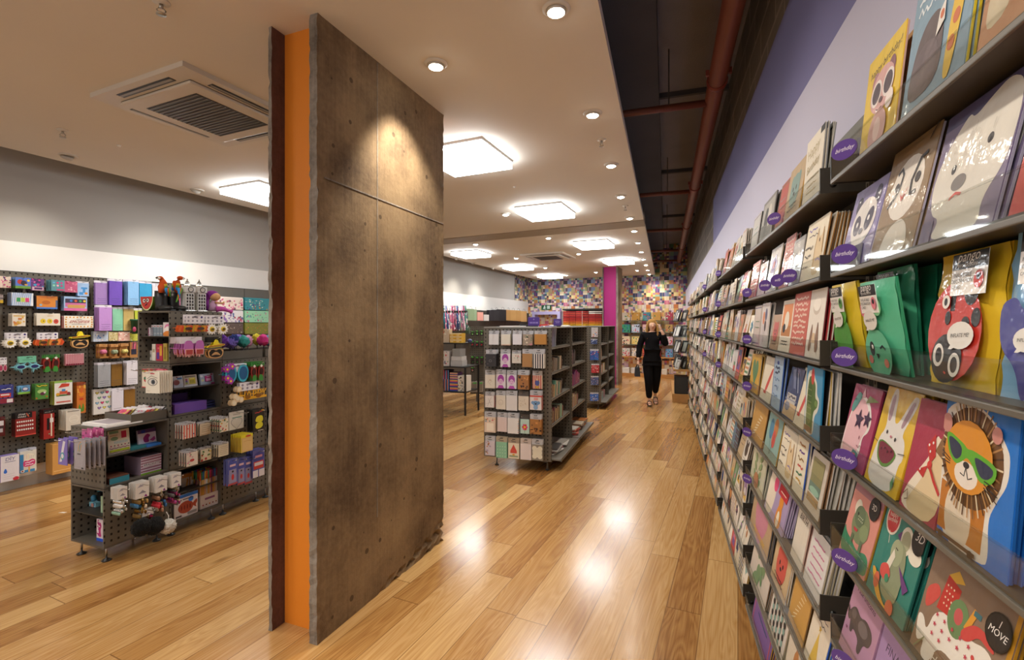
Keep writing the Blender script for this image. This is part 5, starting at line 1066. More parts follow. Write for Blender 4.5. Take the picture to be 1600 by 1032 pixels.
class Multi:
    def __init__(s): s.L = []
    def prism(s, *a): m = MB(); m.prism(*a); s.L.append(m)
def flat(mb, pts, y0, y1, col, mat='plastic'): mb.prism(pts, y0, y1, col, mat)
def petals(cx, cy, r, n): return [(cx + r * (1 if i % 2 == 0 else .72) * cos(pi * i / n), cy + r * (1 if i % 2 == 0 else .72) * sin(pi * i / n)) for i in range(2 * n)]
HDOT = [('e', .14 + .24 * (i % 4), .30 + .40 * (i // 4), .055, .055, '#9a94a0') for i in range(7)] + [('e', .87, .72, .06, .06, '#3a2f78'), ('r', .42, .70, .58, .80, '#55505a')]
def glasses(wall, bbox, hb, style, cols, desc, n=2, out=.10, hcol='#e4e0e4', hshapes=None, cat='novelty glasses', where=''):
    """bbox spans the glasses, hb the header card (photograph columns and rows)"""
    loc, w, zb, zt = wall.place(out, bbox); h = zt - zb
    hl, hw, hz0, hz1 = wall.place(out, hb)
    dx = (hl[1] - loc[1]) if wall.face == 'x' else (hl[0] - loc[0])
    root = None
    for i in range(n):
        M = wall.M(loc, zb, 0.02 * i, (-1) ** i * .05 * (i > 0), back=.03 * i)
        if i == 0:
            t = obj('novelty_glasses', None, M=M, cat=cat, label=desc + (', frontmost' if n > 1 else '') + where); root = t
            mb = MB(); mb.box(-hw / 2, 0, 0, hw / 2, .001, hz1 - hz0, hcol, 'paper'); draw(mb, hw, hz1 - hz0, hshapes if hshapes is not None else HDOT, 0); mb.build('header_card', t, (dx, .004, hz0 - zb))
            f = MB(); l = Multi(); c = cols
            if style == 'daisy':
                for s in (-1, 1):
                    flat(f, petals(s * w * .25, h * .5, w * .24, 12), -.004, 0, c[0]); f.ball((s * w * .25, -.004, h * .5), (w * .11, .006, w * .11), c[1], 'plastic', 14, 6)
                    flat(l, ell(s * w * .25, h * .5, w * .075, w * .05, 14), -.012, -.0105, c[2])
            elif style == 'leafy':
                r = random.Random(int(bbox[0]))
                for k in range(14):
                    x = -w * .46 + w * .92 * k / 13; flat(f, [(x - w * .05, h * .2 + r.uniform(-.1, .1) * h), (x + w * .02, h * .05), (x + w * .10, h * .55 + r.uniform(-.1, .3) * h), (x, h * .75)], -.002 - .0015 * (k % 4), 0, c[k % len(c)])
                for s in (-1, 1): flat(l, ell(s * w * .2, h * .42, w * .12, h * .16, 14), -.011, -.0095, '#4a3020')
            elif style == 'splash':
                for s in (-1, 1):
                    for k in range(7):
                        a = (-.35 + .36 * k) * pi if s > 0 else pi - (-.35 + .36 * k) * pi; e_ = w * (.30 if k % 2 else .22); cx = s * w * .22; cz = h * .55
                        flat(f, [(cx + .05 * w * cos(a + 1.5), cz + .05 * w * sin(a + 1.5)), (cx + .05 * w * cos(a - 1.5), cz + .05 * w * sin(a - 1.5)), (cx + e_ * cos(a), cz + e_ * sin(a) * .9)], -.002 - .0008 * k, 0, c[0])
                    flat(f, ell(s * w * .22, h * .55, w * .17, h * .26, 16), -.009, 0, c[0]); flat(l, ell(s * w * .22, h * .55, w * .12, h * .16, 16), -.011, -.0095, c[1])
                flat(f, [(-w * .1, h * .5), (w * .1, h * .5), (w * .1, h * .62), (-w * .1, h * .62)], -.006, 0, c[0])
            elif style == 'parrot':
                for s in (-1, 1):
                    flat(f, chaikin([(s * w * .02, h * .3), (s * w * .12, h * .02), (s * w * .34, h * .05), (s * w * .45, h * .35), (s * w * .48, h * .7), (s * w * .3, h * .95), (s * w * .08, h * .85)][::s]), -.003, 0, c[0])
                    flat(f, chaikin([(s * w * .06, h * .05), (s * w * .38, h * .0), (s * w * .36, h * .3), (s * w * .2, h * .4), (s * w * .1, h * .3)][::s]), -.006, -.0032, c[1])
                    flat(f, ell(s * w * .25, h * .82, w * .08, w * .08), -.008, -.0062, '#e8e4dc'); flat(l, ell(s * w * .26, h * .52, w * .13, h * .18), -.0065, -.0035, '#3a1612')
                for k in range(9): flat(f, [(-w * .45 + w * .1 * k, h * .85), (-w * .36 + w * .1 * k, h * .82), (-w * .42 + w * .11 * k, h * 1.05)], -.007, -.001, c[1])
            elif style == 'sombrero':
                flat(f, chaikin([(-w * .42, h * .42), (-w * .38, h * .1), (0, h * .0), (w * .38, h * .1), (w * .44, h * .45), (w * .3, h * .5), (-w * .3, h * .5)]), -.002, 0, '#d8a86c'); flat(f, chaikin([(-w * .36, h * .44), (-w * .32, h * .14), (0, h * .06), (w * .32, h * .14), (w * .38, h * .44)]), -.004, -.0022, '#221a16')
                flat(f, chaikin([(-w * .28, h * .16), (-w * .1, h * .34), (0, h * .36), (w * .1, h * .34), (w * .28, h * .16), (0, h * .24)]), -.006, -.0042, '#c89a64')
                flat(f, chaikin([(-w * .5, h * .56), (w * .5, h * .66), (w * .46, h * .78), (w * .16, h * .76), (w * .08, h * 1.0), (-w * .06, h * 1.0), (-w * .14, h * .70), (-w * .46, h * .68)]), -.009, -.002, c[0])
                flat(f, [(-w * .4, h * .64), (w * .42, h * .73), (w * .42, h * .76), (-w * .4, h * .67)], -.0105, -.0092, '#b83a2c'); flat(f, [(-w * .44, h * .60), (w * .46, h * .69), (w * .46, h * .71), (-w * .44, h * .62)], -.0105, -.0092, '#3a2f28')
                for s in (-1, 1): flat(l, ell(s * w * .17, h * .42, w * .12, h * .07, 14), -.007, -.0045, '#15110f')
            elif style == 'cream':      # ice-cream shaped frames
                for s in (-1, 1):
                    flat(f, chaikin([(s * w * .04, h * .12), (s * w * .44, h * .12), (s * w * .46, h * .6), (s * w * .40, h * .95), (s * w * .12, h * .95), (s * w * .04, h * .6)][::s]), -.004, 0, c[0]); flat(f, [(s * w * .06, h * .12), (s * w * .42, h * .12), (s * w * .43, h * .46), (s * w * .05, h * .46)][::s], -.006, -.0042, c[1])
                    flat(l, [(s * w * .10, h * .16), (s * w * .38, h * .16), (s * w * .39, h * .42), (s * w * .09, h * .42)][::s], -.0075, -.0062, '#a8403c'); flat(f, [(s * w * .2, 0), (s * w * .27, 0), (s * w * .27, h * .14), (s * w * .2, h * .14)][::s], -.003, 0, c[1])
            elif style == 'round':
                for s in (-1, 1):
                    flat(f, ell(s * w * .25, h * .5, w * .23, h * .5, 18), -.003, 0, c[0]); flat(l, ell(s * w * .25, h * .5, w * .17, h * .38, 18), -.0045, -.0032, c[1])
                for k in range(4 if len(c) > 2 else 0):
                    q = [(-w * .42, h * .78), (-w * .22, h * .92), (-w * .40, h * .30), (-w * .28, h * .12)][k]; flat(f, petals(q[0], q[1], w * .13, 5), -.008, -.003, c[2]); flat(f, ell(q[0], q[1], w * .04, w * .04, 10), -.0095, -.0082, '#e8d02c')
            elif style == 'word':
                vs, fs = text_mesh('HAPPY', 0, .05); mx_ = max(v[0] for v in vs); s_ = w * .42 / mx_
                f.add([(a * s_ + w * .06, -.004, b * s_ * 1.2 + h * .2) for a, b in vs], fs, c[0], 'plastic'); f.box(-w * .4, -.0035, h * .18, w * .48, 0, h * .34, c[0], 'plastic')
                for k in range(5): q = [(-w * .46, h * .5), (-w * .36, h * .95), (-w * .30, h * .25), (-w * .5, h * .1), (-w * .40, h * .35)][k]; flat(f, ell(q[0], q[1], w * .075, w * .075), -.008, -.002, '#e0c8a0'); flat(f, ell(q[0], q[1], w * .05, w * .05), -.0095, -.0082, '#eadcc0')
                for s in (-1, 1): flat(l, ell(s * w * .16 + w * .06, h * .36, w * .08, h * .14), -.0055, -.0042, '#8a5a1c')
            f.build('frame', t)
            for q in l.L: q.build('lens', t)
            for s in (-1, 1):
                mb = MB(); mb.tube([(s * w * .42, 0, h * .5), (s * w * .43, .03, h * .5), (s * w * .42, .06, h * .46)], .002, c[0], 'plastic', 6); mb.build('temple_arm', t)
        else:
            o = dup(root, 'pair behind the front %s%s' % (desc, where), 'pairs behind the %s' % desc, M=M)
    wall.hook(hl, hz1 - .012)
    return root
def G_(bbox, hb, style, cols, desc, **k):
    LWALL.par = on_panel((bbox[0] + bbox[2]) / 2); return glasses(LWALL, bbox, hb, style, cols, desc, **k)
WB = ' on the wall pegboard'
G_((4, 526, 51, 546), (11, 520, 43, 531), 'daisy', ['#efebe2', '#e0c02c', '#6a5a1c'], 'white daisy novelty glasses', n=3, where=WB)
G_((54, 527, 98, 541), (60, 520, 91, 531), 'leafy', ['#d8642c', '#c84a1c', '#8a6a1c', '#e08a3c'], 'orange chilli novelty glasses', n=2, where=WB)
G_((109, 518, 141, 545), (112, 524, 136, 534), 'sombrero', ['#e6d42c'], 'yellow sombrero and moustache mask glasses', n=2, hcol='#1c1816', hshapes=[], where=WB)
G_((-2, 570, 11, 581), (-4, 559, 11, 570), 'round', ['#d8b0b8', '#a83c5c'], 'pink round novelty glasses at the picture edge', n=1)
G_((18, 566, 67, 582), (30, 557, 57, 567), 'splash', ['#7fc0cc', '#2a2a5c'], 'pale blue starry splash novelty glasses', n=2, hcol='#6fb89a', hshapes=[('r', .42, .7, .58, .8, '#2f5a4c'), ('r', .2, .4, .8, .45, '#3f6a5c')])
G_((66, 555, 94, 582), (70, 556, 92, 564), 'parrot', ['#8a2a22', '#3f8a3a'], 'red and green parrot novelty glasses', n=2, hcol='#3a7a3a', hshapes=[], where=WB)
L_((102, 553, 131, 571), 2, 'picnic_garland', 'party decoration', 'red and white gingham pack', '#e0c8c8', [('r', 0, .12 * i, 1, .12 * i + .05, '#b0485c') for i in range(8)] + [('r', .09 * i, 0, .09 * i + .04, 1, '#c06a78') for i in range(11)] + [('e', .1 + .12 * i, .06, .06, .07, '#7a2438') for i in range(8)])
L_((0, 602, 21, 631), 3, 'toy_bus_pack', 'toy pack', 'blue and red toy bus pack', '#3a3f8a', [('e', .45, .75, .42, .26, '#2f3478'), scrib(.1, .8, .78, '#e8e4e0', .07, 9, .03, 4), ('r', 0, .34, .8, .56, '#c8382e'), ('r', .05, .44, .7, .52, '#d8d4d4'), ('e', .2, .33, .07, .07, '#2a2422'), ('e', .6, .33, .07, .07, '#2a2422'), ('r', 0, .02, 1, .28, '#8a2a3c'), ('r', .5, .05, .95, .24, '#e0d8d8')])
L_((28, 603, 47, 616), 2, 'toy_car_pack', 'toy pack', 'sky blue pack with a white toy car', '#6aa8d8', [('r', 0, 0, 1, .25, '#8ac04c'), ('e', .6, .55, .28, .24, '#5a5a8a'), ('e', .6, .6, .2, .14, '#d8d8e0'), ('p', [(.05, .3), (.2, .9), (.3, .3)], '#3a6a5a')])
L_((55, 600, 76, 624), 4, 'bug_toy_pack', 'toy pack', 'green toy pack with yellow title and beetle', '#4f8a3c', [('r', .05, .8, .95, .92, '#2a4a1c'), scrib(.1, .9, .86, '#e8d83c', .07, 9, .03, 2), ('e', .5, .5, .35, .2, '#a8c878'), ('e', .55, .35, .2, .16, '#5a2a3a'), ('e', .7, .42, .08, .1, '#d0c0c8'), ('e', .1, .08, .07, .07, '#c8642c'), ('e', .85, .15, .07, .07, '#c8642c')], side='#2f5a24')
L_((85, 596, 113, 632), 4, 'toy_kit_box', 'toy pack', 'white kit box with toy truck, green top', '#e2ded8', [('r', 0, .93, 1, 1, '#8ab85a'), ('p', [(.2, .72), (.4, .9), (.85, .88), (.8, .76)], '#c8442c'), ('r', .1, .36, .9, .42, '#3a6a2c'), ('e', .2, .45, .12, .1, '#d8a02c'), ('e', .78, .45, .12, .11, '#8a2a3a'), ('r', .28, .44, .72, .58, '#c85a3c'), ('r', .4, .56, .6, .66, '#4a8ac0'), ('r', .1, .08, .9, .14, '#c8685c')], d=.02, side='#a8b02c')
L_((120, 598, 134, 646), 4, 'sweet_bag', 'sweets', 'orange bag of sweets', '#c8722c', [('r', 0, .9, 1, 1, '#8a3a1c'), ('e', .5, .62, .3, .3, '#e08a1c'), ('e', .5, .46, .25, .16, '#c83a24'), ('p', [(.1, .05), (.3, .35), (.5, .1), (.7, .38), (.9, .05)], '#5a8a2c')] + busy(['#e0b04c', '#d8642c'], 8, 4, .06, .12, (.1, .7, .9, .88)), d=.012, side='#a8561c')
L_((-4, 652, 8, 682), 2, 'space_toy_pack', 'toy pack', 'maroon pack with a white space vehicle, cut by the picture edge', '#5a1c1c', [('r', 0, .55, .8, .8, '#d8d4d8'), ('r', 0, .2, .7, .4, '#b8b4b8'), ('r', 0, .42, .8, .5, '#3a3438')])
L_((24, 645, 56, 681), 4, 'space_sticker_pack', 'stickers', 'red and black space sticker pack with white figures', '#8a2420', [('r', 0, .76, .82, 1, '#171214'), ('t', 'STAR', .30, .90, .15, '#e8e4de', 0, .3), ('t', 'WARS', .30, .80, .15, '#e8e4de', 0, .3), ('p', [(.5, .95), (.62, .8), (.68, .82), (.56, .98)], '#c85a3c')] + [('e', .10 + .105 * (i % 8), .62 - .17 * (i // 8), .04, .06, '#e0dcd6') for i in range(24)] + [('r', 0, 0, 1, .05, '#c84a40')], d=.012, side='#171314')
L_((68, 640, 85, 686), 4, 'space_sticker_pack', 'stickers', 'tall red and black space pack with white bar', '#9c2622', [('r', 0, .86, 1, 1, '#171214'), ('r', .3, .3, .55, .7, '#171214'), ('r', .66, .08, .78, .84, '#e8e0cc'), ('r', .58, .55, .9, .7, '#e0dcd6'), ('t', 'STAR WARS', .35, .90, .10, '#e8e4de', 0, .3), ('r', .45, .15, .6, .18, '#8ab08a')], d=.012, side='#5a1616')
L_((103, 641, 126, 672), 7, 'face_mask_pack', 'party decoration', 'cream pack with an oval white mask', '#d8d0c2', [('e', .55, .55, .34, .34, '#e6dfd2'), ('e', .55, .55, .30, .29, '#ddd5c6'), ('l', [(.3, .55), (.8, .56)], .02, '#bfb6a6'), ('r', .1, .92, .9, .97, '#8a867e')], d=.006, side='#b8ae9e')
L_((1, 712, 30, 752), 2, 'diy_kit_box', 'craft kit', 'white craft kit box with blue drop and red corner', '#e0dce2', [('t', 'DIY', .5, .80, .34, '#4a4a8a', 0, .1), ('r', .22, .74, .8, .765, '#8a88a0'), ('p', [(.14, .38), (.25, .54), (.36, .38), (.30, .32), (.20, .32)], '#2f6ac8'), ('e', .82, .06, .17, .14, '#c0283c')] + lines(.1, .9, .1, .28, 3, '#a8a4b0', .012, 5), d=.06, out=.16, side='#8a7ab8')
L_((31, 701, 57, 738), 3, 'craft_pouch', 'craft kit', 'white and blue pouch with pink ice lolly picture', '#dcd8cc', [('r', 0, .0, .22, .86, '#3a8ac0'), ('r', .2, 0, .9, .12, '#3a8ac0'), ('p', [(.25, .3), (.9, .34), (.9, .8), (.55, .9), (.25, .78)], '#ece4d2'), ('p', [(.2, .25), (.92, .28), (.92, .55), (.7, .6), (.5, .52), (.3, .56), (.2, .5)], '#d23a78'), scrib(.3, .85, .47, '#f0e0e8', .07, 8, .03, 4), scrib(.3, .8, .36, '#f0e0e8', .07, 8, .03, 7), ('r', .5, .0, .6, .26, '#d8a45c'), ('e', .16, .08, .12, .1, '#e8e4dc'), ('e', .16, .08, .06, .06, '#8a2a2c')] + [('e', .4 + .1 * (i % 5), .66 + .07 * (i // 5), .02, .02, clr[i % 5]) for i in range(12)], header=(.10, '#b8bcc8'))
loc, w, zb, zt = LWALL.place(.15, (82, 691, 128, 738))
mb = MB(); mb.box(-w / 2, 0, 0, w / 2, .13, zt - zb, '#cf9a54', 'paper', b=.003); mb.box(-w / 2 + .01, -.0008, .03, w / 2 - .01, -.0002, .036, '#e6c088', 'paper'); draw(mb, w, zt - zb, [('r', .18, .72, .34, .86, '#b8803c'), ('r', .20, .74, .25, .84, '#8a4a2c'), ('r', .28, .74, .31, .84, '#e0d0b8')], -.0002)
mb.build('cardboard_box', None, M=LWALL.M(loc, zb), label='tan cardboard box low on the pegboard behind the lilac bracelet cards', cat='box')

def tissue(bbox, n, col, desc, ink='#3a3a58', **k):
    s = lines(.1, .95, .08, .26, 3, ink, .022, int(bbox[0])) + [('e', .5, .93, .06, .03, '#00000000') if False else ('r', .42, .955, .58, .965, ink)]
    L_(bbox, n, 'tissue_paper_pack', 'tissue paper', desc, col, s, header=(.09, '#dad6de'), d=.010, **k)
for bb, n, c, dsc in (((149, 439, 168, 476), 2, '#9a78b4', 'mauve tissue paper pack, top row'), ((171, 436, 191, 477), 3, '#6a48b0', 'deep purple tissue paper pack, top row'), ((200, 437, 217, 477), 5, '#86b8e4', 'light blue tissue paper pack, top row'), ((218, 440, 237, 476), 2, '#2f9ccc', 'cyan tissue paper pack, top row'), ((238, 443, 249, 478), 2, '#dcd8dc', 'white tissue paper pack half behind the parrots'), ((276, 446, 288, 480), 2, '#e05a98', 'hot pink tissue paper pack behind the parrots'),
                       ((155, 477, 175, 517), 5, '#b98acc', 'lilac tissue paper pack, second row'), ((176, 480, 192, 517), 2, '#8acca8', 'mint tissue paper pack, second row'), ((193, 480, 209, 517), 2, '#d0b46c', 'buff tissue paper pack, second row'), ((211, 482, 222, 520), 2, '#c2cc3c', 'lime tissue paper pack, second row'),
                       ((153, 567, 173, 605), 4, '#9a9ca0', 'silver tissue paper pack, lower row'), ((174, 566, 191, 603), 2, '#8a6426', 'bronze tissue paper pack between silver and white'), ((198, 564, 215, 601), 4, '#dedae0', 'white tissue paper pack beside the bronze one'), ((175, 607, 193, 648), 3, '#dcd8e2', 'white tissue paper pack, lowest row'), ((194, 605, 211, 645), 2, '#8c6428', 'bronze tissue paper pack, lowest row')):
    tissue(bb, n, c, dsc)
L_((146, 608, 174, 647), 2, 'tissue_paper_pack', 'tissue paper', 'white tissue pack printed with coloured heart gems', '#dcdad6', [(('h', .2 + .28 * (i % 3) + .12 * ((i // 3) % 2), .85 - .2 * (i // 3), .11, '#4a4658')) for i in range(12)] + [(('h', .2 + .28 * (i % 3) + .12 * ((i // 3) % 2), .85 - .2 * (i // 3), .085, ['#d8c85a', '#8ab0c8', '#c83a6a', '#7ab08a', '#9a7ac0'][i % 5])) for i in range(12)])
for bb, c, b2, dsc in (((146, 518, 169, 534), '#c8d4e4', '#5a8ac8', 'blue confetti bag'), ((170, 519, 184, 533), '#d8c890', '#b8a04c', 'gold confetti bag'), ((185, 519, 203, 533), '#e8c0b0', '#d88a7a', 'peach confetti bag'), ((203, 521, 215, 533), '#d8dc5a', '#b0b82c', 'lime confetti bag')):
    L_(bb, 2, 'confetti_bag', 'confetti', dsc + ' under the tissue packs', c, busy([b2, '#efe9e0', c], 22, int(bb[0]), .04, .08), d=.02)
for bb, c, dsc in (((154, 538, 167, 560), '#d87a9a', 'pink twine'), ((172, 538, 184, 560), '#9aa88a', 'sage twine'), ((188, 537, 200, 559), '#d8cc7a', 'pale yellow twine')):
    LWALL.par = on_panel((bb[0] + bb[2]) / 2)
    def tw(mb, w, h, c=c):
        mb.box(-w / 2, .01, 0, w / 2, .012, h, '#b07c44', 'paper'); mb.box(-w / 2, -.03, 0, w / 2, .012, h * .12, '#9c6a36', 'paper'); mb.box(-w / 2, -.012, h * .8, w / 2, .01, h, '#b98650', 'paper')
        mb.push(Matrix.Translation((0, -.012, h * .44)) @ Matrix.Rotation(pi / 2, 4, 'Y')); mb.lathe([(0, -w * .32), (.02, -w * .32), (.024, -w * .2), (.024, w * .2), (.02, w * .32), (0, w * .32)], c, 'fuzzy', 16); mb.pop()
    stack(LWALL, bb, 2, 'twine_pack', 'twine', dsc + ' on a kraft holder', tw, pitch=.04)
L_((203, 535, 215, 559), 2, 'straw_pack', 'party straws', 'kraft pack of pink and navy straws', '#b07c44', [('p', [(.2 + .12 * i, .25), (.28 + .12 * i, .25), (.4 + .13 * i, 1), (.32 + .13 * i, 1)], ['#c83a7a', '#2a2a4a', '#d85a9a'][i % 3]) for i in range(5)] + [('r', .15, .2, .85, .55, '#26283c')], d=.012)
loc, w, zb, zt = LWALL.place(.12, (203, 499, 218, 522))
mb = MB(); mb.lathe([(.0, 0), (w * .28, 0), (w * .40, zt - zb - .02), (w * .46, zt - zb - .02), (w * .47, zt - zb), (w * .38, zt - zb), (w * .26, .01), (0, .01)], '#1f5a3c', 'plastic', 18); mb.ball((-.02, -w * .33, .05), (.02, .01, .03), '#a83a5c', 'plastic', 10, 6); mb.ball((.03, -w * .32, .04), (.018, .01, .026), '#c85a78', 'plastic', 10, 6)
mb.build('green_gift_pot', None, M=LWALL.M(loc, zb), label='small dark green pot with pink flowers on the pegboard beside the lime pack', cat='pot')

def wrap(bbox, base, cols, desc, seed, sc_=.05):
    loc, w, zb, zt = LWALL.place(.11, bbox); h = zt - zb; mb = MB()
    prof = [(0, 0)] + [(-.0 - .0, h * .86)] + [(.03 - .03 * cos(a), h * .86 + h * .14 * sin(a)) for a in (.5, 1.0, 1.57, 2.2, 2.8)] + [(.062, h * .5)]
    n = len(prof); mb.add([(x, p[0], p[1]) for x in (-w / 2, w / 2) for p in prof], [(i, n + i, n + i + 1, i + 1) for i in range(n - 1)], base, 'sleeve')
    mb.add([(-w / 2, p[0], p[1]) for p in prof], [list(range(n))], base, 'sleeve'); mb.add([(w / 2, p[0], p[1]) for p in prof], [list(range(n))[::-1]], base, 'sleeve')
    draw(mb, w, h, busy(cols, 46, seed, sc_ * .4, sc_, (.03, .06, .97, .82)), -.0003, 'sleeve')
    mb.build('wrapping_paper', None, M=LWALL.M(loc, zb), label=desc, cat='wrapping paper', group='wrapping paper rolls')
wrap((336, 464, 380, 484), '#e8d8cc', ['#d8688c', '#e8a0b0', '#c83c68', '#8a5a6a', '#d8c0a8'], 'cream wrapping paper with pink flowers, top of the first column', 2)
wrap((336, 484.5, 380, 504), '#e0dcdc', ['#8a6aa8', '#c87a98', '#5a6a9a', '#a84a58', '#3a4a5a'], 'white wrapping paper with purple flowers, middle of the first column', 3)
wrap((336, 504.5, 380, 522), '#5a4a44', ['#3a302c', '#8a7468', '#a89a8c', '#6a5a50'], 'dark brown wrapping paper, bottom of the first column', 4, .03)
wrap((383, 466, 424, 485), '#2f8a94', ['#8ad0c0', '#d8d4c0', '#1f6a78', '#c8a04c', '#5a3a7a'], 'teal wrapping paper, top of the second column', 5, .035)
wrap((383, 485.5, 424, 504), '#98d4ac', ['#6ab08a', '#c86a8a', '#5a9a9a', '#b88a9a'], 'mint wrapping paper, middle of the second column', 6, .035)
wrap((383, 504.5, 424, 522), '#7a7a2c', ['#5a8a2c', '#b8642c', '#8a9a3c', '#c87a3c'], 'green and orange wrapping paper, bottom of the second column', 7, .025)
PC = Fr(21.0, -2.637, 3.10)
CW, CD, CH, CB = .355, .415, .39, .095
CUBES = {}
def cube(c, l, kind, label):
    """kind: which face is open: 'end' (-y) or 'side' (+x) or None"""
    t = thing('display_cube', label, 'display cube', PC.w(0, c * CD, CB + l * CH), PC.rz, 'stacked grey display cubes')
    x0, x1, y0, y1, z0, z1 = -CW, 0, .002, CD - .002, .002, CH - .002; th = .012
    mb = MB(); mb.mats = ['powder']
    mb.box(x0, y0, z0, x1, y1, z0 + th, PG); mb.box(x0, y0, z1 - th, x1, y1, z1, PG)
    mb.box(x0, y1 - th, z0 + th, x1, y1, z1 - th, PG)
    if kind != 'end' and l != 1 or kind is None: pass
    mb.build('shell', t)
    mb = MB(); mb.mats = ['pegboard']
    if kind == 'end': mb.box(x1 - th, y0, z0 + th, x1, y1 - th, z1 - th, PG)
    else: mb.box(x0, y0, z0 + th, x1, y0 + th, z1 - th, PG)
    mb.build('perforated_panel', t)
    mb = MB(); mb.mats = ['pegboard']
    if kind == 'side': mb.box(x0, y0 + th, z0 + th, x0 + th, y1 - th, z1 - th, PG)
    else: mb.box(x0, y0 + (0 if kind == 'end' else th), z0 + th, x0 + th, y1 - th, z1 - th, PG);
    if kind is None: mb.box(x1 - th, y0 + th, z0 + th, x1, y1 - th, z1 - th, PG)
    mb.build('perforated_panel', t)
    if kind:
        mb = MB(); mb.box(x0 + th + .001, y0 + th + .001, CH * .5, x1 - th - .001, y1 - th - .001, CH * .5 + .006, PGD, 'powder'); mb.build('inner_shelf', t)
    if l == 0:
        for fx in (-CW + .045, -.045):
            for fy in ((.04, CD - .06) if c < 3 else (.04,)):
                mb = MB(); mb.lathe([(0, -CB), (.026, -CB), (.028, -CB + .006), (.010, -CB + .016), (.0055, -CB + .02), (.0055, .002)], '#2c2926', 'plastic', 14, c=(fx, fy)); mb.lathe([(.0062, -CB + .03), (.0062, .001)], '#b9b6b0', 'steel', 10, c=(fx, fy)); mb.build('foot', t)
    CUBES[(c, l)] = t
NM = {(0, 0): ('end', 'lowest nearest grey display cube, open end with blue toys inside'), (1, 0): ('side', 'lowest grey display cube holding the fish box'), (2, 0): (None, 'lowest perforated cube behind the blue bus packs'), (3, 0): (None, 'lowest perforated cube half hidden by the concrete pillar'),
      (0, 1): ('side', 'grey display cube with craft kits, second level at the near end'), (1, 1): (None, 'perforated cube hung with small notebooks'), (2, 1): (None, 'perforated cube with the black book and yellow packs'), (3, 1): ('side', 'second level cube half hidden by the concrete pillar'),
      (1, 2): ('side', 'open grey cube holding the purple box'), (2, 2): (None, 'perforated cube with parrot and happy word glasses'), (3, 2): (None, 'third level cube half hidden by the concrete pillar'), (1, 3): ('end', 'topmost grey cube below the parrots and boots')}
for (c, l), (k, lb) in NM.items(): cube(c, l, k, lb)
SIDE = lambda c, l: Wall(PC, 'x', 0.0, CUBES[(c, l)])
END0 = Wall(PC, 'y', 0.0, CUBES[(0, 1)]); END1 = Wall(PC, 'y', CD, CUBES[(1, 2)]); END3 = Wall(PC, 'y', CD, CUBES[(1, 3)])
def S_(cl, bbox, n, name, cat, desc, base, shapes, **k):
    kw = {q: k.pop(q) for q in ('d', 'header', 'side', 'mat') if q in k}
    return stack(SIDE(*cl), bbox, n, name, cat, desc, simple(base, shapes, **kw), **k)
def put(fr, face, pos, bbox, name, cat, desc, base, shapes, d, zfix=None, tilt=0.0, turn=0.0, mat='paper', side=None, h=None, b=0.0, build=None, group=None):
    w_ = Wall(fr, face, pos); loc, w, zb, zt = w_.place(0, bbox); z = zb if zfix is None else zfix; hh = h or (zt - z)
    mb = MB()
    if build: build(mb, w, hh, d)
    else:
        mb.box(-w / 2, 0, 0, w / 2, d, hh, side or base, mat, b=b)
        mb.add([(-w / 2 + b, -.0003, b), (w / 2 - b, -.0003, b), (w / 2 - b, -.0003, hh - b), (-w / 2 + b, -.0003, hh - b)], [(0, 1, 2, 3)], base, mat); draw(mb, w, hh, shapes, -.0004, mat)
    return obj(name, mb.mesh(name), M=w_.M(loc, z, tilt, turn), label=desc, cat=cat, group=group)
def zc(l, shelf=False): return CB + l * CH + (CH * .5 + .0062 if shelf else .0145)
TOP2, TOP3, TOP4 = CB + 2 * CH, CB + 3 * CH, CB + 4 * CH
def unicorn_toy(mb, w, h, d):
    mb.box(-w / 2, 0, 0, w / 2, d, h * .28, '#8ac0cc', 'plastic', b=.003); draw(mb, w, h * .28, busy(['#d8e0e0', '#c88a7a', '#3a6a8a'], 12, 3), -.0004)
    mb.box(-w / 2 + .002, d * .8, h * .28, w / 2 - .002, d, h, '#5aa0ac', 'plastic')
    mb.tube([(-w * .22, d * .4, h * .28), (-w * .20, d * .4, h * .6), (-w * .12, d * .4, h * .82)], [w * .12, w * .10, w * .09], '#4a90b4', 'plastic', 10); mb.tube([(w * .14, d * .4, h * .28), (w * .12, d * .4, h * .5), (-w * .1, d * .4, h * .55)], [w * .08, w * .09, w * .1], '#4a90b4', 'plastic', 10)
    mb.ball((-w * .12, d * .4, h * .86), (w * .13, w * .10, h * .07), '#4a90b4', 'plastic', 12, 7); mb.ball((-w * .26, d * .36, h * .83), (w * .09, w * .07, h * .045), '#4a90b4', 'plastic', 10, 6); mb.ball((w * .02, d * .42, h * .80), (w * .07, w * .06, h * .12), '#8a4a9c', 'plastic', 10, 6); mb.tube([(-w * .14, d * .4, h * .92), (-w * .18, d * .4, h * 1.0)], [w * .03, .0005], '#e0c84c', 'plastic', 8)
put(PC, 'y', .10, (125, 766, 149, 799), 'boxed_toy', 'toy', 'pale blue boxed pony toy on the upper inner shelf of the end cube', '#5aa0ac', [], .06, zfix=zc(0, True), build=unicorn_toy)
put(PC, 'y', .13, (152, 770, 157, 803), 'black_book', 'book', 'thin black book leaning beside the upper boxed pony toy', '#171516', [], .12, zfix=zc(0, True))
put(PC, 'y', .06, (157.5, 776, 160.5, 806), 'green_card_pack', 'card pack', 'pale green pack edge beside the black book', '#a8c0a0', [], .2, zfix=zc(0, True))
put(PC, 'y', .22, (141, 806, 153, 834), 'boxed_toy', 'toy', 'blue boxed pony toy at the back of the lower end shelf', '#5aa0ac', [], .06, zfix=zc(0), build=unicorn_toy)
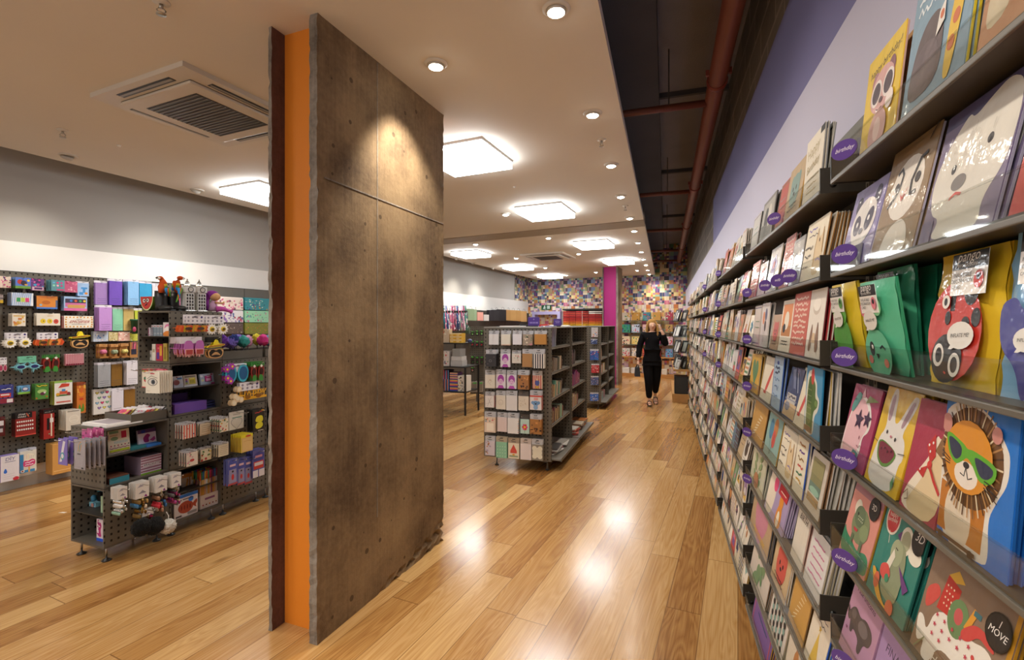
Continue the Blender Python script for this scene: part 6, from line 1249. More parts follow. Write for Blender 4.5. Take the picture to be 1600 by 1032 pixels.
put(PC, 'y', .05, (151, 812, 161, 848), 'pony_kit_box', 'craft kit', 'white and pink pony craft box on the lowest end shelf', '#e0d4dc', [('p', [(.2, .2), (.3, .7), (.6, .9), (.8, .7), (.6, .5), (.8, .2)], '#b8307c'), ('r', 0, 0, 1, .14, '#2f5ad0'), ('p', [(.1, .9), (.3, .95), (.2, .75)], '#b8307c')] + busy(['#b8307c', '#8a3a8a', '#e8dce4'], 10, 4, .05, .12, (.1, .2, .9, .95)), .05, zfix=zc(0))
z10, z11 = zc(1), zc(1, True)
put(PC, 'x', -.06, (170, 672, 204, 722), 'craft_sheet_pack', 'craft kit', 'cream craft sheet pack with green, red and yellow stickers', '#d8d0bc', [('r', .08, .86, .5, .97, '#6a8a70'), ('r', .62, .62, .86, .92, '#b82c4c'), ('e', .3, .64, .17, .10, '#7a9a78'), ('r', .1, .76, .45, .80, '#b89478')] + [('r', .28 + .07 * i, .42, .31 + .07 * i, .52, '#8ac0c8') for i in range(9)] + [('e', .12 + .16 * i, .34, .035, .035, ['#a83a5c', '#6a6a5a'][i % 2]) for i in range(6)] + [('l', [(.05 + .1 * i, .24 + .02 * (-1) ** i) for i in range(10)], .03, '#8a3a5a'), ('r', .05, .08, .95, .18, '#b0bc2c'), ('l', [(.05 + .1 * i, .05 + .015 * (-1) ** i) for i in range(10)], .02, '#8a3a5a')], .012, zfix=z11, tilt=-.12)
put(PC, 'x', -.10, (217, 671, 245, 708), 'pony_book', 'book', 'white and magenta horse activity book in the near cube', '#d8cad4', [('r', 0, .78, 1, 1, '#5a3a6a'), ('e', .3, .88, .12, .1, '#2f3a8a'), ('p', [(.3, .2), (.25, .5), (.5, .75), (.7, .6), (.55, .45), (.6, .2)], '#9a2a6c'), ('p', [(.6, .3), (.9, .5), (.95, .3), (.8, .2)], '#b84a8a')] + [('e', .08 + .09 * i, .08, .035, .04, '#8a3a7a') for i in range(10)], .015, zfix=z11, tilt=-.14)
put(PC, 'x', -.05, (205, 701, 229, 714), 'teal_pad', 'notepad', 'flat teal pad lying before the horse book', '#3f8a90', [], .14, zfix=z11, h=.018)
put(PC, 'x', -.04, (230, 699, 252, 708), 'blue_pad', 'notepad', 'flat blue pad lying under the horse book', '#3a78c8', [], .14, zfix=z11, h=.016)
put(PC, 'x', -.035, (220, 712, 252, 742), 'bracelet_kit_box', 'craft kit', 'striped lilac bracelet kit box standing in the lower half of the cube', '#cfc0cc', [('r', 0, .0, 1, .08, '#7ab02c')] + [('r', 0, .16 + .15 * i, 1, .21 + .15 * i, '#8a3a5c') for i in range(6)] + [('r', .1, .44, .9, .62, '#d8ccd4'), ('t', 'BRACELETS', .5, .48, .15, '#3a4a5a', 0, .3)], .18, zfix=z10, side='#a08a9c')
put(PC, 'x', -.02, (171, 744, 202, 757), 'teal_tray_box', 'box', 'long flat teal box in the lower half of the near cube', '#3f8fa0', [('r', 0, .86, 1, 1, '#6a4030')], .16, zfix=z10, side='#6a4030')
def bookflat(mb, w, h, d):
    mb.box(-w / 2, 0, 0, w / 2, d, .010, '#dcd8d4', 'paper'); mb.box(-w / 2 + .004, .004, .010, w / 2 - .01, d - .006, .020, '#e2dedb', 'paper'); mb.add([(-w / 2 + .03, .03, .0203), (w / 2 - .03, .03, .0203), (w / 2 - .03, d - .05, .0203), (-w / 2 + .03, d - .05, .0203)], [(0, 1, 2, 3)], '#a8a0a8')
put(PC, 'y', .02, (127, 657, 166, 669), 'flat_book', 'book', 'white books lying flat on top of the near cube', '#e0dcd8', [], .22, zfix=TOP2 + .001, build=bookflat)
tr = thing('sorting_tray', 'low dark grey tray of colourful packets on the near cube', 'tray', PC.w(-.30, .17, TOP2 + .001), PC.rz)
mb = MB(); mb.box(0, 0, 0, .285, .235, .006, PG, 'powder'); mb.box(0, 0, .006, .285, .006, .062, PG, 'powder'); mb.box(0, .229, .006, .285, .235, .062, PG, 'powder'); mb.box(0, .006, .006, .006, .229, .062, PG, 'powder'); mb.box(.279, .006, .006, .285, .229, .062, PG, 'powder'); mb.build('tray_body', tr)
r_ = random.Random(5); PKC = ['pink', 'grey', 'yellow', 'coral', 'white']; PKH = ['#d8587c', '#a8a4a8', '#d8c85a', '#d8604c', '#dcd8dc']
for i in range(14):
    q = i % 5; mb = MB(); mb.box(-.045, 0, 0, .045, .004, .10, PKH[q], 'sleeve'); draw(mb, .09, .10, busy(['#e8e0e0', PKH[(q + 2) % 5], '#c84a7a'], 7, i, .05, .14), -.0003, 'sleeve'); mb.box(-.045, .001, .10, .045, .002, .115, '#d8d4d8', 'sleeve')
    o = obj('badge_packet', mb.mesh('badge_packet'), M=PC.mat(-.30 + .07 + .14 * (i % 2), .17 + .020 + i * .0145, TOP2 + .009, extra=r_.uniform(-.25, .25)) @ Matrix.Rotation(-R(52), 4, 'X'), label='small %s packet lying in the low tray, %s from its near end' % (PKC[q], ORD[i]), cat='packet', group='packets in the low tray')
for bb, n, base, sh, dsc, cnm in (((91, 686, 105, 727), 3, '#7a68b8', [('p', [(.15, .1), (.4, .12), (.8, .9), (.55, .92)], '#dcd8e0'), ('e', .48, .34, .22, .25, '#3aa0a8'), ('e', .48, .34, .14, .16, '#dcd8e0'), ('e', .3, .24, .05, .05, '#e0c04c')], 'lilac bracelet card on the near end panel', 'bracelet card'),
                                  ((116, 688, 133, 734), 5, '#a09aa0', [('l', [(.35, .6), (.45, .85), (.6, .95), (.65, .8), (.5, .6)], .05, '#c8942c'), ('l', [(.45, .6), (.55, .85), (.7, .9)], .04, '#3aa0b0'), ('r', .3, .5, .6, .54, '#4a464c')] + [('l', [(.2 + .13 * i, .1), (.25 + .13 * i, .45)], .02, '#c8c4cc') for i in range(5)] + [('r', .7, .03, .88, .08, '#2a2628')], 'silver grey tassel card on the near end panel', 'tassel card')):
    stack(END0, bb, n, 'jewellery_card', cnm, dsc, simple(base, sh, .003), pitch=.026, out=.15, where='')
mb = MB();
stack(END0, (128, 672, 144, 690), 3, 'jewellery_card', 'bracelet card', 'pink bracelet card behind the lilac ones', simple('#c85a94', busy(['#e8a0c0', '#8a3a6a'], 6, 2), .003), pitch=.03, out=.08)
def charm(cols):
    def b(mb, w, h):
        hh = h * .42; mb.box(-w / 2, 0, h - hh, w / 2, .004, h, '#ded9d2', 'paper'); draw(mb, w, hh, [('p', [(.2, .3), (.5, .5), (.8, .3)], '#8a8690'), ('p', [(.1, .7), (.35, .9), (.6, .75)], '#a8a4ac'), ('p', [(.62, .05), (.75, .2), (.88, .02)], '#8a2a8a')], 0, 'paper', z0=h - hh)
        r = random.Random(int(w * 1e5)); mb.tube([(0, 0, h - hh + .01), (.004, -.004, h * .45), (0, 0, h * .36)], .003, '#b09a70', 'steel', 6)
        for i in range(16):
            x, z = r.uniform(-.42, .42) * w, r.uniform(.04, .5) * h; mb.ball((x, r.uniform(-.012, .01), z), (w * .10, .008, h * .06), r.choice(cols), r.choice(['plastic', 'foil']), 8, 5)
    return b
for bb, n, cols, dsc in (((184, 762, 199, 806), 7, ['#e8e4e0', '#8ab09a', '#d0689c', '#c8c0b8'], 'white bead charm keyrings'), ((212, 754, 233, 812), 7, ['#8a6a34', '#b89454', '#3f78a8', '#d8c8b0'], 'gold and blue charm keyrings'), ((243, 746, 261, 800), 7, ['#2f6aa0', '#a87a5c', '#c82f3c', '#8a7a68'], 'red car charm keyrings'), ((268, 740, 283, 790), 8, ['#8a8478', '#6a6460', '#c04a8c', '#b8a078'], 'dark metal charm keyrings'),
                         ((222, 796, 240, 820), 4, ['#d8306c', '#c89a6c', '#e0c8b0', '#b02c50'], 'pink tassel charms')):
    cl = (0, 0) if bb[0] < 262 else (1, 0)
    stack(SIDE(0, 0), bb, n, 'keyring_pack', 'keyring', dsc + ' with white header cards', charm(cols), pitch=.011, out=.12)
def pom(bbox, col, desc, mat='fuzzy', k=1):
    w_ = Wall(PC, 'x', 0.0, CUBES[(0, 0)]); loc, w, zb, zt = w_.place(.14, bbox); h = zt - zb
    t = obj('pompom_keyring', None, M=w_.M(loc, zb), label=desc, cat='keyring', group=None); r = random.Random(int(bbox[0]))
    mb = MB()
    for i in range(k):
        cx = (i - (k - 1) / 2) * w / k; bm = bmesh.new(); bmesh.ops.create_icosphere(bm, subdivisions=4, radius=1)
        rad = min(w / k * .62, h * .5)
        for v in bm.verts:
            s_ = 1 + r.uniform(-.10, .16); v.co = Vector((cx + v.co.x * rad * s_, v.co.y * rad * .8 * s_, rad + v.co.z * rad * .95 * s_))
        mb.add([tuple(v.co) for v in bm.verts], [[v.index for v in f.verts] for f in bm.faces], col, mat, True); bm.free()
    mb.build('pompom', t)
    mb = MB(); mb.tube([(0, 0, h * .9), (.01, .01, h * 1.2), (0, .02, h * 1.5)], .003, '#4a4640' if col == '#1c1b1a' else '#d8d0c8', 'plastic', 6); mb.build('cord', t)
pom((208, 811, 233, 838), '#1c1b1a', 'black fluffy pompom keyring, nearer of the two black ones'); pom((229, 808, 252, 836), '#1c1b1a', 'black fluffy pompom keyring beside the white one'); pom((250, 812, 275, 834), '#d8d2c6', 'white fluffy pompom keyring hanging by the fish box')
z00, z01 = zc(0), zc(0, True)
for bb, dsc in (((284, 741, 297, 778), 'white and gold feather pouch, nearer of two behind the fish box'), ((297, 738, 311, 776), 'white and gold feather pouch beside the felt pens')):
    put(PC, 'x', -.13, bb, 'craft_pouch', 'craft kit', dsc, '#d8d2c8', [('p', [(.25, .2), (.6, .85), (.8, .8), (.4, .15)], '#c8963c'), ('e', .4, .22, .14, .1, '#a8503c'), ('r', 0, .88, 1, 1, '#b87c2c'), ('r', .88, 0, 1, 1, '#b87c2c')], .03, zfix=z00 + .05, mat='sleeve')
put(PC, 'x', -.012, (272, 772, 309, 815), 'fish_kit_box', 'craft kit', 'white box with blue top and red brown fish', '#d8d2d2', [('r', 0, .86, 1, 1, '#2f6cc0'), ('e', .48, .42, .32, .25, '#a84a34'), ('p', [(.72, .45), (.95, .68), (.98, .5), (.9, .4), (.95, .25)], '#a84a34'), ('e', .70, .72, .11, .11, '#3a78d0'), ('r', .15, .74, .3, .8, '#3a3638'), ('r', .35, .76, .8, .80, '#4a4648'), ('r', .06, .05, .3, .12, '#4a4648'), ('r', .55, .06, .95, .18, '#8a8688')] + [('e', .3 + .12 * i, .42, .03, .1, '#7a2c22') for i in range(4)], .10, zfix=z00, side='#b8b2b0')
def pens(mb, w, h, d):
    mb.box(-w / 2, 0, 0, w / 2, d, h * .36, '#d8d2d4', 'paper'); draw(mb, w, h * .36, [('r', .25, .6, .8, .76, '#8a5a8a')] + [('e', .15 + .18 * i, .25, .04, .04, ['#a83a5c', '#6a3a2c', '#c8642c', '#7a2a3c', '#8a5a3c'][i]) for i in range(5)])
    r = random.Random(9)
    for i in range(11):
        x = -w / 2 + w * (i + .5) / 11
        for j, yy in enumerate((.012, d * .5, d - .014)):
            c = r.choice(['#c8963c', '#b8b0a0', '#8a4a5c', '#d0a080']); mb.tube([(x, yy, .005), (x, yy, h * .78)], w * .04, c, 'plastic', 7); mb.tube([(x, yy, h * .78), (x, yy, h)], w * .042, r.choice(['#c8305c', '#d8a83c', '#3a8a5a', '#5a3a8a', '#d85a2c', '#3a7ab8', '#8a2a4a']), 'plastic', 7)
    mb.box(-w / 2, d - .002, 0, w / 2, d, h, '#8a7a84', 'sleeve')
put(PC, 'x', -.03, (313, 735, 341, 795), 'felt_pen_box', 'pens', 'big clear box of felt pens with rainbow caps', '#d0c8cc', [], .11, zfix=z00, build=pens)
for i, (bb, dsc) in enumerate((((356, 718, 371, 758), 'blue blister pack with red soldier, nearest'), ((371, 716, 383, 757), 'blue blister pack with red soldier, middle'), ((382, 714, 394, 756), 'blue blister pack with red soldier, third'))):
    S_((2, 0), bb, 2, 'blister_pack', 'toy pack', dsc, '#5a5e98', [('p', [(.0, .6), (.05, .85), (.3, 1.0), (.7, 1.0), (.95, .85), (1, .6), (1, .4), (0, .4)], '#3f4a9c'), ('r', .12, .08, .88, .6, '#8a86a8'), ('e', .5, .3, .14, .28, '#b8282c'), ('e', .5, .52, .1, .1, '#1c1a20'), ('r', 0, 0, 1, .07, '#a83c44'), ('r', .2, .72, .8, .8, '#d0b0b8')], d=.02, pitch=.03, out=.15 - .02 * i)
S_((2, 0), (395, 703, 413, 745), 3, 'toy_bus_pack', 'toy pack', 'blue arched pack with a red toy bus on the low cube', '#55589a', [('e', .5, .72, .5, .4, '#3a3f8c'), ('r', .08, .3, .92, .58, '#c0302c'), ('r', .14, .42, .86, .54, '#d0c8c8'), ('r', 0, 0, .44, .26, '#d8d2d4'), ('r', .52, 0, 1, .26, '#d8d2d4'), ('r', .2, .72, .8, .8, '#c88a94')], d=.015, pitch=.03, out=.13)
NBK = [((285, 661, 306, 685), 4, 'red and white striped notebook', '#d8d0c4', [('r', .08 + .2 * i, 0, .17 + .2 * i, 1, '#c8523c') for i in range(5)] + busy(['#3a4a8a', '#c83a4a'], 5, 2, .03, .06)), ((312, 659, 329, 680), 2, 'cream lettered notebook in the upper row', '#d0bfa2', lines(.15, .95, .3, .8, 4, '#7a6448', .025, 3) + [('r', .06, .06, .94, .09, '#8a6a4c')]), ((343, 652, 357, 675), 5, 'cream notebook with black cats and red birds', '#dcd2bc', busy(['#1c1a18', '#c8302c', '#3a7a4a', '#d8a83c'], 14, 7, .05, .11)),
       ((291, 704, 309, 728), 4, 'pale notebook with pink and green doodles', '#dccfc0', [('e', .5, .4, .2, .12, '#b83a3c')] + busy(['#d8889c', '#8ab08a', '#c8a0a8'], 9, 4, .04, .09)), ((313, 699, 330, 720), 2, 'cream notebook with green and red leaves', '#d8cfb4', busy(['#4a7a3c', '#a82c34', '#d8b83c', '#2a4a2a'], 9, 6, .05, .12)), ((341, 692, 357, 713), 4, 'buff notebook with lettering in the lower row', '#d0c4a8', lines(.15, .95, .2, .8, 5, '#8a7a5a', .022, 9))]
for bb, n, dsc, base, sh in NBK:
    S_((1, 1), bb, n, 'pocket_notebook', 'notebook', dsc, base, sh, d=.010, header=(.12, '#b8b4b4'), pitch=.026, side='#4a4440')
S_((2, 1), (358, 643, 381, 671), 1, 'heart_pendant_card', 'jewellery card', 'white card with a white heart pendant', '#d8d2c4', [('h', .5, .36, .40, '#a8a49c'), ('h', .5, .37, .35, '#d0cabc'), ('r', .2, .66, .85, .71, '#4a8a74'), ('r', .25, .84, .75, .9, '#a8a090')], d=.004, header=(.04, '#d8d2c4'))
S_((2, 1), (396, 640, 413, 674), 3, 'sticker_book', 'book', 'black book with plain yellow shapes', '#1e1a16', [scrib(.15, .8, .88, '#c8383c', .06, 8, .03, 4), ('r', .72, .92, .95, .97, '#d89a2c'), ('p', [(.15, .5), (.3, .7), (.8, .72), (.9, .5), (.75, .4), (.3, .42)], '#d8cc2c'), ('p', [(.15, .2), (.25, .4), (.8, .42), (.88, .22), (.6, .12), (.3, .12)], '#d8cc2c'), ('r', .4, .02, .9, .05, '#d8d0c0')], d=.012, pitch=.03)
S_((2, 1), (377, 679, 395, 706), 6, 'yellow_plaster_pack', 'plaster pack', 'yellow pack with an orange toast picture', '#d8b464', [('r', 0, .84, 1, 1, '#e0d02c'), ('e', .6, .9, .25, .07, '#c8382c'), ('r', .1, .05, .92, .78, '#dcb878'), ('l', [(.2, .6), (.5, .64), (.85, .6)], .03, '#c89a54')], d=.008, pitch=.022, side='#d8c02c')
stack(END1, (230, 581, 247, 615), 7, 'eye_mask_pack', 'novelty pack', 'cream eye mask pack with one big grey eye', simple('#e0d8c8', [('e', .5, .52, .36, .24, '#8a8478'), ('e', .5, .52, .30, .19, '#d8d2c8'), ('e', .55, .52, .15, .15, '#4a5058'), ('e', .55, .52, .07, .07, '#15151a'), ('l', [(.12, .66), (.4, .8), (.85, .7)], .03, '#6a645c'), ('r', .35, .88, .65, .93, '#c8525c'), ('r', .1, .1, .3, .12, '#b0a898')], .006), pitch=.014, out=.13, turn=.18)
stack(END1, (222, 577, 232, 606), 2, 'novelty_mask_pack', 'novelty pack', 'red and yellow mask pack beside the eye packs', simple('#e0d4c0', [('r', 0, .84, 1, 1, '#c83a3c'), ('e', .2, .9, .2, .1, '#8ab03c'), ('e', .6, .9, .15, .1, '#d8a02c'), ('e', .6, .45, .3, .3, '#b82c34'), ('e', .5, .5, .2, .15, '#2a6a4a'), ('r', 0, 0, 1, .05, '#c83a3c')], .01), pitch=.03, out=.10)
stack(END1, (236, 577, 255, 590), 2, 'pink_card_pack', 'novelty pack', 'pink header pack behind the eye packs', simple('#d8687a', [('r', .1, .3, .9, .6, '#e09aa0')], .01), pitch=.02, out=.05)
z20, z21 = zc(2), zc(2, True)
for bb, base, sh, dsc in (((272, 588, 287, 618), '#ccd4e0', [('e', .3, .45, .34, .28, '#8a2a2c'), ('r', .4, .7, .9, .86, '#4a7ab8'), ('e', .4, .9, .1, .06, '#8a3a4a')], 'blister card with dark red round toy'),
                          ((288, 586, 309, 616), '#b8aa98', [('r', 0, 0, 1, .12, '#d8d8dc'), ('r', .40, .2, .86, .74, '#c8b01c'), ('r', .45, .62, .8, .70, '#e0d468'), ('r', .1, .8, .9, .9, '#6a5a4c')] + [('r', .48 + .11 * i, .28, .54 + .11 * i, .54, '#8a8420') for i in range(3)] + [('e', .2, .3 + .15 * i, .08, .07, ['#8a9a3c', '#5a4a8a', '#a83a5c'][i]) for i in range(3)], 'blister card with yellow toy calculator'),
                          ((314, 584, 336, 612), '#a8b4c8', [('r', .30, .24, .80, .78, '#2a2428'), ('r', .34, .28, .78, .80, '#c83a8a'), ('r', .42, .34, .70, .56, '#e0b0cc'), ('r', .46, .68, .66, .74, '#e8d8e0'), ('e', .15, .4, .09, .08, '#d8d49a'), ('e', .1, .8, .1, .08, '#dcdce4'), ('r', .7, .0, 1, .14, '#b83a7a'), ('e', .8, .9, .1, .05, '#a83a5c')], 'blister card with magenta toy calculator')):
    put(PC, 'x', -.07, bb, 'calculator_pack', 'toy pack', dsc + ' on the inner shelf', base, sh, .018, zfix=z21, tilt=-.18, mat='sleeve')
def pbox(mb, w, h, d):
    mb.box(-w / 2, 0, 0, w / 2, d, h, '#6a4a9c', 'paper', b=.002); mb.box(-w / 2 + .002, d * .9, h, w / 2 - .05, d, h + .06, '#4a3470', 'paper')
put(PC, 'x', -.012, (273, 629, 323, 648), 'purple_box', 'box', 'long purple open box under the calculators', '#6a4a9c', [], .16, zfix=z20, build=pbox)
for i in range(3): put(PC, 'x', -.06, (320, 636 - i * 7, 339, 641 - i * 7), 'blue_pad', 'notepad', 'dark blue pad in a loose pile beside the purple box, %s' % ('lowest', 'middle', 'topmost')[i], '#3a4478', [], .12, zfix=z20 + i * .02, h=.012, turn=.1 * i)
SG = SIDE(2, 2)
glasses(SG, (351, 570, 389, 598), (357, 569, 386, 582), 'round', ['#3fb0c8', '#1f5a8a', '#a83aa8'], 'turquoise novelty glasses with purple flowers', n=2, out=.10)
glasses(SG, (391, 567, 413, 596), (393, 566, 411, 574), 'parrot', ['#8a2a22', '#3f8a3a'], 'red and green parrot glasses on the cube', n=4, out=.12, hcol='#3a7a3a', hshapes=[])
glasses(SG, (365, 605, 417, 628), (375, 597, 406, 610), 'word', ['#e0a82c'], 'yellow word novelty glasses with daisies', n=2, out=.11)
z30, z31 = zc(3), zc(3, True)
put(PC, 'y', CD + .07, (226.5, 512, 235, 527), 'hair_chalk_box', 'box', 'small white box with a magenta print, upper shelf of the top cube', '#d8d0d8', [('r', .3, .3, .75, .85, '#b82a7a'), ('r', .1, .08, .9, .2, '#c86a94')], .03, zfix=z31)
for i in range(4): put(PC, 'y', CD + .09, (235.5 + 4.7 * i, 508, 239.8 + 4.7 * i, 527), 'lip_balm_box', 'box', 'grey blue box with white top in a row of four, %s' % ORD[i], '#9aa6b0', [('r', 0, .78, 1, 1, '#e0dcdc'), ('r', .1, .84, .8, .9, '#b83a4a'), ('r', .1, .2, .9, .26, '#d8d4d4')], .03, zfix=z31, group=None)
put(PC, 'y', CD + .05, (255, 504, 267, 527), 'face_mist_box', 'box', 'white and orange box at the right of the upper shelf', '#e0d8d8', [('p', [(.1, .5), (.5, .75), (.95, .65), (.95, .9), (.3, .85)], '#d87aa8'), ('p', [(0, 0), (1, 0), (1, .35), (.5, .4), (0, .25)], '#d8843c'), ('e', .5, .5, .25, .16, '#ece6e2')], .04, zfix=z31)
put(PC, 'y', CD + .14, (263.5, 494, 270, 511), 'magenta_box', 'box', 'magenta box at the back of the upper shelf', '#8a2a5c', [], .05, zfix=z31, h=.14)
put(PC, 'y', CD + .08, (231, 548, 237, 563), 'cream_jar', 'cosmetic', 'small white jar box, lower shelf of the top cube', '#d0cac4', [('r', .1, .3, .9, .6, '#8a847c')], .03, zfix=z30)
put(PC, 'y', CD + .06, (237.5, 538, 243, 563), 'cream_tube_box', 'cosmetic', 'tall narrow cream box, lower shelf of the top cube', '#dcd4c8', [('r', .2, .5, .8, .7, '#a89a80')], .03, zfix=z30)
put(PC, 'y', CD + .06, (244, 538, 254, 564), 'red_nail_kit', 'cosmetic', 'red and purple kit, lower shelf of the top cube', '#b8384c', [('r', .1, .1, .5, .5, '#5a3a8a'), ('r', .55, .3, .9, .9, '#d8a03c'), ('e', .4, .75, .2, .1, '#d86a78')], .03, zfix=z30)
put(PC, 'y', CD + .06, (255, 537, 261, 564), 'gold_tube', 'cosmetic', 'gold tube, lower shelf of the top cube', '#b8a04c', [('r', .2, .1, .8, .8, '#8a7430')], .03, zfix=z30)
def bottle(mb, w, h, d): mb.lathe([(0, 0), (w * .45, 0), (w * .5, h * .2), (w * .45, h * .6), (w * .2, h * .8), (w * .18, h), (0, h)], '#b8b0a4', 'foil', 14, c=(0, w * .5))
put(PC, 'y', CD + .04, (261.5, 544, 268, 564), 'silver_bottle', 'cosmetic', 'rounded silver bottle at the right of the lower shelf', '#b8b0a4', [], .03, zfix=z30, build=bottle)
S3 = SIDE(1, 3)
glasses(S3, (279, 505, 326, 520), (291, 492, 319, 506), 'leafy', ['#d8642c', '#c8481c', '#b8961c', '#d88a2c'], 'orange and gold leafy novelty glasses on the top cube', n=2, out=.12)
glasses(S3, (322, 504, 357, 525), (322, 493, 350, 506), 'daisy', ['#ece8e0', '#e0c02c', '#6a5a1c'], 'white daisy glasses on the top cube', n=2, out=.12)
glasses(S3, (286, 531, 320, 558), (282, 527, 316, 537), 'cream', ['#b86ab0', '#e0a8a4'], 'purple ice cream novelty glasses', n=5, out=.15, hcol='#dcd6da', hshapes=[])
glasses(S3, (322, 531, 351, 561), (325, 527, 345, 535), 'sombrero', ['#e6d42c'], 'yellow sombrero glasses on the top cube', n=2, out=.13, hcol='#1c1816', hshapes=[])
def top(bbox, x, y=None): w_ = Wall(PC, 'x', x); loc, w, zb, zt = w_.place(0, bbox); return w_, loc, w, TOP4 + .001, zt - TOP4
w_ = Wall(PC, 'y', CD + .03); loc, w, zb, zt = w_.place(0, (219, 464, 239, 486)); h = zt - TOP4
t = obj('watermelon_bank', None, M=w_.M(loc, TOP4 + .001), label='watermelon slice money box with a face, at the near top corner', cat='money box')
arc = [(w * .5 * cos(a), h + h * .98 * sin(a)) for a in [pi + pi * i / 16 for i in range(17)]]
mb = MB(); mb.prism(arc, 0, .12, '#d8dca0', 'plastic', '#5a7a2c'); mb.build('rind', t)
mb = MB(); mb.prism([(p[0] * .90, h + (p[1] - h) * .90) for p in arc], -.002, .0005, '#c83a34', 'plastic'); draw(mb, w, h, [('e', .34, .72, .13, .13, '#2a1a1a'), ('e', .34, .72, .10, .10, '#e8e0dc'), ('e', .36, .72, .05, .05, '#1a1414'), ('e', .62, .74, .13, .13, '#2a1a1a'), ('e', .62, .74, .10, .10, '#e8e0dc'), ('e', .60, .74, .05, .05, '#1a1414'), ('l', [(.42, .38), (.5, .42), (.6, .50)], .06, '#2a3040')], -.0022); mb.build('face', t)
w_ = Wall(PC, 'x', -.17); loc, w, zb, zt = w_.place(0, (247, 456, 284, 486)); h = zt - TOP4
t = obj('boot_planter', None, M=w_.M(loc, TOP4 + .001), label='pair of black boots planter under the two parrots', cat='planter')
for s in (-1, 1):
    mb = MB(); cx = s * w * .25
    mb.tube([(cx, .03, .004), (cx, .03, h * .3), (cx, .035, h * .65), (cx, .03, h)], [w * .24, w * .23, w * .235, w * .245], '#242322', 'plastic', 18)
    mb.ball((cx + s * w * .05, -.03, h * .14), (w * .2, .07, h * .15), '#242322', 'plastic', 14, 8); mb.box(cx - w * .2, -.08, 0, cx + w * .2, .09, .008, '#1a1918', 'plastic', b=.003)
    mb.build('boot', t)
def parrot(px, py0, py1, facing, tail, label):
    w_ = Wall(PC, 'x', -.16); loc, w, zb, zt = w_.place(0, (px - 11, py0, px + 11, py1)); h = zt - zb
    t = obj('parrot_ornament', None, M=w_.M(loc, zb, 0, 0), label=label, cat='ornament', group=None)
    s = facing; b = MB(); O = '#c8582c'
    b.tube([(s * .1 * w, 0, 0), (s * .06 * w, 0, h * .35), (-s * .04 * w, -.004, h * .62), (s * .12 * w, -.006, h * .82)], [w * .17, w * .26, w * .22, w * .15], O, 'fabric', 14)
    b.ball((s * .2 * w, -.006, h * .87), (w * .2, w * .18, h * .12), O, 'fabric', 14, 8); b.build('body', t)
    b = MB(); b.ball((s * .34 * w, -.010, h * .86), (w * .1, w * .14, h * .075), '#e8e4dc', 'fabric', 10, 6); b.build('cheek_patch', t)
    b = MB(); b.tube([(s * .38 * w, -.006, h * .90), (s * .50 * w, -.006, h * .86), (s * .46 * w, -.006, h * .78)], [w * .08, w * .06, w * .01], '#2a2624', 'plastic', 8); b.build('beak', t)
    b = MB()
    for q in (-1, 1):
        for i, c in enumerate(('#c8582c', '#d8b03c', '#5a9a4a', '#3a7ac0')): b.ball((-s * (.02 + .03 * i) * w, q * w * .22, h * (.60 - .12 * i)), (w * .14, w * .06, h * .12), c, 'fabric', 10, 6)
    b.build('wing', t)
    b = MB(); dz = -h * (.55 if tail else .2)
    for i, c in enumerate(('#3a8ac8', '#d86a2c', '#6aa84a')): b.tube([(-s * .05 * w + i * .01 - .01, -.045, h * .25), (-s * (.2 + .1 * i) * w, -.060 if tail else -.02, dz * (.6 + .2 * i))], [w * .1, w * .05], c, 'fabric', 7)
    b.build('tail', t)
parrot(254, 432, 458, -1, False, 'orange parrot ornament looking back, nearer one on the boots')
parrot(276, 431, 458, 1, True, 'orange parrot ornament with blue and yellow tail hanging down')
def tower(bbox, x, label):
    w_ = Wall(PC, 'x', x); loc, w, zb, zt = w_.place(0, bbox); z0 = TOP4 + .001; h = zt - z0; S = '#c4c2be'
    Q = 'plastic'; t = obj('clock_tower_bank', None, M=w_.M(loc, z0), label=label, cat='money box', group=None)
    b = MB(); b.box(-w * .5, 0, 0, w * .5, w, h * .03, S, 'foil', b=.003); b.box(-w * .38, w * .12, h * .03, w * .38, w * .88, h * .58, '#cfcdca', Q)
    for i in range(5):
        for f in range(3): b.box(-w * .32 + f * w * .24, w * .10, h * (.06 + .1 * i), -w * .32 + f * w * .24 + w * .14, w * .12, h * (.13 + .1 * i), '#5a5854', 'foil'); b.box(w * .38, w * .2 + f * w * .2, h * (.06 + .1 * i), w * .395, w * .32 + f * w * .2, h * (.13 + .1 * i), '#5a5854', 'foil')
    b.build('shaft', t)
    b = MB(); b.box(-w * .46, w * .04, h * .58, w * .46, w * .96, h * .76, '#cfcdca', Q, b=.004); b.prism(ell(0, h * .67, w * .26, w * .26, 18), w * .02, w * .04, '#1e1d1c', 'plastic'); b.prism(ell(0, h * .67, w * .19, w * .19, 18), w * .012, w * .0195, '#cfcac2', 'plastic'); b.box(-.001, w * .008, h * .67, .001, w * .0115, h * .67 + w * .15, '#1a1918', 'plastic'); b.build('clock_face', t)
    b = MB(); k = [(w * .44, h * .762), (w * .34, h * .80), (w * .28, h * .84), (w * .22, h * .85), (w * .22, h * .89), (w * .10, h * .94), (w * .03, h * .97), (.001, h)]; b.lathe(k, S, 'foil', 4, False, c=(0, w * .5)); b.ball((0, w * .5, h * .985), w * .06, S, 'foil', 8, 5); b.build('spire', t)
tower((290, 436, 307, 486), -.08, 'shiny silver clock tower money box, nearer of two'); tower((309, 437, 325, 486), -.09, 'shiny silver clock tower money box beside the purple haired doll')
w_ = Wall(PC, 'x', -.12); loc, w, zb, zt = w_.place(0, (322, 453, 347, 488)); h = zt - TOP4
t = obj('soft_doll', None, M=w_.M(loc, TOP4 + .001), label='soft doll with purple hair sitting at the far top end of the cube', cat='doll')
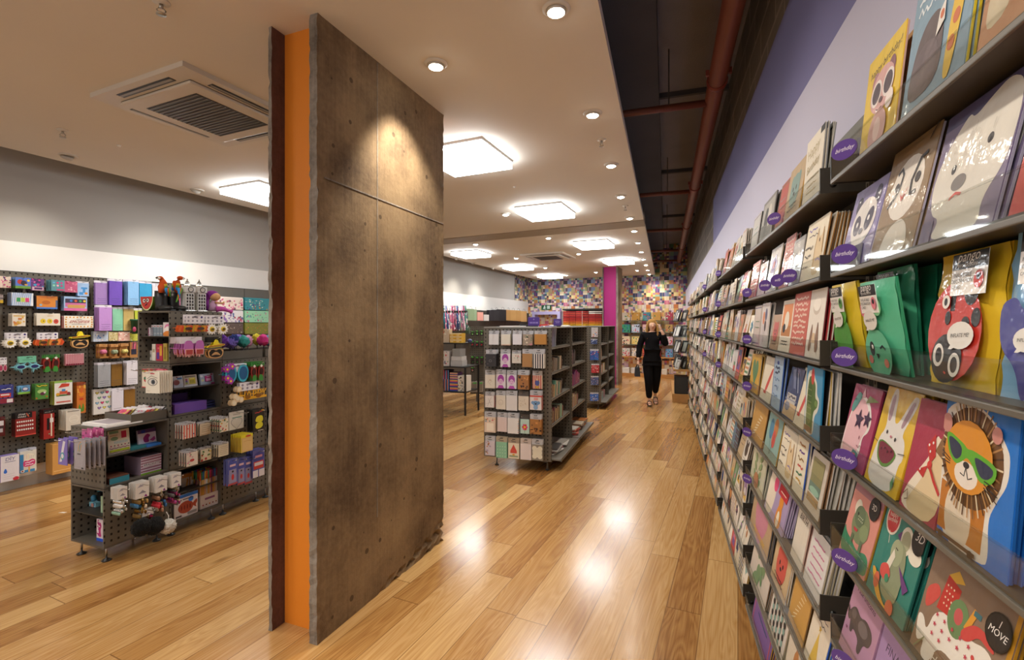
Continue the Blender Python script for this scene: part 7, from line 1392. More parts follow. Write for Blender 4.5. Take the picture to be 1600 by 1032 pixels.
b = MB(); b.tube([(-w * .1, 0, .01), (-w * .05, 0, h * .3), (-w * .02, 0, h * .5)], [w * .26, w * .2, w * .12], '#c8a0c0', 'fabric', 12); b.ball((0, -.01, h * .68), (w * .3, w * .26, h * .18), '#d8a878', 'fabric', 16, 10); b.tube([(-w * .06, -.02, h * .42), (w * .2, -.06, h * .38), (w * .34, -.05, h * .44)], w * .06, '#d8a878', 'fabric', 8); b.build('body', t)
b = MB(); b.ball((-w * .06, .012, h * .76), (w * .36, w * .30, h * .2), '#8a3a94', 'fabric', 16, 10); b.tube([(-w * .3, .02, h * .75), (-w * .4, .02, h * .4), (-w * .34, .02, h * .05)], [w * .14, w * .16, w * .1], '#8a3a94', 'fabric', 10); b.build('hair', t)
b = MB(); b.tube([(-w * .05, -.03, h * .12), (w * .3, -.05, h * .14), (w * .62, -.06, h * .05), (w * .78, -.06, h * .02)], [w * .18, w * .14, w * .08, w * .12], '#c85aa8', 'fabric', 10); b.build('tail', t)
w2 = Wall(PC, 'x', -.16)
for k, (c, lb) in enumerate(((2, 'dark grey tray holding purple and teal fluffy pens'), (3, 'dark grey tray holding pink and yellow fluffy pens'))):
    o = thing('sorting_tray', lb, 'tray', PC.w(-.33, c * CD + .01, TOP3 + .001), PC.rz, None)
    mb = MB(); mb.box(0, 0, 0, .32, .385, .006, PG, 'powder'); mb.box(0, 0, .006, .32, .006, .07, PG, 'powder'); mb.box(0, .379, .006, .32, .385, .07, PG, 'powder'); mb.box(0, .006, .006, .006, .379, .07, PG, 'powder'); mb.box(.314, .006, .006, .32, .379, .07, PG, 'powder'); mb.build('tray_body', o)
r_ = random.Random(17); FC = [('purple', '#6a3a9c'), ('teal', '#3f9a94'), ('violet', '#7a6ac0'), ('pale pink', '#d89ab8'), ('navy', '#2a3a7a')], [('hot pink', '#d8408c'), ('yellow', '#d8c83c'), ('sky blue', '#5aa8d0'), ('rose', '#d87aa0'), ('coral', '#d8685c')]
for k in range(2):
    for i in range(10):
        nm, col = FC[k][i % 5]; x = -.06 - .13 * (i % 2) - .02 * r_.random(); y = (2 + k) * CD + .05 + .033 * i; hh = .12 + .03 * r_.random(); lx, ly = r_.uniform(-.02, .03), r_.uniform(-.03, .03)
        t = thing('fluffy_pen', '%s fluffy topped pen, %s along the %s tray from its near end' % (nm, ORD[i], 'nearer' if k == 0 else 'farther'), 'pen', PC.w(x, y, TOP3 + .009), PC.rz, 'fluffy pens in the trays')
        b = MB(); b.tube([(0, 0, 0), (lx, ly, hh)], .004, '#3a3040', 'plastic', 6); b.build('barrel', t)
        bm = bmesh.new(); bmesh.ops.create_icosphere(bm, subdivisions=3, radius=1); b = MB()
        for v in bm.verts: s_ = .042 * (1 + r_.uniform(-.25, .3)); v.co = Vector((lx + v.co.x * s_, ly + v.co.y * s_, hh + v.co.z * s_ * 1.1))
        b.add([tuple(v.co) for v in bm.verts], [[v.index for v in f.verts] for f in bm.faces], col, 'fuzzy', True); bm.free(); b.build('feather_ball', t)
mb = MB(); mb.box(-.05, 0, 0, .05, .02, .22, '#3a2c44', 'sleeve', b=.002); draw(mb, .1, .22, busy(['#6a4a7a', '#2a2230', '#a87ab0'], 9, 3), -.0004, 'sleeve')
mb.build('dark_purple_pack', None, PC.w(-.405, .10, .24), PC.rz, label='dark purple pack peeping out behind the lowest near display cube', cat='packet')
p = floorpt(97, 802); mb = MB(); mb.prism([(-.03, 0), (.02, -.004), (.03, .012), (-.01, .016)], 0, .001, '#e0dcd4')
obj('paper_scrap', mb.mesh('paper_scrap'), M=Matrix.Translation((p[0], p[1], .0015)) @ Matrix.Rotation(-pi / 2, 4, 'X'), label='tiny white scrap of paper on the floor before the cubes', cat='scrap')
GA = Fr(19.0, .414, 5.05)          # origin: front right foot corner; x to the side (unit runs to -x), y along the aisle
GB = Fr(19.0, 1.63, 8.80)
def gondola(fr, W, nb, bay, label, zs, tray=True, ztop=1.515, side_depth=.30):
    t = thing('gondola', label, 'shop gondola', fr.w(0, 0), fr.rz)
    L = nb * bay; mid = -W / 2
    mb = MB(); mb.mats = ['pegboard']; mb.box(-W, 0, .105, 0, .025, ztop, PG); mb.build('end_panel', t)
    for i in range(nb):
        mb = MB(); mb.mats = ['pegboard']; mb.box(mid - .02, .03 + i * bay, .105, mid + .02, (i + 1) * bay - .005, ztop - .01, PG); mb.build('spine_panel', t)
    for y in [bay * (i + 1) for i in range(nb)]:
        mb = MB(); mb.mats = ['pegboard']; mb.box(-W + .02, y - .012, .105, .0, y + .012, ztop - .001, PG); mb.build('divider_panel', t)
    mb = MB(); mb.box(-W, -.004, ztop, .004, L + .012, ztop + .012, '#8a867e', 'powder', b=.003); mb.build('top_cap', t)
    for z in zs:
        for i in range(nb):
            mb = MB(); mb.box(mid + .02, .028 + i * bay, z, -.02, (i + 1) * bay - .014, z + .012, '#8a867f', 'powder'); mb.box(-.024, .028 + i * bay, z - .012, -.02, (i + 1) * bay - .014, z + .012, '#8a867f', 'powder'); mb.build('side_shelf', t)
    if tray:
        for i in range(nb):
            mb = MB(); mb.box(mid + .02, .03 + i * bay, .115, .10, (i + 1) * bay - .005, .130, '#77736c', 'powder'); mb.box(.095, .03 + i * bay, .108, .10, (i + 1) * bay - .005, .142, '#8a867f', 'powder'); mb.build('base_tray', t)
    for y in [.06] + [bay * (i + 1) - .05 for i in range(nb)]:
        for x, s in ((-W + .13, -1), (-.06, 1)):
            mb = MB(); mb.tube([(x, y, .0), (x, y, .085), (mid + s * .05, y, .115)], [.013, .012, .010], '#6f6b64', 'powder', 8); mb.lathe([(0, 0), (.022, 0), (.022, .008), (.012, .014), (0, .014)], '#2b2926', 'plastic', 12, c=(x, y)); mb.build('foot', t)
    return t
ZS = [GA.z(-.15, .5, y) for y in (542, 579, 617, 655)]
GAT = gondola(GA, .765, 2, 1.05, 'grey perforated gondola with thirty hanging paper packs, nearest in the middle of the floor', ZS)
GBT = gondola(GB, .765, 2, 1.05, 'grey perforated gondola farther down the aisle, before the magenta pillar', [1.18, .90, .62, .38])
GEND = Wall(GA, 'y', 0.0, GAT)
HC = (.26, '#b4b6ba'); HK = (.24, '#a89c8c'); HD = (.2, '#4a4440')
HG = lambda c: (.25, c, [('r', .3, .80, .7, .83, '#4a4a4e'), ('r', .36, .92, .64, .955, '#3a3a3c')])
def GP(bb, n, dsc, base, sh, hdr='#b4b6ba', **k):
    stack(GEND, bb, n, 'paper_pack', 'stationery pack', dsc, simple(base, sh, d=k.pop('d', .010), header=HG(hdr), side=k.pop('side', None)), pitch=.018, **k)
def violet_portrait(): return [('e', .5, .5, .26, .28, '#dcb8d8'), ('p', [(.2, .4), (.15, .75), (.35, .97), (.65, .97), (.85, .75), (.8, .4), (.7, .6), (.5, .72), (.3, .6)], '#a03aa0'), ('p', [(.15, 0), (.3, .22), (.7, .22), (.85, 0)], '#b04aac'), ('e', .4, .52, .04, .03, '#6a2a6a'), ('e', .6, .52, .04, .03, '#6a2a6a'), ('l', [(.42, .38), (.5, .36), (.58, .38)], .03, '#8a2a8a')]
R1 = [((764, 517, 779, 539), 2, 'plain white paper pack', '#dcdad8', []), ((783, 517, 797, 540), 3, 'cream paper pack with grey header', '#dcd8c8', [('r', 0, 0, 1, .08, '#c8a088')]), ((801, 517, 815, 539), 2, 'white square paper pack', '#dedce0', []), ((817, 517, 832, 540), 3, 'kraft pack with pink and green flowers', '#9a8a78', busy(['#c87a8a', '#6a7a5a', '#d8c8b0', '#3a3a34'], 12, 3)), ((835, 517, 853, 539), 3, 'plain kraft paper pack', '#b4803f', [('r', 0, .0, 1, .04, '#8a5f30')]),
      ((759, 547, 775, 573), 5, 'black paper pack with a small emblem', '#2a2628', [('e', .45, .45, .14, .12, '#6a6668'), ('e', .45, .45, .10, .08, '#2a2628'), ('e', .2, .2, .05, .05, '#5a4a4c'), ('e', .8, .75, .05, .05, '#5a4a4c')]), ((782, 546, 797, 574), 2, 'white pack with purple portrait', '#dcd4da', violet_portrait()), ((800, 548, 814, 568), 1, 'ivory pack with orange and pink florals', '#dcd6ca', busy(['#c87a5a', '#d8a0a0', '#8a9a7a'], 9, 6, .03, .09, (.2, .3, .8, .8))), ((816, 546, 831, 574), 3, 'plain kraft pack with silver header', '#a87c48', []), ((832, 546, 850, 576), 4, 'black and white vertically striped pack', '#e0dcd4', [('r', .02 + .2 * i, 0, .12 + .2 * i, 1, '#2a2a34') for i in range(5)]),
      ((758, 579, 773, 607), 3, 'cream pack with small line drawing', '#ddd5c4', [('l', [(.3, .4), (.5, .7), (.7, .5), (.4, .35), (.6, .25)], .02, '#8a8478'), ('e', .55, .6, .12, .1, '#c8bca8')]), ((775, 578, 790, 607), 2, 'white pack with purple portrait', '#dcd4da', violet_portrait()), ((792, 579, 807, 608), 2, 'white pack with purple portrait', '#d8d4da', violet_portrait()), ((809, 579, 826, 609), 4, 'kraft pack printed with black flowers', '#a06c38', busy(['#4a2a1c', '#2a1c18', '#c88a4c'], 14, 8)), ((832, 580, 847, 608), 2, 'red striped circus pack', '#d8c8b0', [('r', .02 + .2 * i, .0, .12 + .2 * i, 1, '#b83a34') for i in range(5)] + [('e', .5, .45, .24, .3, '#4a5a9a'), ('e', .5, .68, .14, .1, '#d8b08a'), ('r', .3, .05, .7, .2, '#c8a03c')]),
      ((758, 613, 772, 637), 3, 'white pack with crossing pencil lines and red edge', '#ddd8d2', [('l', [(.25, .1), (.7, .9)], .02, '#6a6462'), ('l', [(.7, .15), (.35, .8)], .02, '#6a6462'), ('l', [(.1, .3), (.8, .5)], .015, '#8a8482')], ), ((775, 611, 790, 640), 2, 'ivory pack with sketched face', '#dad3c4', [('e', .5, .5, .24, .26, '#9a9488'), ('e', .5, .5, .22, .24, '#dad3c4'), ('l', [(.4, .45), (.6, .45)], .02, '#9a9488')]), ((791, 611, 808, 642), 2, 'large plain white pack', '#dad8d6', []), ((810, 612, 826, 642), 3, 'cream pack with gold sprinkles and dark header', '#d8cebc', busy(['#b8a078', '#a08a68'], 12, 5, .02, .04, (.2, .3, .8, .8)), '#55504c'), ((828, 611, 846, 641), 4, 'white pack with blue bear face and red edge', '#dcd6d2', [('e', .25, .5, .14, .14, '#6a94c0'), ('e', .75, .5, .14, .14, '#6a94c0'), ('e', .5, .45, .27, .22, '#6a94c0'), ('e', .5, .18, .2, .2, '#7fa4c8'), ('e', .5, .42, .08, .06, '#2a3444'), ('e', .4, .5, .03, .03, '#2a3444'), ('e', .6, .5, .03, .03, '#2a3444'), ('r', 0, .9, 1, 1, '#c8483c'), ('r', .35, .68, .7, .84, '#d89a94')]),
      ((757, 644, 774, 676), 3, 'peach pack with coloured lettering border', '#ddc8b4', [('r', .2, .1, .85, .6, '#ece2d0')] + busy(['#c8485c', '#3a7a9a', '#d8a83c', '#5a8a5a'], 12, 6, .03, .06, (.05, .7, .95, .92))), ((777, 645, 792, 675), 2, 'pale pink pack with faint grid', '#dcccc8', [('r', .2 * i, 0, .2 * i + .015, 1, '#c8b0b0') for i in range(6)]), ((793, 646, 810, 678), 3, 'white pack with colourful edge dots', '#dcdad8', [('e', .97, .1 + .14 * i, .03, .03, ['#c8485c', '#3a7a9a', '#d8a83c'][i % 3]) for i in range(6)]), ((813, 648, 827, 678), 2, 'mint pack with pink and yellow flower', '#b8d4cc', [('e', .5 + .2 * cos(a), .45 + .15 * sin(a), .12, .12, ['#d83c7a', '#c8302c'][k % 2]) for k, a in enumerate([1.05 * j for j in range(6)])] + [('e', .5, .45, .12, .12, '#e8c82c'), ('l', [(.5, .3), (.5, .05)], .04, '#4a7a3c')], '#45403e'), ((828, 648, 846, 679), 4, 'kraft pack with black floral print, lower one', '#a2703c', busy(['#5a3420', '#c88a4c', '#3a2418'], 13, 9)),
      ((758, 682, 773, 712), 3, 'lilac grey pack with brown figures', '#c8c0c8', busy(['#8a6a4a', '#c87a4c', '#a89ab0'], 10, 4)), ((775, 683, 792, 716), 3, 'mint green pack with pale dots, kraft header', '#86bc9c', [('e', .15 + .23 * (i % 4), .12 + .2 * (i // 4), .03, .04, '#c8e0cc') for i in range(16)], '#a89c86'), ((794, 685, 811, 717), 3, 'cream pack with red tent and brown header', '#dcd0b8', [('p', [(.2, .5), (.5, .92), (.8, .5)], '#c8483c'), ('r', .2, .35, .8, .5, '#c8483c'), ('r', .1, .1, .9, .2, '#8a9a7a'), ('e', .5, .25, .12, .08, '#d8a03c')], '#9c8c78'), ((813, 686, 830, 719), 3, 'plain pale pink pack', '#dacfcc', [], '#b8aca4'), ((831, 687, 848, 720), 3, 'ivory scalloped pack on grey', '#8a8478', [('e', .5, .5, .44, .44, '#dcd6c0'), ('e', .25, .25, .22, .22, '#dcd6c0'), ('e', .75, .25, .22, .22, '#dcd6c0'), ('e', .25, .75, .22, .22, '#dcd6c0'), ('e', .75, .75, .22, .22, '#dcd6c0')])]
GROW = ['top', 'second', 'third', 'fourth', 'fifth', 'lowest']
for i, it in enumerate(R1):
    hdr = it[5] if len(it) > 5 else '#b4b6ba'
    GP(it[0], it[1], it[2], it[3], it[4], hdr, side='#c0504c' if 'red edge' in it[2] else None, where=', gondola end, %s row' % GROW[i // 5] + (' second of five' if i == 11 else ' third of five' if i == 12 else ''))
def row_of_books(fr, par_z, ya, yb, seed, cols, cat, name, group, lbl, hmax=.2, x=-.035, lean=.0):
    r = random.Random(seed); y = ya; i = 0
    while y < yb - .02 and i < 14:
        th = r.uniform(.020, .042); h = r.uniform(.7, 1) * hmax; w = r.uniform(.11, .15); nm, c = r.choice(cols)
        mb = MB(); mb.box(-w, 0, 0, 0, th, h, c, 'sleeve', b=.0015); mb.box(-w + .002, .002, h - .0005, -.003, th - .002, h + .0004, '#ddd6c8', 'paper')
        mb.push(Matrix.Translation((-w / 2, 0, 0))); draw(mb, w, h, busy(['#d8cfc0', c, '#8a7a6a'], 3, seed + i, .05, .15), -.0004); mb.pop()
        obj(name, mb.mesh(name), M=fr.mat(x, y, par_z, 0) @ Matrix.Rotation(-lean - r.uniform(0, .12), 4, 'X'), label='%s %s, %s from the near end, %s' % (nm, cat, ORD[i], lbl), cat=cat, group=group)
        y += th + r.uniform(.004, .022); i += 1
DKC = [('dark grey', '#3c3a3a'), ('brown', '#6a5040'), ('olive', '#5a5a44'), ('tan', '#b89a74'), ('taupe', '#8a7a6c'), ('cream', '#d0c4ac'), ('teal', '#6aa898'), ('maroon', '#6a2a3a')]
SL = ['top side shelf', 'second side shelf', 'third side shelf', 'fourth side shelf']
row_of_books(GA, ZS[0] + .0125, .10, .36, 3, [('slate blue', '#6a7088'), ('grey', '#8a8a90'), ('lilac', '#8a84a0')], 'notebook', 'notebook', 'notebooks on the near gondola', 'near gondola bay one, top side shelf', .24, lean=.12)
row_of_books(GA, ZS[1] + .0125, .05, .80, 4, DKC, 'notebook', 'notebook', 'notebooks on the near gondola', 'near gondola bay one, second side shelf', .17, lean=.1)
row_of_books(GA, ZS[2] + .0125, .05, .80, 5, DKC, 'notebook', 'notebook', 'notebooks on the near gondola', 'near gondola bay one, third side shelf', .18, lean=.08)
row_of_books(GA, ZS[3] + .0125, .05, .78, 6, DKC, 'notebook', 'notebook', 'notebooks on the near gondola', 'near gondola bay one, fourth side shelf', .18, lean=.1)
row_of_books(GA, ZS[0] + .0125, 1.08, 1.14, 13, [('bright blue', '#2a6ad0')], 'notebook', 'notebook', 'notebooks on the near gondola', 'near gondola bay two, top side shelf', .15)
row_of_books(GA, ZS[1] + .0125, 1.12, 1.4, 14, [('charcoal', '#3a3638'), ('plum', '#5a3a4a')], 'notebook', 'notebook', 'notebooks on the near gondola', 'near gondola bay two, second side shelf', .2, lean=.12)
row_of_books(GA, ZS[2] + .0125, 1.08, 1.2, 15, [('lime', '#b8cc2c')], 'notebook', 'notebook', 'notebooks on the near gondola', 'near gondola bay two, lime end of third shelf', .18, lean=.05)
row_of_books(GA, ZS[2] + .0125, 1.24, 1.7, 16, [('purple', '#6a2a6a'), ('magenta', '#8a2a6a')], 'notebook', 'notebook', 'notebooks on the near gondola', 'near gondola bay two, purple row on third shelf', .19, lean=.08)
row_of_books(GA, ZS[3] + .0125, 1.10, 1.6, 17, DKC, 'notebook', 'notebook', 'notebooks on the near gondola', 'near gondola bay two, fourth side shelf', .2, lean=.1)
def flat_pile(fr, x0, y0, n, w, d, z, seed, cols, cat, name, lbl, th=.012):
    r = random.Random(seed)
    for i in range(n):
        nm, c = cols[i % len(cols)]; mb = MB(); mb.box(-w / 2, -d / 2, 0, w / 2, d / 2, th - .001, c, 'sleeve', b=.001); mb.push(Matrix.Translation((0, 0, th - .001)) @ Matrix.Rotation(-pi / 2, 4, 'X')); mb.pop()
        obj(name, mb.mesh(name), M=fr.mat(x0 + r.uniform(-.02, .02), y0 + r.uniform(-.02, .02), z + i * th, r.uniform(-.2, .2)), label='%s %s, %s from the bottom of the pile %s' % (nm, cat, ORD[i], lbl), cat=cat)
MAG = [('pale grey', '#b0aca8'), ('white', '#dcd8d4'), ('dark', '#4a4644'), ('pink', '#c87a8a')]
flat_pile(GA, -.10, .30, 7, .22, .30, .131, 3, MAG, 'magazine', 'magazine', 'on the near base tray', .010); flat_pile(GA, -.10, .68, 4, .22, .28, .131, 4, MAG[::-1], 'magazine', 'magazine', 'farther along the near base tray', .010)
flat_pile(GA, -.08, 1.28, 6, .2, .22, .131, 5, [('red', '#b83a34'), ('coral', '#c8685a'), ('white', '#d8d2cc')], 'notebook', 'notebook', 'at the near end of tray two', .014); flat_pile(GA, -.08, 1.62, 6, .2, .22, .131, 6, [('brown', '#6a4a3a'), ('tan', '#b0906c'), ('cream', '#d0c4b0')], 'notebook', 'notebook', 'in the middle of tray two', .014); flat_pile(GA, -.08, 1.93, 5, .2, .2, .131, 7, [('orange', '#c87a3c'), ('grey', '#8a8680')], 'notebook', 'notebook', 'at the far end of tray two', .014)
def sign(px0, py0, px1, py1, Y, label, words):
    w = (px1 - px0) / F * Y; h = (py1 - py0) / F * Y; c = Wd((px0 + px1) / 2, Y, py1)
    t = thing('purple_sign', label, 'sign', c, GA.rz * .6)
    mb = MB(); mb.box(-w / 2, 0, 0, w / 2, .012, h, '#4a2f86', 'plastic', b=.002); draw(mb, w, h, words, -.0005, 'plastic'); mb.build('sign_board', t)
    mb = MB(); mb.box(-w * .4, -.02, -.012, w * .4, .05, 0, '#2c2a2a', 'plastic'); mb.build('base', t)
SGN = [('r', .14, .26, .38, .44, '#8a78b8'), ('r', .41, .26, .62, .44, '#8a78b8'), ('r', .65, .26, .88, .44, '#8a78b8'), ('e', .5, .75, .07, .06, '#8a78b8')]
def zb_py(Y, z): return CY - (z - EYE) / Y * F
for (a, b, c, x, y, lb) in ((825, 496, 843, -.36, .62, 'larger purple sign with a pale line of blocks, standing on the near gondola top'), (865, 498.5, 877, -.10, .70, 'smaller purple sign standing on the near gondola top')):
    Y = GA.w(x, y)[1]
    sign(a, b, c, zb_py(Y, 1.54), Y, lb, SGN if a == 825 else [scrib(.2, .8, .66, '#9a88c4', .08, 6, .04, 3), scrib(.25, .75, .42, '#9a88c4', .08, 5, .04, 5)])
for i, (x, y, w, h, c, lb) in enumerate(((-.60, .5, .30, .012, '#dcd8d2', 'white paper sheets lying on the near gondola top'), (-.55, 1.0, .22, .03, '#2a2a2c', 'black box lying on the near gondola top'), (-.42, 1.25, .12, .03, '#c8342c', 'small red box on the near gondola top'), (-.3, 1.6, .3, .02, '#dcd8d2', 'flat white box at the far end of the near gondola top'))):
    p = GA.w(x, y); mb = MB(); mb.box(-w / 2, -.05, 0, w / 2, .05, h, c, 'plastic', b=.004); mb.build('loose_item', None, (p[0], p[1], 1.5275), GA.rz, label=lb, cat='loose item')
GE2 = Wall(GB, 'y', 0.0, GBT)
for bb, base, cols, dsc in (((924, 512, 934, 527), '#c8c4c8', ['#c8485c', '#3a7ac0', '#d8a83c', '#8a7a6a'], 'round multicoloured pin pack, top hook'), ((923, 530, 933, 538), '#3a4a7a', ['#c8d0e0', '#8a9ac0'], 'navy star clip pack, second hook'), ((922, 546, 928, 563), '#2f5aa8', ['#c84a3c', '#d8dce8'], 'tall blue pen pack, outer one on third hook'), ((928.5, 546, 935, 563), '#2f62b0', ['#c84a3c', '#d8dce8'], 'tall blue pen pack, inner one on third hook'),
                            ((924, 569, 930, 583), '#b8343c', ['#d8d0d0', '#e0c0b0'], 'red glue pack, outer one on fourth hook'), ((930.5, 569, 936, 583), '#b02c38', ['#d8d0d0', '#e0c0b0'], 'red glue pack, inner one on fourth hook'), ((923, 588, 929, 602), '#4a5a8a', ['#c8ccd8', '#b87a5c'], 'slate tape pack, outer one on fifth hook'), ((929.5, 588, 935, 602), '#4a5a8a', ['#c8ccd8', '#b87a5c'], 'slate tape pack, inner one on fifth hook'), ((922, 614, 928, 627), '#3a6ac0', ['#d8dce8', '#c8a03c'], 'blue marker pack, outer one on lowest hook'), ((928.5, 614, 935, 627), '#3a6ac0', ['#d8dce8', '#c8a03c'], 'blue marker pack, inner one on lowest hook')):
    stack(GE2, bb, 2, 'pen_pack', 'stationery pack', dsc, simple(base, busy(cols, 9, int(bb[0] + bb[1])), d=.01, header=(.15, '#c8c8cc')), pitch=.02, where=' of the far gondola')
BX = [('white', '#d0ccc8'), ('yellow', '#c8a84c'), ('teal', '#5a8a8a'), ('pink', '#c08a94')]
row_of_books(GB, .62 + .0125, .1, .9, 31, BX, 'boxed set', 'boxed_stationery', 'boxed stationery on the far gondola', 'far gondola, third side shelf', .18); row_of_books(GB, .90 + .0125, .1, .35, 32, DKC, 'boxed set', 'boxed_stationery', 'boxed stationery on the far gondola', 'far gondola, second side shelf', .2, lean=.1)
row_of_books(GB, .131, .1, .8, 33, BX, 'boxed set', 'boxed_stationery', 'boxed stationery on the far gondola', 'far gondola, base tray', .16); row_of_books(GB, 1.18 + .0125, .15, .25, 34, [('purple', '#5a3a8a')], 'boxed set', 'boxed_stationery', 'boxed stationery on the far gondola', 'far gondola, top side shelf', .2)

GC = Fr(19.0, *Wd(765, 9.55)[:2])
t = thing('gondola', 'grey perforated unit seen between the black table and the nearest gondola', 'shop gondola', GC.w(0, 0), GC.rz)
mb = MB(); mb.mats = ['pegboard']; mb.box(-.42, 0, .16, .35, .03, 1.52, PG); mb.box(-.42, .03, .16, -.39, .6, 1.52, PG); mb.build('end_panel', t)
for x in (-.30, .2):
    mb = MB(); mb.lathe([(.0, 0), (.02, 0), (.012, .02), (.012, .16)], '#55514a', 'powder', 10, c=(x, .05)); mb.build('foot', t)
GC_W = Wall(GC, 'y', 0.0, t)
r_ = random.Random(77)
for row, (py0, py1, cols, nm) in enumerate(((517, 525, ['#5ac03c', '#d8d4cc', '#c85a3c'], 'green topped sticker pack'), (533, 543, ['#c8303c', '#1c1a1a', '#4ac04c'], 'red earphone pack'), (557, 570, ['#1c1a1c', '#4ac04c', '#3a2a30'], 'black cable pack'), (575, 582, ['#c87a6a', '#d8d4d0', '#4ac04c'], 'pink tape pack'))):
    for j in range(4 if row < 3 else 1):
        a = 736 + j * 7.2; bb = (a, py0 + r_.uniform(-1, 1), a + 4.4, py1)
        stack(GC_W, bb, 1, 'accessory_pack', 'accessory pack', '%s, %s along its row on the middle perforated unit' % (nm, ORD[j]), simple('#35312e', [('r', .1, .78, .9, .96, '#5ab84a'), ('e', .5, .38, .3, .3, cols[0]), ('e', .6, .3, .14, .14, cols[1])], d=.012), out=.12)
for i, (px, c) in enumerate(((736, 'outer'), (745, 'inner'))): stack(GC_W, (px, 596, px + 9, 613), 2, 'phone_case_pack', 'accessory pack', 'grey phone case pack, %s one on the lowest hook' % c, simple('#a8a49e', [('r', .1, .1, .9, .9, '#8a8680'), ('r', .3, .8, .9, .95, '#5ac06a')], d=.012), out=.14, tilt=.25, turn=.5)
TB = Fr(20.0, *floorpt(727, 650)[:2])
t = thing('black_metal_rack', 'black metal display table beside the concrete pillar, stacked with patterned boxes', 'display table', TB.w(0, 0), TB.rz)
W_, D_ = 1.0, .55
for x in (-W_, 0):
    for y in (0, D_):
        mb = MB(); mb.box(x - .014, y - .014, 0, x + .014, y + .014, .83, '#22201e', 'powder'); mb.build('leg', t)
for z in (.40, .83):
    mb = MB(); mb.box(-W_, 0, z - .02, 0, D_, z, '#2a2826', 'powder'); mb.build('shelf', t)
mb = MB(); mb.box(-W_, D_ - .05, .83, -W_ + .02, D_ - .03, 1.5, '#22201e', 'powder'); mb.box(-.36, .3, .83, -.34, .32, 1.22, '#22201e', 'powder'); mb.box(-W_, .1, 1.215, -.08, .5, 1.235, '#2a2826', 'powder'); mb.build('upper_shelf', t)
def bx(fr, x, y, z, w, d, h, c, sh, name, cat, lb, turn=0, mat='paper', group=None):
    mb = MB(); mb.box(-w / 2, 0, 0, w / 2, d, h, c, mat, b=.003); draw(mb, w, h, sh, -.0005, mat); return mb.build(name, None, M=fr.mat(x, y, z, turn)) if False else obj(name, mb.mesh(name), M=fr.mat(x, y, z, turn), label=lb, cat=cat, group=group)
STR = lambda cs: [('r', 0, i / 9, 1, (i + .8) / 9, cs[i % len(cs)]) for i in range(9)]
VST = lambda cs: [('r', i / 9, 0, (i + .8) / 9, 1, cs[i % len(cs)]) for i in range(9)]
for i, (x, z, w, h, c, sh, lb) in enumerate(((-.42, .401, .16, .20, '#4a3a5a', VST(['#3a2a4a', '#c8784c', '#4a7ab0']), 'purple and orange upright striped box, lower one on the rack'), (-.42, .602, .15, .16, '#3a2a3a', VST(['#b8485c', '#2a2a3a', '#5a8ab8']), 'dark striped box set upon the upright striped one'), (-.25, .401, .15, .20, '#2a3a7a', STR(['#2a4a9a', '#c85a6a', '#d8a83c']), 'blue and pink striped box, middle of the low shelf'), (-.25, .602, .15, .12, '#6a4a7a', STR(['#2a3a6a', '#c87a8a', '#d8b86c']), 'thin striped box upon the blue striped one'), (-.09, .401, .16, .27, '#d0c8bc', busy(['#1c1a1a', '#c8a03c', '#8a7a6a'], 26, 3, .04, .09), 'white box with black and gold blots, end of the low shelf'),
                                               (-.42, .831, .16, .26, '#c8bcb4', busy(['#b85a5a', '#8a9a7a', '#d8c8b0', '#5a5a6a'], 20, 5), 'floral upright box on the rack top'), (-.20, .831, .22, .10, '#b0aca8', [], 'flat pale grey box on the rack top, lowest'), (-.20, .932, .20, .07, '#c0bcb8', [], 'flat pale grey box on the rack top, middle'), (-.20, 1.003, .16, .13, '#8a8884', [], 'clear grey box on the rack top'))):
    bx(TB, x, .06, z, w, .2, h, c, sh, 'patterned_box', 'box', lb)
for i in range(3):
    for j in range(2): bx(TB, -.30 + .115 * j, .12, 1.236 + .056 * i, .11, .16, .054, '#d8a83c', [('r', 0, .78, 1, 1, '#e8dcc0'), ('r', .1, .3, .6, .5, '#e8d8a8')], 'yellow_carton', 'box', 'yellow carton, %s layer, %s column on the rack' % (('lowest', 'middle', 'top')[i], ('nearer', 'farther')[j]))
bx(TB, -.46, .14, 1.236, .16, .12, .24, '#d0bca0', busy(['#c86a5a', '#8a7a5a', '#e0d8c8'], 14, 4), 'patterned_box', 'box', 'cream box with red blots beside the yellow cartons')
r_ = random.Random(3)
for i, c in enumerate(('#2a3a6a', '#3a8aa0', '#4a3a7a', '#c8685a', '#2a2a3a')):
    mb = MB(); mb.ball((0, 0, .035), (.045, .045, .035), c, 'plastic', 12, 8); mb.build('round_tin', None, TB.w(-.02 + .075 * i, .22 + .03 * i, 1.236 if i < 0 else 1.236 - .0), 0, label='small round %s tin on the upper rack, %s in line' % (('navy', 'sky blue', 'violet', 'coral', 'black')[i], ORD[i]), cat='tin') if i < 1 else None
SC = ['#3a7a8a', '#5a6aa0', '#d8d4d0', '#c8688a', '#8a5a6a', '#2f4a7a', '#b8c0b8', '#c89ab0', '#4a8a7a']
XF = -5.75
w_ = Wall(MAIN, 'x', XF)
t = thing('hanging_rail', 'black wall rail carrying patterned wrapping paper rolls past the pillar', 'rail', MAIN.w(0, 0), MAIN.rz)
ya, yb = MAIN.on_x(690, XF), MAIN.on_x(732, XF); zr = MAIN.z(XF, ya, 488)
mb = MB(); mb.box(-.40, ya, zr - .10, .02, yb + .05, zr - .085, '#2a2826', 'powder'); mb.box(-.01, ya, zr - .02, .012, yb + .05, zr + .03, '#1f1d1c', 'powder'); mb.build('rail_shelf', t)
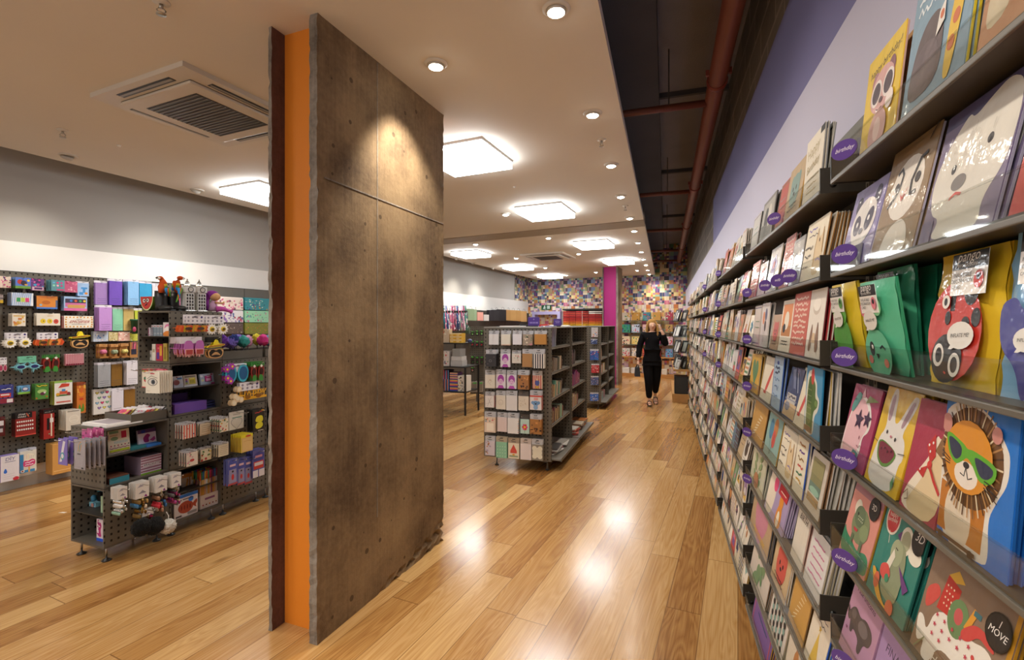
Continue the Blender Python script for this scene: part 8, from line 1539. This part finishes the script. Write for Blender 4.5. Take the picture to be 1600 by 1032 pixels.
for i in range(9):
    px = 695 + i * 4.2; loc, w, zb, zt = w_.place(.02, (px - 1.9, 478, px + 1.9, 517)); h = zt - zb
    mb = MB(); n = 10; c = SC[i]
    mb.lathe([(0, 0), (w * .42, 0), (w * .42, h), (w * .2, h + .002), (0, h + .002)], c, 'sleeve', 12)
    draw(mb, w * .8, h, busy(['#e0dcd8', jit(c, .5), '#c8587a', '#2a3a5a'], 22, i, .1, .24), -w * .42, 'sleeve', z0=0); mb.box(-w * .44, -w * .44, h * .72, w * .44, w * .44, h * .80, '#1c1a1a', 'plastic')
    obj('wrapping_paper_roll', mb.mesh('wrapping_paper_roll'), M=w_.M(loc, zb, -.10), label='upright patterned paper roll, %s from the pillar on the black rail' % ORD[i], cat='wrapping paper', group='upright paper rolls')
XS = -5.78
ya, yb = MAIN.on_x(731, XS), MAIN.on_x(786, XS); zs_ = MAIN.z(XS, ya, 501)
t = thing('wall_shelf', 'dark shelf on the left wall lined with gift bags', 'shelf', MAIN.w(0, 0), MAIN.rz); mb = MB(); mb.box(-.34, ya - .05, zs_ - .02, .0, yb + .1, zs_, '#4a4640', 'powder'); mb.build('board', t)
for z in (zs_ - .33, zs_ - .66, zs_ - .98):
    mb = MB(); mb.box(-.34, ya - .05, z - .02, .0, yb + .1, z, '#4a4640', 'powder'); mb.build('board', t)
w_ = Wall(MAIN, 'x', XS - .03)
def gift_bag(wall, bbox, c, lb, zf=None, d=.09, group='gift bags'):
    loc, w, zb, zt = wall.place(0, bbox); z = zb if zf is None else zf; h = zt - z
    t = obj('gift_bag', None, M=wall.M(loc, z), label=lb, cat='gift bag', group=group)
    mb = MB(); mb.add([(-w / 2, 0, 0), (w / 2, 0, 0), (w / 2, d, 0), (-w / 2, d, 0), (-w / 2, 0, h), (w / 2, 0, h), (w / 2, d, h), (-w / 2, d, h), (-w / 2 + .008, d / 2, h * .4), (w / 2 - .008, d / 2, h * .4)], [(0, 3, 2, 1), (0, 1, 5, 4), (2, 3, 7, 6), (1, 2, 9), (1, 9, 5), (2, 6, 9), (5, 9, 6), (3, 0, 8), (0, 4, 8), (3, 8, 7), (4, 7, 8)], c, 'paper'); mb.build('bag_body', t)
    mb = MB(); mb.tube([(-w * .2, .002, h * .97), (-w * .18, .0, h * 1.14), (0, -.002, h * 1.2), (w * .18, 0, h * 1.14), (w * .2, .002, h * .97)], .003, '#2a2826', 'fabric', 6); mb.build('handle', t)
for bb, c, lb in (((729, 483, 741, 500), '#8aa07c', 'sage green gift bag, nearest of the two sage bags'), ((741, 484, 745, 500), '#92a886', 'narrow sage green gift bag beside the pink one'), ((746, 488, 755, 500), '#d89a8c', 'small pink gift bag on the wall shelf'), ((756, 492, 764, 500.5), '#c8c4be', 'small white gift bag between pink and black'), ((765, 485, 772, 501), '#242226', 'black gift bag, first of three'), ((772, 484.5, 780, 501), '#29272a', 'black gift bag, second of three'), ((780, 484, 791, 501), '#222023', 'black gift bag, last before the kraft bags'), ((791, 484.5, 798, 501), '#c0945a', 'kraft gift bag, first of four'), ((798, 485, 806, 501.5), '#c89c60', 'kraft gift bag, second of four'), ((806, 485.5, 814, 502), '#bf9358', 'kraft gift bag, third of four'), ((814, 486.5, 823, 503), '#c79b62', 'kraft gift bag, last of four by the wallpaper')):
    if bb[0] > 786:
        gift_bag(w_, bb, c, lb)
    else: gift_bag(w_, bb, c, lb, zs_ + .001)
XS2 = XS; ya2, yb2 = MAIN.on_x(788, XS), MAIN.on_x(824, XS)
t = thing('wall_shelf', 'dark wall shelf under the four kraft gift bags', 'shelf', MAIN.w(0, 0), MAIN.rz)
zz = MAIN.z(XS, (ya2 + yb2) / 2, 502.5)
mb = MB(); mb.box(-.34, yb + .11, zs_ - .02, .0, yb2, zs_, '#4a4640', 'powder'); mb.build('board', t)
r_ = random.Random(8)
for i in range(12):
    a = 733 + 7.2 * i; lv = 1 + i % 2
    loc, w, zb, zt = w_.place(0, (a, 505, a + 5.5, 513)); mb = MB(); mb.box(-w / 2, 0, 0, w / 2, .12, .16, '#5a6a54' if i < 6 else r_.choice(['#8a8480', '#c85a4a', '#d8d4cc', '#2a2a2c']), 'paper', b=.004)
    obj('folded_bag_pack', mb.mesh('folded_bag_pack'), M=w_.M(loc, zs_ - .33 * lv + .001), label='dull coloured bag pack on the %s wall shelf, %s from the rack' % (('second', 'third')[lv - 1], ORD[i]), cat='gift bag')
YB = -.02
bw = Wall(BK, 'y', YB)
def back_place(px0, py0, px1, py1, out=.0): return bw.place(out, (px0, py0, px1, py1))
loc, w, zb, zt = back_place(831, 487, 875, 516, .35)
t = obj('lavender_arch', None, M=bw.M(loc, 0), label='pale lavender frame standing before the wallpaper', cat='display frame')
for x0, x1, z0, z1 in ((-w / 2, -w / 2 + .10, 0, zt), (w / 2 - .10, w / 2, 0, zt), (-w / 2 + .10, w / 2 - .10, zt - .10, zt)):
    mb = MB(); mb.box(x0, 0, z0, x1, .3, z1, '#b8b0d8', 'paint'); mb.build('frame_post' if z0 == 0 else 'frame_beam', t)
loc, w, zb, zt = back_place(846, 477, 861, 484.5, .01)
t = obj('exit_sign', None, M=bw.M(loc, zb), label='green exit sign with white running figure on the wallpaper', cat='sign')
mb = MB(); mb.box(-w / 2, 0, 0, w / 2, .02, zt - zb, '#0f5a34', 'plastic'); draw(mb, w, zt - zb, [('r', .58, .2, .86, .85, '#e0ece4'), ('e', .34, .78, .06, .06, '#e0ece4'), ('l', [(.34, .66), (.30, .42), (.40, .16)], .09, '#e0ece4'), ('l', [(.30, .42), (.18, .22)], .08, '#e0ece4'), ('l', [(.22, .56), (.34, .62), (.46, .46)], .06, '#e0ece4'), ('r', .66, .2, .70, .85, '#0f5a34')], -.0005, 'plastic'); mb.build('sign_board', t)
loc, w, zb, zt = back_place(879, 486, 942, 514, .5); h = zt - zb
t = obj('paper_sheet_rack', None, M=bw.M(loc, 0), label='wide rack of coloured paper sheets from red down to lime, by the magenta pillar', cat='paper rack')
mb = MB(); mb.box(-w / 2, .30, 0, w / 2, .34, zt + .06, '#3a3634', 'powder'); mb.box(-w / 2, 0, zt + .02, w / 2, .34, zt + .07, '#2a2624', 'powder'); mb.box(-w / 2, 0, 0, w / 2, .30, zb - .01, '#8a8680', 'powder'); mb.build('rack_body', t)
CC_ = ['#b8cc3c', '#d8c82c', '#e0b02c', '#d88a2c', '#cc5a2c', '#c03a2c', '#b02c2a', '#a8282c', '#b83a34', '#c04a3c', '#a83434']
for j in range(11):
    for q in range(6):
        x0 = -w / 2 + .02 + (w - .04) * q / 6; z = zb + h * j / 11
        mb = MB(); mb.box(x0, -.005 * (q % 2), z + .004, x0 + (w - .04) / 6 - .012, .28, z + h / 11 * (.62 if q % 2 else .75), CC_[j] if not (q > 3 and j > 8) else '#d8d0c8', 'paper'); mb.build('paper_stack', t)
    mb = MB(); mb.box(-w / 2, -.008, z, w / 2, .29, z + .004, '#4a2f2a', 'powder'); mb.build('tray', t)
for x in (-w / 2, -.006, w / 2 - .012):
    mb = MB(); mb.box(x, -.012, zb, x + .012, .30, zt, '#c8c0b8', 'powder'); mb.build('divider', t)
def shelf_back(px0, px1, py, out, name, lb, mat='powder', col='#55605a', th=.02):
    loc, w, zb, zt = back_place(px0, py - 2, px1, py, out); mb = MB(); mb.box(-w / 2, 0, zb - th, w / 2, out, zb, col, mat); obj(name, mb.mesh(name), M=bw.M((loc[0], loc[1]), 0), label=lb, cat='shelf', group='shelves on the wallpaper'); return zb
PBX = [['#dcd4c4', '#c8984c', '#5a9aa8', '#c89a54', '#b8485c'], ['#3f9a7a', '#b8c8dc', '#d8b0b0', '#c8c0b8', '#b8985c'], ['#dcc8a8', '#d8c07a', '#a8486a', '#8a3a5a', '#d8b8c0'], ['#c8c4c0', '#d8ccc0', '#d05a48', '#b8342c', '#6a9ac0']]
XPX = [(972, 984), (987, 999), (1004, 1016), (1020, 1032), (1040, 1051)]
r_ = random.Random(12)
for row, py in enumerate((501, 520, 539, 558)):
    zb = shelf_back(968, 1060, py, .32, 'wall_shelf', '%s shelf of gift boxes on the wallpaper' % ('glass top', 'second', 'third', 'wooden lowest')[row], 'woodtrim' if row == 3 else 'powder', '#c08a4c' if row == 3 else '#55605a', .03 if row == 3 else .015)
    for q, (a, b) in enumerate(XPX):
        c = PBX[row][q]; loc, w, z0, z1 = back_place(a, py - 14, b, py, .30); h = .24
        mb = MB(); mb.box(-w / 2, 0, 0, w / 2, .12, h, c, 'paper', b=.003); cs = [r_.choice(['#c8485c', '#3a6a9a', '#d8a83c', '#3a8a5c', '#2a2a34', '#e0d8cc']) for _ in range(3)]
        draw(mb, w, h, busy(cs, 16 if c not in ('#c8984c', '#c89a54') else 3, row * 7 + q, .04, .12), -.0005)
        obj('gift_box', mb.mesh('gift_box'), M=bw.M(loc, zb + .001), label='patterned gift box, %s along the %s shelf on the wallpaper' % (ORD[q], ('top', 'second', 'third', 'lowest')[row]), cat='gift box', group='gift boxes on the back shelves')
loc, w, zb, zt = back_place(968, 575, 1060, 587, .40)
mb = MB(); mb.box(-w / 2, 0, 0, w / 2, .38, .10, '#b07c44', 'woodtrim', b=.004); obj('wooden_plinth', mb.mesh('wooden_plinth'), M=bw.M(loc, 0), label='low wooden plinth along the back wall behind the walking woman', cat='plinth')
for i, (a, b, c) in enumerate(((971, 983, '#d8d4ce'), (986, 997, '#d0ccc8'), (1034, 1042, '#d8cfc0'))):
    loc, w, zb, zt = back_place(a, 570, b, 578, .34)
    for j in range(3):
        mb = MB(); mb.box(-w / 2, 0, 0, w / 2, .2, .05, c, 'paper', b=.004); obj('album', mb.mesh('album'), M=bw.M(loc, .101 + .052 * j, 0, .04 * j), label='white boxed album, %s in pile %s on the wooden plinth' % (('lowest', 'middle', 'topmost')[j], ('nearest the pillar', 'beside the woman', 'by the picture frames')[i]), cat='album')
FY0, FY1 = 10.12, 12.6
t = thing('frame_display_unit', 'tall unit of black picture frames on glass shelves at the end of the card wall', 'display unit', RW.w(0, 0), RW.rz)
mb = MB(); mb.box(.13, FY0, 0, .53, FY1, .17, '#b98a52', 'woodtrim', b=.004); mb.build('plinth', t)
mb = MB(); mb.box(.15, FY0, .62, .53, FY1, .66, '#b98a52', 'woodtrim', b=.004); mb.build('wood_shelf', t)
mb = MB(); mb.box(.50, FY0, .17, .53, FY1, 1.95, '#b98a52', 'woodtrim'); mb.build('back_panel', t)
GLZ = [.98, 1.30, 1.62]
clear_mat('shelf_glass', (.72, .84, .80, 1), .05, .03)
for z in GLZ:
    mb = MB(); mb.mats = ['shelf_glass']; mb.box(.14, FY0, z, .50, FY1, z + .012, (1, 1, 1, 1)); mb.build('glass_shelf', t)
FF = Fr(17.74 + 40, 0, 0)
r_ = random.Random(4)
def frame_mesh(w, h, c, pic):
    mb = MB(); b = .022
    for x0, x1, z0, z1 in ((-w / 2, w / 2, 0, b), (-w / 2, w / 2, h - b, h), (-w / 2, -w / 2 + b, b, h - b), (w / 2 - b, w / 2, b, h - b)): mb.box(x0, 0, z0, x1, .018, z1, c, 'plastic')
    mb.box(-w / 2 + b, .006, b, w / 2 - b, .014, h - b, pic, 'sleeve'); mb.box(-w / 2 + b * 2, .0045, b * 2.2, w / 2 - b * 2, .006, h - b * 2.2, '#d0ccc6', 'sleeve'); return mb.mesh('picture_frame')
FM = [frame_mesh(.16, .22, '#1a1918', '#4a4846'), frame_mesh(.14, .20, '#c8c4c0', '#8a8884'), frame_mesh(.17, .24, '#201f1e', '#d0ccc6'), frame_mesh(.13, .18, '#1c1b1a', '#7a7672')]
FD = ['black frame with grey picture', 'silver frame', 'black frame with white mount', 'small black frame']
for lv, z in enumerate((.662, .992, 1.312, 1.632)):
    i = 0; y = FY0 + .05
    while y < FY0 + 1.3:
        q = r_.randrange(4); x = .20 + .13 * (i % 2)
        o = obj('picture_frame', FM[q], M=RW.mat(x, y, z + .001, extra=-R(62) + r_.uniform(-.2, .2)) @ Matrix.Rotation(-R(18), 4, 'X'), label='%s, %s from the near end, %s tier of the frame unit' % (FD[q], ORD[i], ('lowest', 'second', 'third', 'top')[lv]), cat='picture frame', group='picture frames on the glass shelves')
        y += .10; i += 1
for i in range(8):
    mb = MB(); mb.box(-.13, 0, 0, .13, .035, .34, '#1c1b1b', 'plastic', b=.004); mb.box(-.11, -.001, .02, .11, -.0002, .32, '#2a2928', 'plastic')
    obj('large_black_frame', mb.mesh('large_black_frame'), M=RW.mat(.29 if False else .30, FY0 + .03 + .06 * i, .171), label='large black frame on the plinth, %s of a close row' % ORD[i], cat='picture frame', group='large black frames in a row')
mb = MB(); mb.box(0, 0, 0, .12, .07, .05, '#2f78a8', 'plastic'); mb.build('blue_box', None, RW.w(.22, FY0 + .02, .92), RW.rz, label='small blue label box under the lowest glass shelf of frames', cat='box') if False else None
PX, PY_ = floorpt(1019, 633)[:2]; HT = 1.64
FACE = atan2(-PX, -PY_)
def skin_mesh(name, joints, edges, col, mat, sub=2, root=0):
    me = bpy.data.meshes.new(name); me.from_pydata([j[0] for j in joints], edges, [])
    o = bpy.data.objects.new(name, me); COL.objects.link(o)
    m = o.modifiers.new('skin', 'SKIN'); m.use_smooth_shade = True
    for i, j in enumerate(joints):
        v = me.skin_vertices[0].data[i]; r = j[1]; v.radius = (r, r) if not isinstance(r, tuple) else r; v.use_root = (i == root)
    s = o.modifiers.new('sub', 'SUBSURF'); s.levels = sub; s.render_levels = sub
    dg = bpy.context.evaluated_depsgraph_get(); dg.update()
    ev = bpy.data.meshes.new_from_object(o.evaluated_get(dg)); bpy.data.objects.remove(o)
    at = ev.color_attributes.new('Col', 'FLOAT_COLOR', 'CORNER'); c = H(col)
    buf = [0.0] * (len(ev.loops) * 4)
    for i in range(len(ev.loops)): buf[4 * i:4 * i + 4] = c
    at.data.foreach_set('color', buf); ev.materials.clear(); ev.materials.append(MAT[mat]); ev.polygons.foreach_set('use_smooth', [True] * len(ev.polygons)); ev.name = name
    return ev
def recolour(me, fn):
    at = me.color_attributes['Col']
    for p in me.polygons:
        c = fn(p.center)
        if c is not None:
            for li in p.loop_indices: at.data[li].color = H(c)
per = thing('person', 'woman in black top and trousers walking up the aisle, one hand raised to her hair', 'person', (PX, PY_, 0), -.18)
SK = '#d6a88e'
J = [((0, 0, .93), .135), ((0, -.005, 1.08), (.115, .10)), ((0, -.01, 1.24), (.135, .105)), ((0, -.005, 1.36), (.10, .08)), ((0, -.005, 1.42), .048), ((0, -.02, 1.47), .055), ((0, -.025, 1.54), (.082, .092)), ((0, -.018, 1.605), .062),
     ((-.085, -.02, .86), .10), ((-.075, -.08, .50), .062), ((-.060, -.04, .12), .036), ((-.060, -.05, .055), .030),                                   # her right leg, forward (5..)
     ((.085, .01, .86), .10), ((.085, .03, .50), .060), ((.080, .22, .20), .036), ((.080, .24, .13), .030),
     ((-.165, 0, 1.355), .058), ((-.235, .03, 1.12), .043), ((-.265, -.04, .90), .030), ((-.268, -.06, .85), .024),                                          # right arm down with the bag
     ((.165, 0, 1.355), .058), ((.255, -.06, 1.16), .043), ((.185, -.15, 1.38), .030), ((.150, -.145, 1.455), .024)]
E = [(0, 1), (1, 2), (2, 3), (3, 4), (4, 5), (5, 6), (6, 7), (0, 8), (8, 9), (9, 10), (10, 11), (0, 12), (12, 13), (13, 14), (14, 15), (3, 16), (16, 17), (17, 18), (18, 19), (3, 20), (20, 21), (21, 22), (22, 23)]
me = skin_mesh('body', J, E, SK, 'skin')
body = obj('body', me, per)
up = 0.014
def cl(idx, add): return [(J[i][0], tuple(r + add for r in J[i][1]) if isinstance(J[i][1], tuple) else J[i][1] + add) for i in idx]
J.append(((0, -.004, 1.405), .058)); J.append(((0, 0, .86), .150))
top = [0, 1, 2, 3, 16, 17, 18, 20, 21, 22, 24, 25]
mp_ = {a: i for i, a in enumerate(top)}
te = [(3, 24), (25, 0), (0, 1), (1, 2), (2, 3), (3, 16), (16, 17), (17, 18), (3, 20), (20, 21), (21, 22)]
obj('black_top', skin_mesh('black_top', cl(top, .020), [(mp_[a], mp_[b]) for a, b in te], '#131214', 'fabric'), per); J = J[:24]
bot = [0, 8, 9, 10, 12, 13, 14]; mp_ = {a: i for i, a in enumerate(bot)}
jb = cl(bot, .022); jb[0] = ((0, 0, .95), .145)
jb += [((0, -.005, 1.03), (.125, .11))]
obj('black_trousers', skin_mesh('black_trousers', jb, [(mp_[a], mp_[b]) for a, b in ((0, 8), (8, 9), (9, 10), (0, 12), (12, 13), (13, 14))] + [(0, 7)], '#121113', 'fabric'), per)
f = MB()
for s in (-1, 1):
    f.ball((s * .030, -.108, 1.548), (.012, .006, .007), '#e6e0da', 'skin', 10, 6); f.ball((s * .030, -.1135, 1.548), (.006, .003, .006), '#3a2a22', 'skin', 8, 5); f.tube([(s * .016, -.112, 1.566), (s * .032, -.113, 1.570), (s * .046, -.104, 1.565)], .003, '#6a4a34', 'skin', 5)
    f.ball((s * .082, -.02, 1.535), (.010, .018, .028), SK, 'skin', 10, 6)
f.tube([(0, -.112, 1.552), (0, -.124, 1.530), (0, -.130, 1.517), (0, -.112, 1.508)], [.006, .010, .013, .006], SK, 'skin', 8)
f.tube([(-.022, -.106, 1.487), (-.008, -.115, 1.490), (.008, -.115, 1.490), (.022, -.106, 1.487)], [.003, .006, .006, .003], '#a8584c', 'skin', 6)
f.build('face', per)
h = MB(); r_ = random.Random(6)
HC_ = ['#a8824c', '#8a6438', '#bb9660', '#96723f']
h.ball((0, .026, 1.583), (.094, .094, .082), '#9a7442', 'fabric', 20, 12)
for i in range(46):
    a = pi * (-.14 + 1.28 * i / 45); x, y = .090 * cos(a), .010 + .098 * sin(a)
    if abs(x) < .045 and y < 0: continue
    zt = 1.60 - .02 * abs(cos(a)); zb_ = r_.uniform(1.22, 1.30); wv = r_.uniform(-.02, .02)
    h.tube([(x * .8, y * .8, zt + .03), (x * 1.04, y, zt - .04), (x * 1.10 + wv, y * 1.02 - .01, 1.46), (x * 1.22 - wv, y * .9 - .02 - .03 * (y < .02), 1.36), (x * 1.12 + wv, y * .8 - .03 - .05 * (y < .02), zb_)], [.016, .020, .020, .017, .005], HC_[i % 4], 'fabric', 7)
h.build('hair', per)
def hand(wrist, d, side_v, palm_n, name, curl):
    w = Vector(wrist); d = Vector(d).normalized(); s = Vector(side_v).normalized(); n = Vector(palm_n).normalized()
    Js = [(tuple(w), .020), (tuple(w + d * .035), (.026)), (tuple(w + d * .070), (.027))]; Es = [(0, 1), (1, 2)]
    for k, (o, l) in enumerate(((-.028, .058), (-.010, .072), (.010, .068), (.026, .052))):
        b = w + d * .074 + s * o; i = len(Js)
        c1 = curl * (1 + .12 * k); p1 = b + (d * cos(c1) + n * sin(c1)) * l * .5; p2 = p1 + (d * cos(c1 * 2) + n * sin(c1 * 2)) * l * .5
        Js += [(tuple(b), .0095), (tuple(p1), .0085), (tuple(p2), .0065)]; Es += [(2, i), (i, i + 1), (i + 1, i + 2)]
    b = w + d * .028 - s * .028; i = len(Js); p1 = b + (d * .6 - s * .5 + n * .4).normalized() * .032; p2 = p1 + (d * .8 + n * .5).normalized() * .028
    Js += [(tuple(b), .012), (tuple(p1), .0105), (tuple(p2), .008)]; Es += [(1, i), (i, i + 1), (i + 1, i + 2)]
    return obj(name, skin_mesh(name, Js, Es, SK, 'skin', 2), per)
hand((-.268, -.06, .86), (0, -.1, -1), (0, -1, 0), (1, 0, 0), 'hand', .75)
hand((.150, -.145, 1.445), (-.25, .15, 1), (0, -1, 0), (-1, .2, -.1), 'hand', .35)
for (ax, ay, az, pitch) in ((-.060, -.05, .0, 0), (.080, .24, .075, .55)):
    M_ = Matrix.Translation((ax, ay, az)) @ Matrix.Rotation(pitch, 4, 'X')
    me = skin_mesh('foot', [((0, .03, .05), .030), ((0, -.03, .052), .034), ((0, -.10, .040), (.038, .022)), ((0, -.145, .034), (.034, .014))] + [((-.028 + .014 * k, -.165 - .006 * (2 - abs(k - 1)), .032), .0085) for k in range(5)], [(0, 1), (1, 2), (2, 3)] + [(3, 4 + k) for k in range(5)], SK, 'skin')
    obj('foot', me, per, M=M_)
    mb = MB(); pts = [(.0, .085), (.034, .06), (.030, -.02), (.044, -.10), (.036, -.165), (.0, -.185), (-.034, -.165), (-.044, -.10), (-.030, -.02), (-.034, .06)]
    pts = chaikin(pts, 1); n = len(pts)
    mb.add([(p[0], p[1], 0) for p in pts] + [(p[0], p[1], .026) for p in pts], [tuple(range(n)), tuple(range(n, 2 * n))[::-1]] + [(i, i + n, (i + 1) % n + n, (i + 1) % n) for i in range(n)], '#141313', 'plastic')
    for yy, zz in ((-.125, .052), (-.04, .088)): mb.tube([(-.044, yy, .02), (-.036, yy, zz * .8), (0, yy, zz), (.036, yy, zz * .8), (.044, yy, .02)], .0095, '#161515', 'plastic', 8)
    obj('sandal', mb.mesh('sandal'), per, M=M_)
BM = Matrix.Translation((PX, PY_, 0)) @ Matrix.Rotation(-.18, 4, 'Z')
t = obj('shopping_bag', None, M=BM @ Matrix.Translation((-.285, -.075, .56)), label='dark grey shopping bag hanging from the hand of the walking woman', cat='bag')
mb = MB(); mb.add([(-.05, -.11, 0), (.05, -.11, 0), (.05, .11, 0), (-.05, .11, 0), (-.035, -.125, .17), (.035, -.125, .17), (.035, .125, .17), (-.035, .125, .17)], [(0, 3, 2, 1), (0, 1, 5, 4), (1, 2, 6, 5), (2, 3, 7, 6), (3, 0, 4, 7), (4, 5, 6, 7)], '#3a3b3f', 'fabric'); mb.build('bag_body', t)
mb = MB()
for x in (-.028, .028): mb.tube([(x, -.07, .16), (x * .5 + .01, -.045, .21), (.012, -.0, .232), (x * .5 + .01, .045, .21), (x, .07, .16)], .005, '#2c2d30', 'fabric', 6)
mb.build('handle', t)
def spot(p, power, size=110, col=(1, .90, .76), tgt=None, blend=.9, rad=.035):
    l = bpy.data.lights.new('spot', 'SPOT'); l.energy = power; l.spot_size = R(size); l.spot_blend = blend; l.color = col; l.shadow_soft_size = rad
    o = bpy.data.objects.new('downlight_or_fill_beam', l); COL.objects.link(o); o.location = (p[0], p[1], 3.005)
    if tgt is not None:
        d = Vector(tgt) - o.location; o.rotation_euler = d.to_track_quat('-Z', 'Y').to_euler()
for i, p in enumerate(SPOTS):
    q = RW.loc(p[0], p[1])
    if i in (0, 2, 3, 4, 5, 7, 8, 9, 10, 11, 12, 13): spot(p, 46, 136, tgt=RW.w(.30, q[1] + .05, .6))
    elif i == 1: spot(p, 120, 84, tgt=nf.w(0, .75, 1.9), blend=.8)
    else: spot(p, 55)
for p in (RW.w(-.5, .35), RW.w(-.55, -.5)): spot(p, 44, 110, tgt=RW.w(.40, .9, .9))  # unseen added beams without fittings, aimed at the nearest card bay
for (px, py), lb in WALLDL:
    p = ceilpt(px, py); spot(p, 55, 95, tgt=MAIN.w(-6.15, MAIN.loc(p[0], p[1])[1], 1.4), col=(1, .93, .83))
for p in ((-2.3, 1.0), (-1.2, .2), (-3.5, 2.3), (.1, -.6), (-2.2, 2.6), (-3.0, 4.9), (-1.0, -1.2)): spot((p[0], p[1], 3), 72 if p[0] < -2 else 48, 125)  # added fill beams with no downlight fitting, brightening the foreground and left floor
wd_ = bpy.data.worlds.new('world'); sc.world = wd_; wd_.use_nodes = True
bg = wd_.node_tree.nodes['Background']; bg.inputs[0].default_value = (1.0, .96, .91, 1); bg.inputs[1].default_value = 0.60
sc.view_settings.view_transform = 'Standard'; sc.view_settings.look = 'None'; sc.view_settings.gamma = 1; sc.view_settings.use_curve_mapping = False
sc.view_settings.exposure = -0.04
cy = sc.cycles; cy.max_bounces = 7; cy.diffuse_bounces = 4; cy.glossy_bounces = 3; cy.transmission_bounces = 4; cy.transparent_max_bounces = 12; cy.sample_clamp_indirect = 4.0; cy.sample_clamp_direct = 0; cy.caustics_reflective = False; cy.caustics_refractive = False
cy.use_denoising = True
bpy.context.view_layer.update()
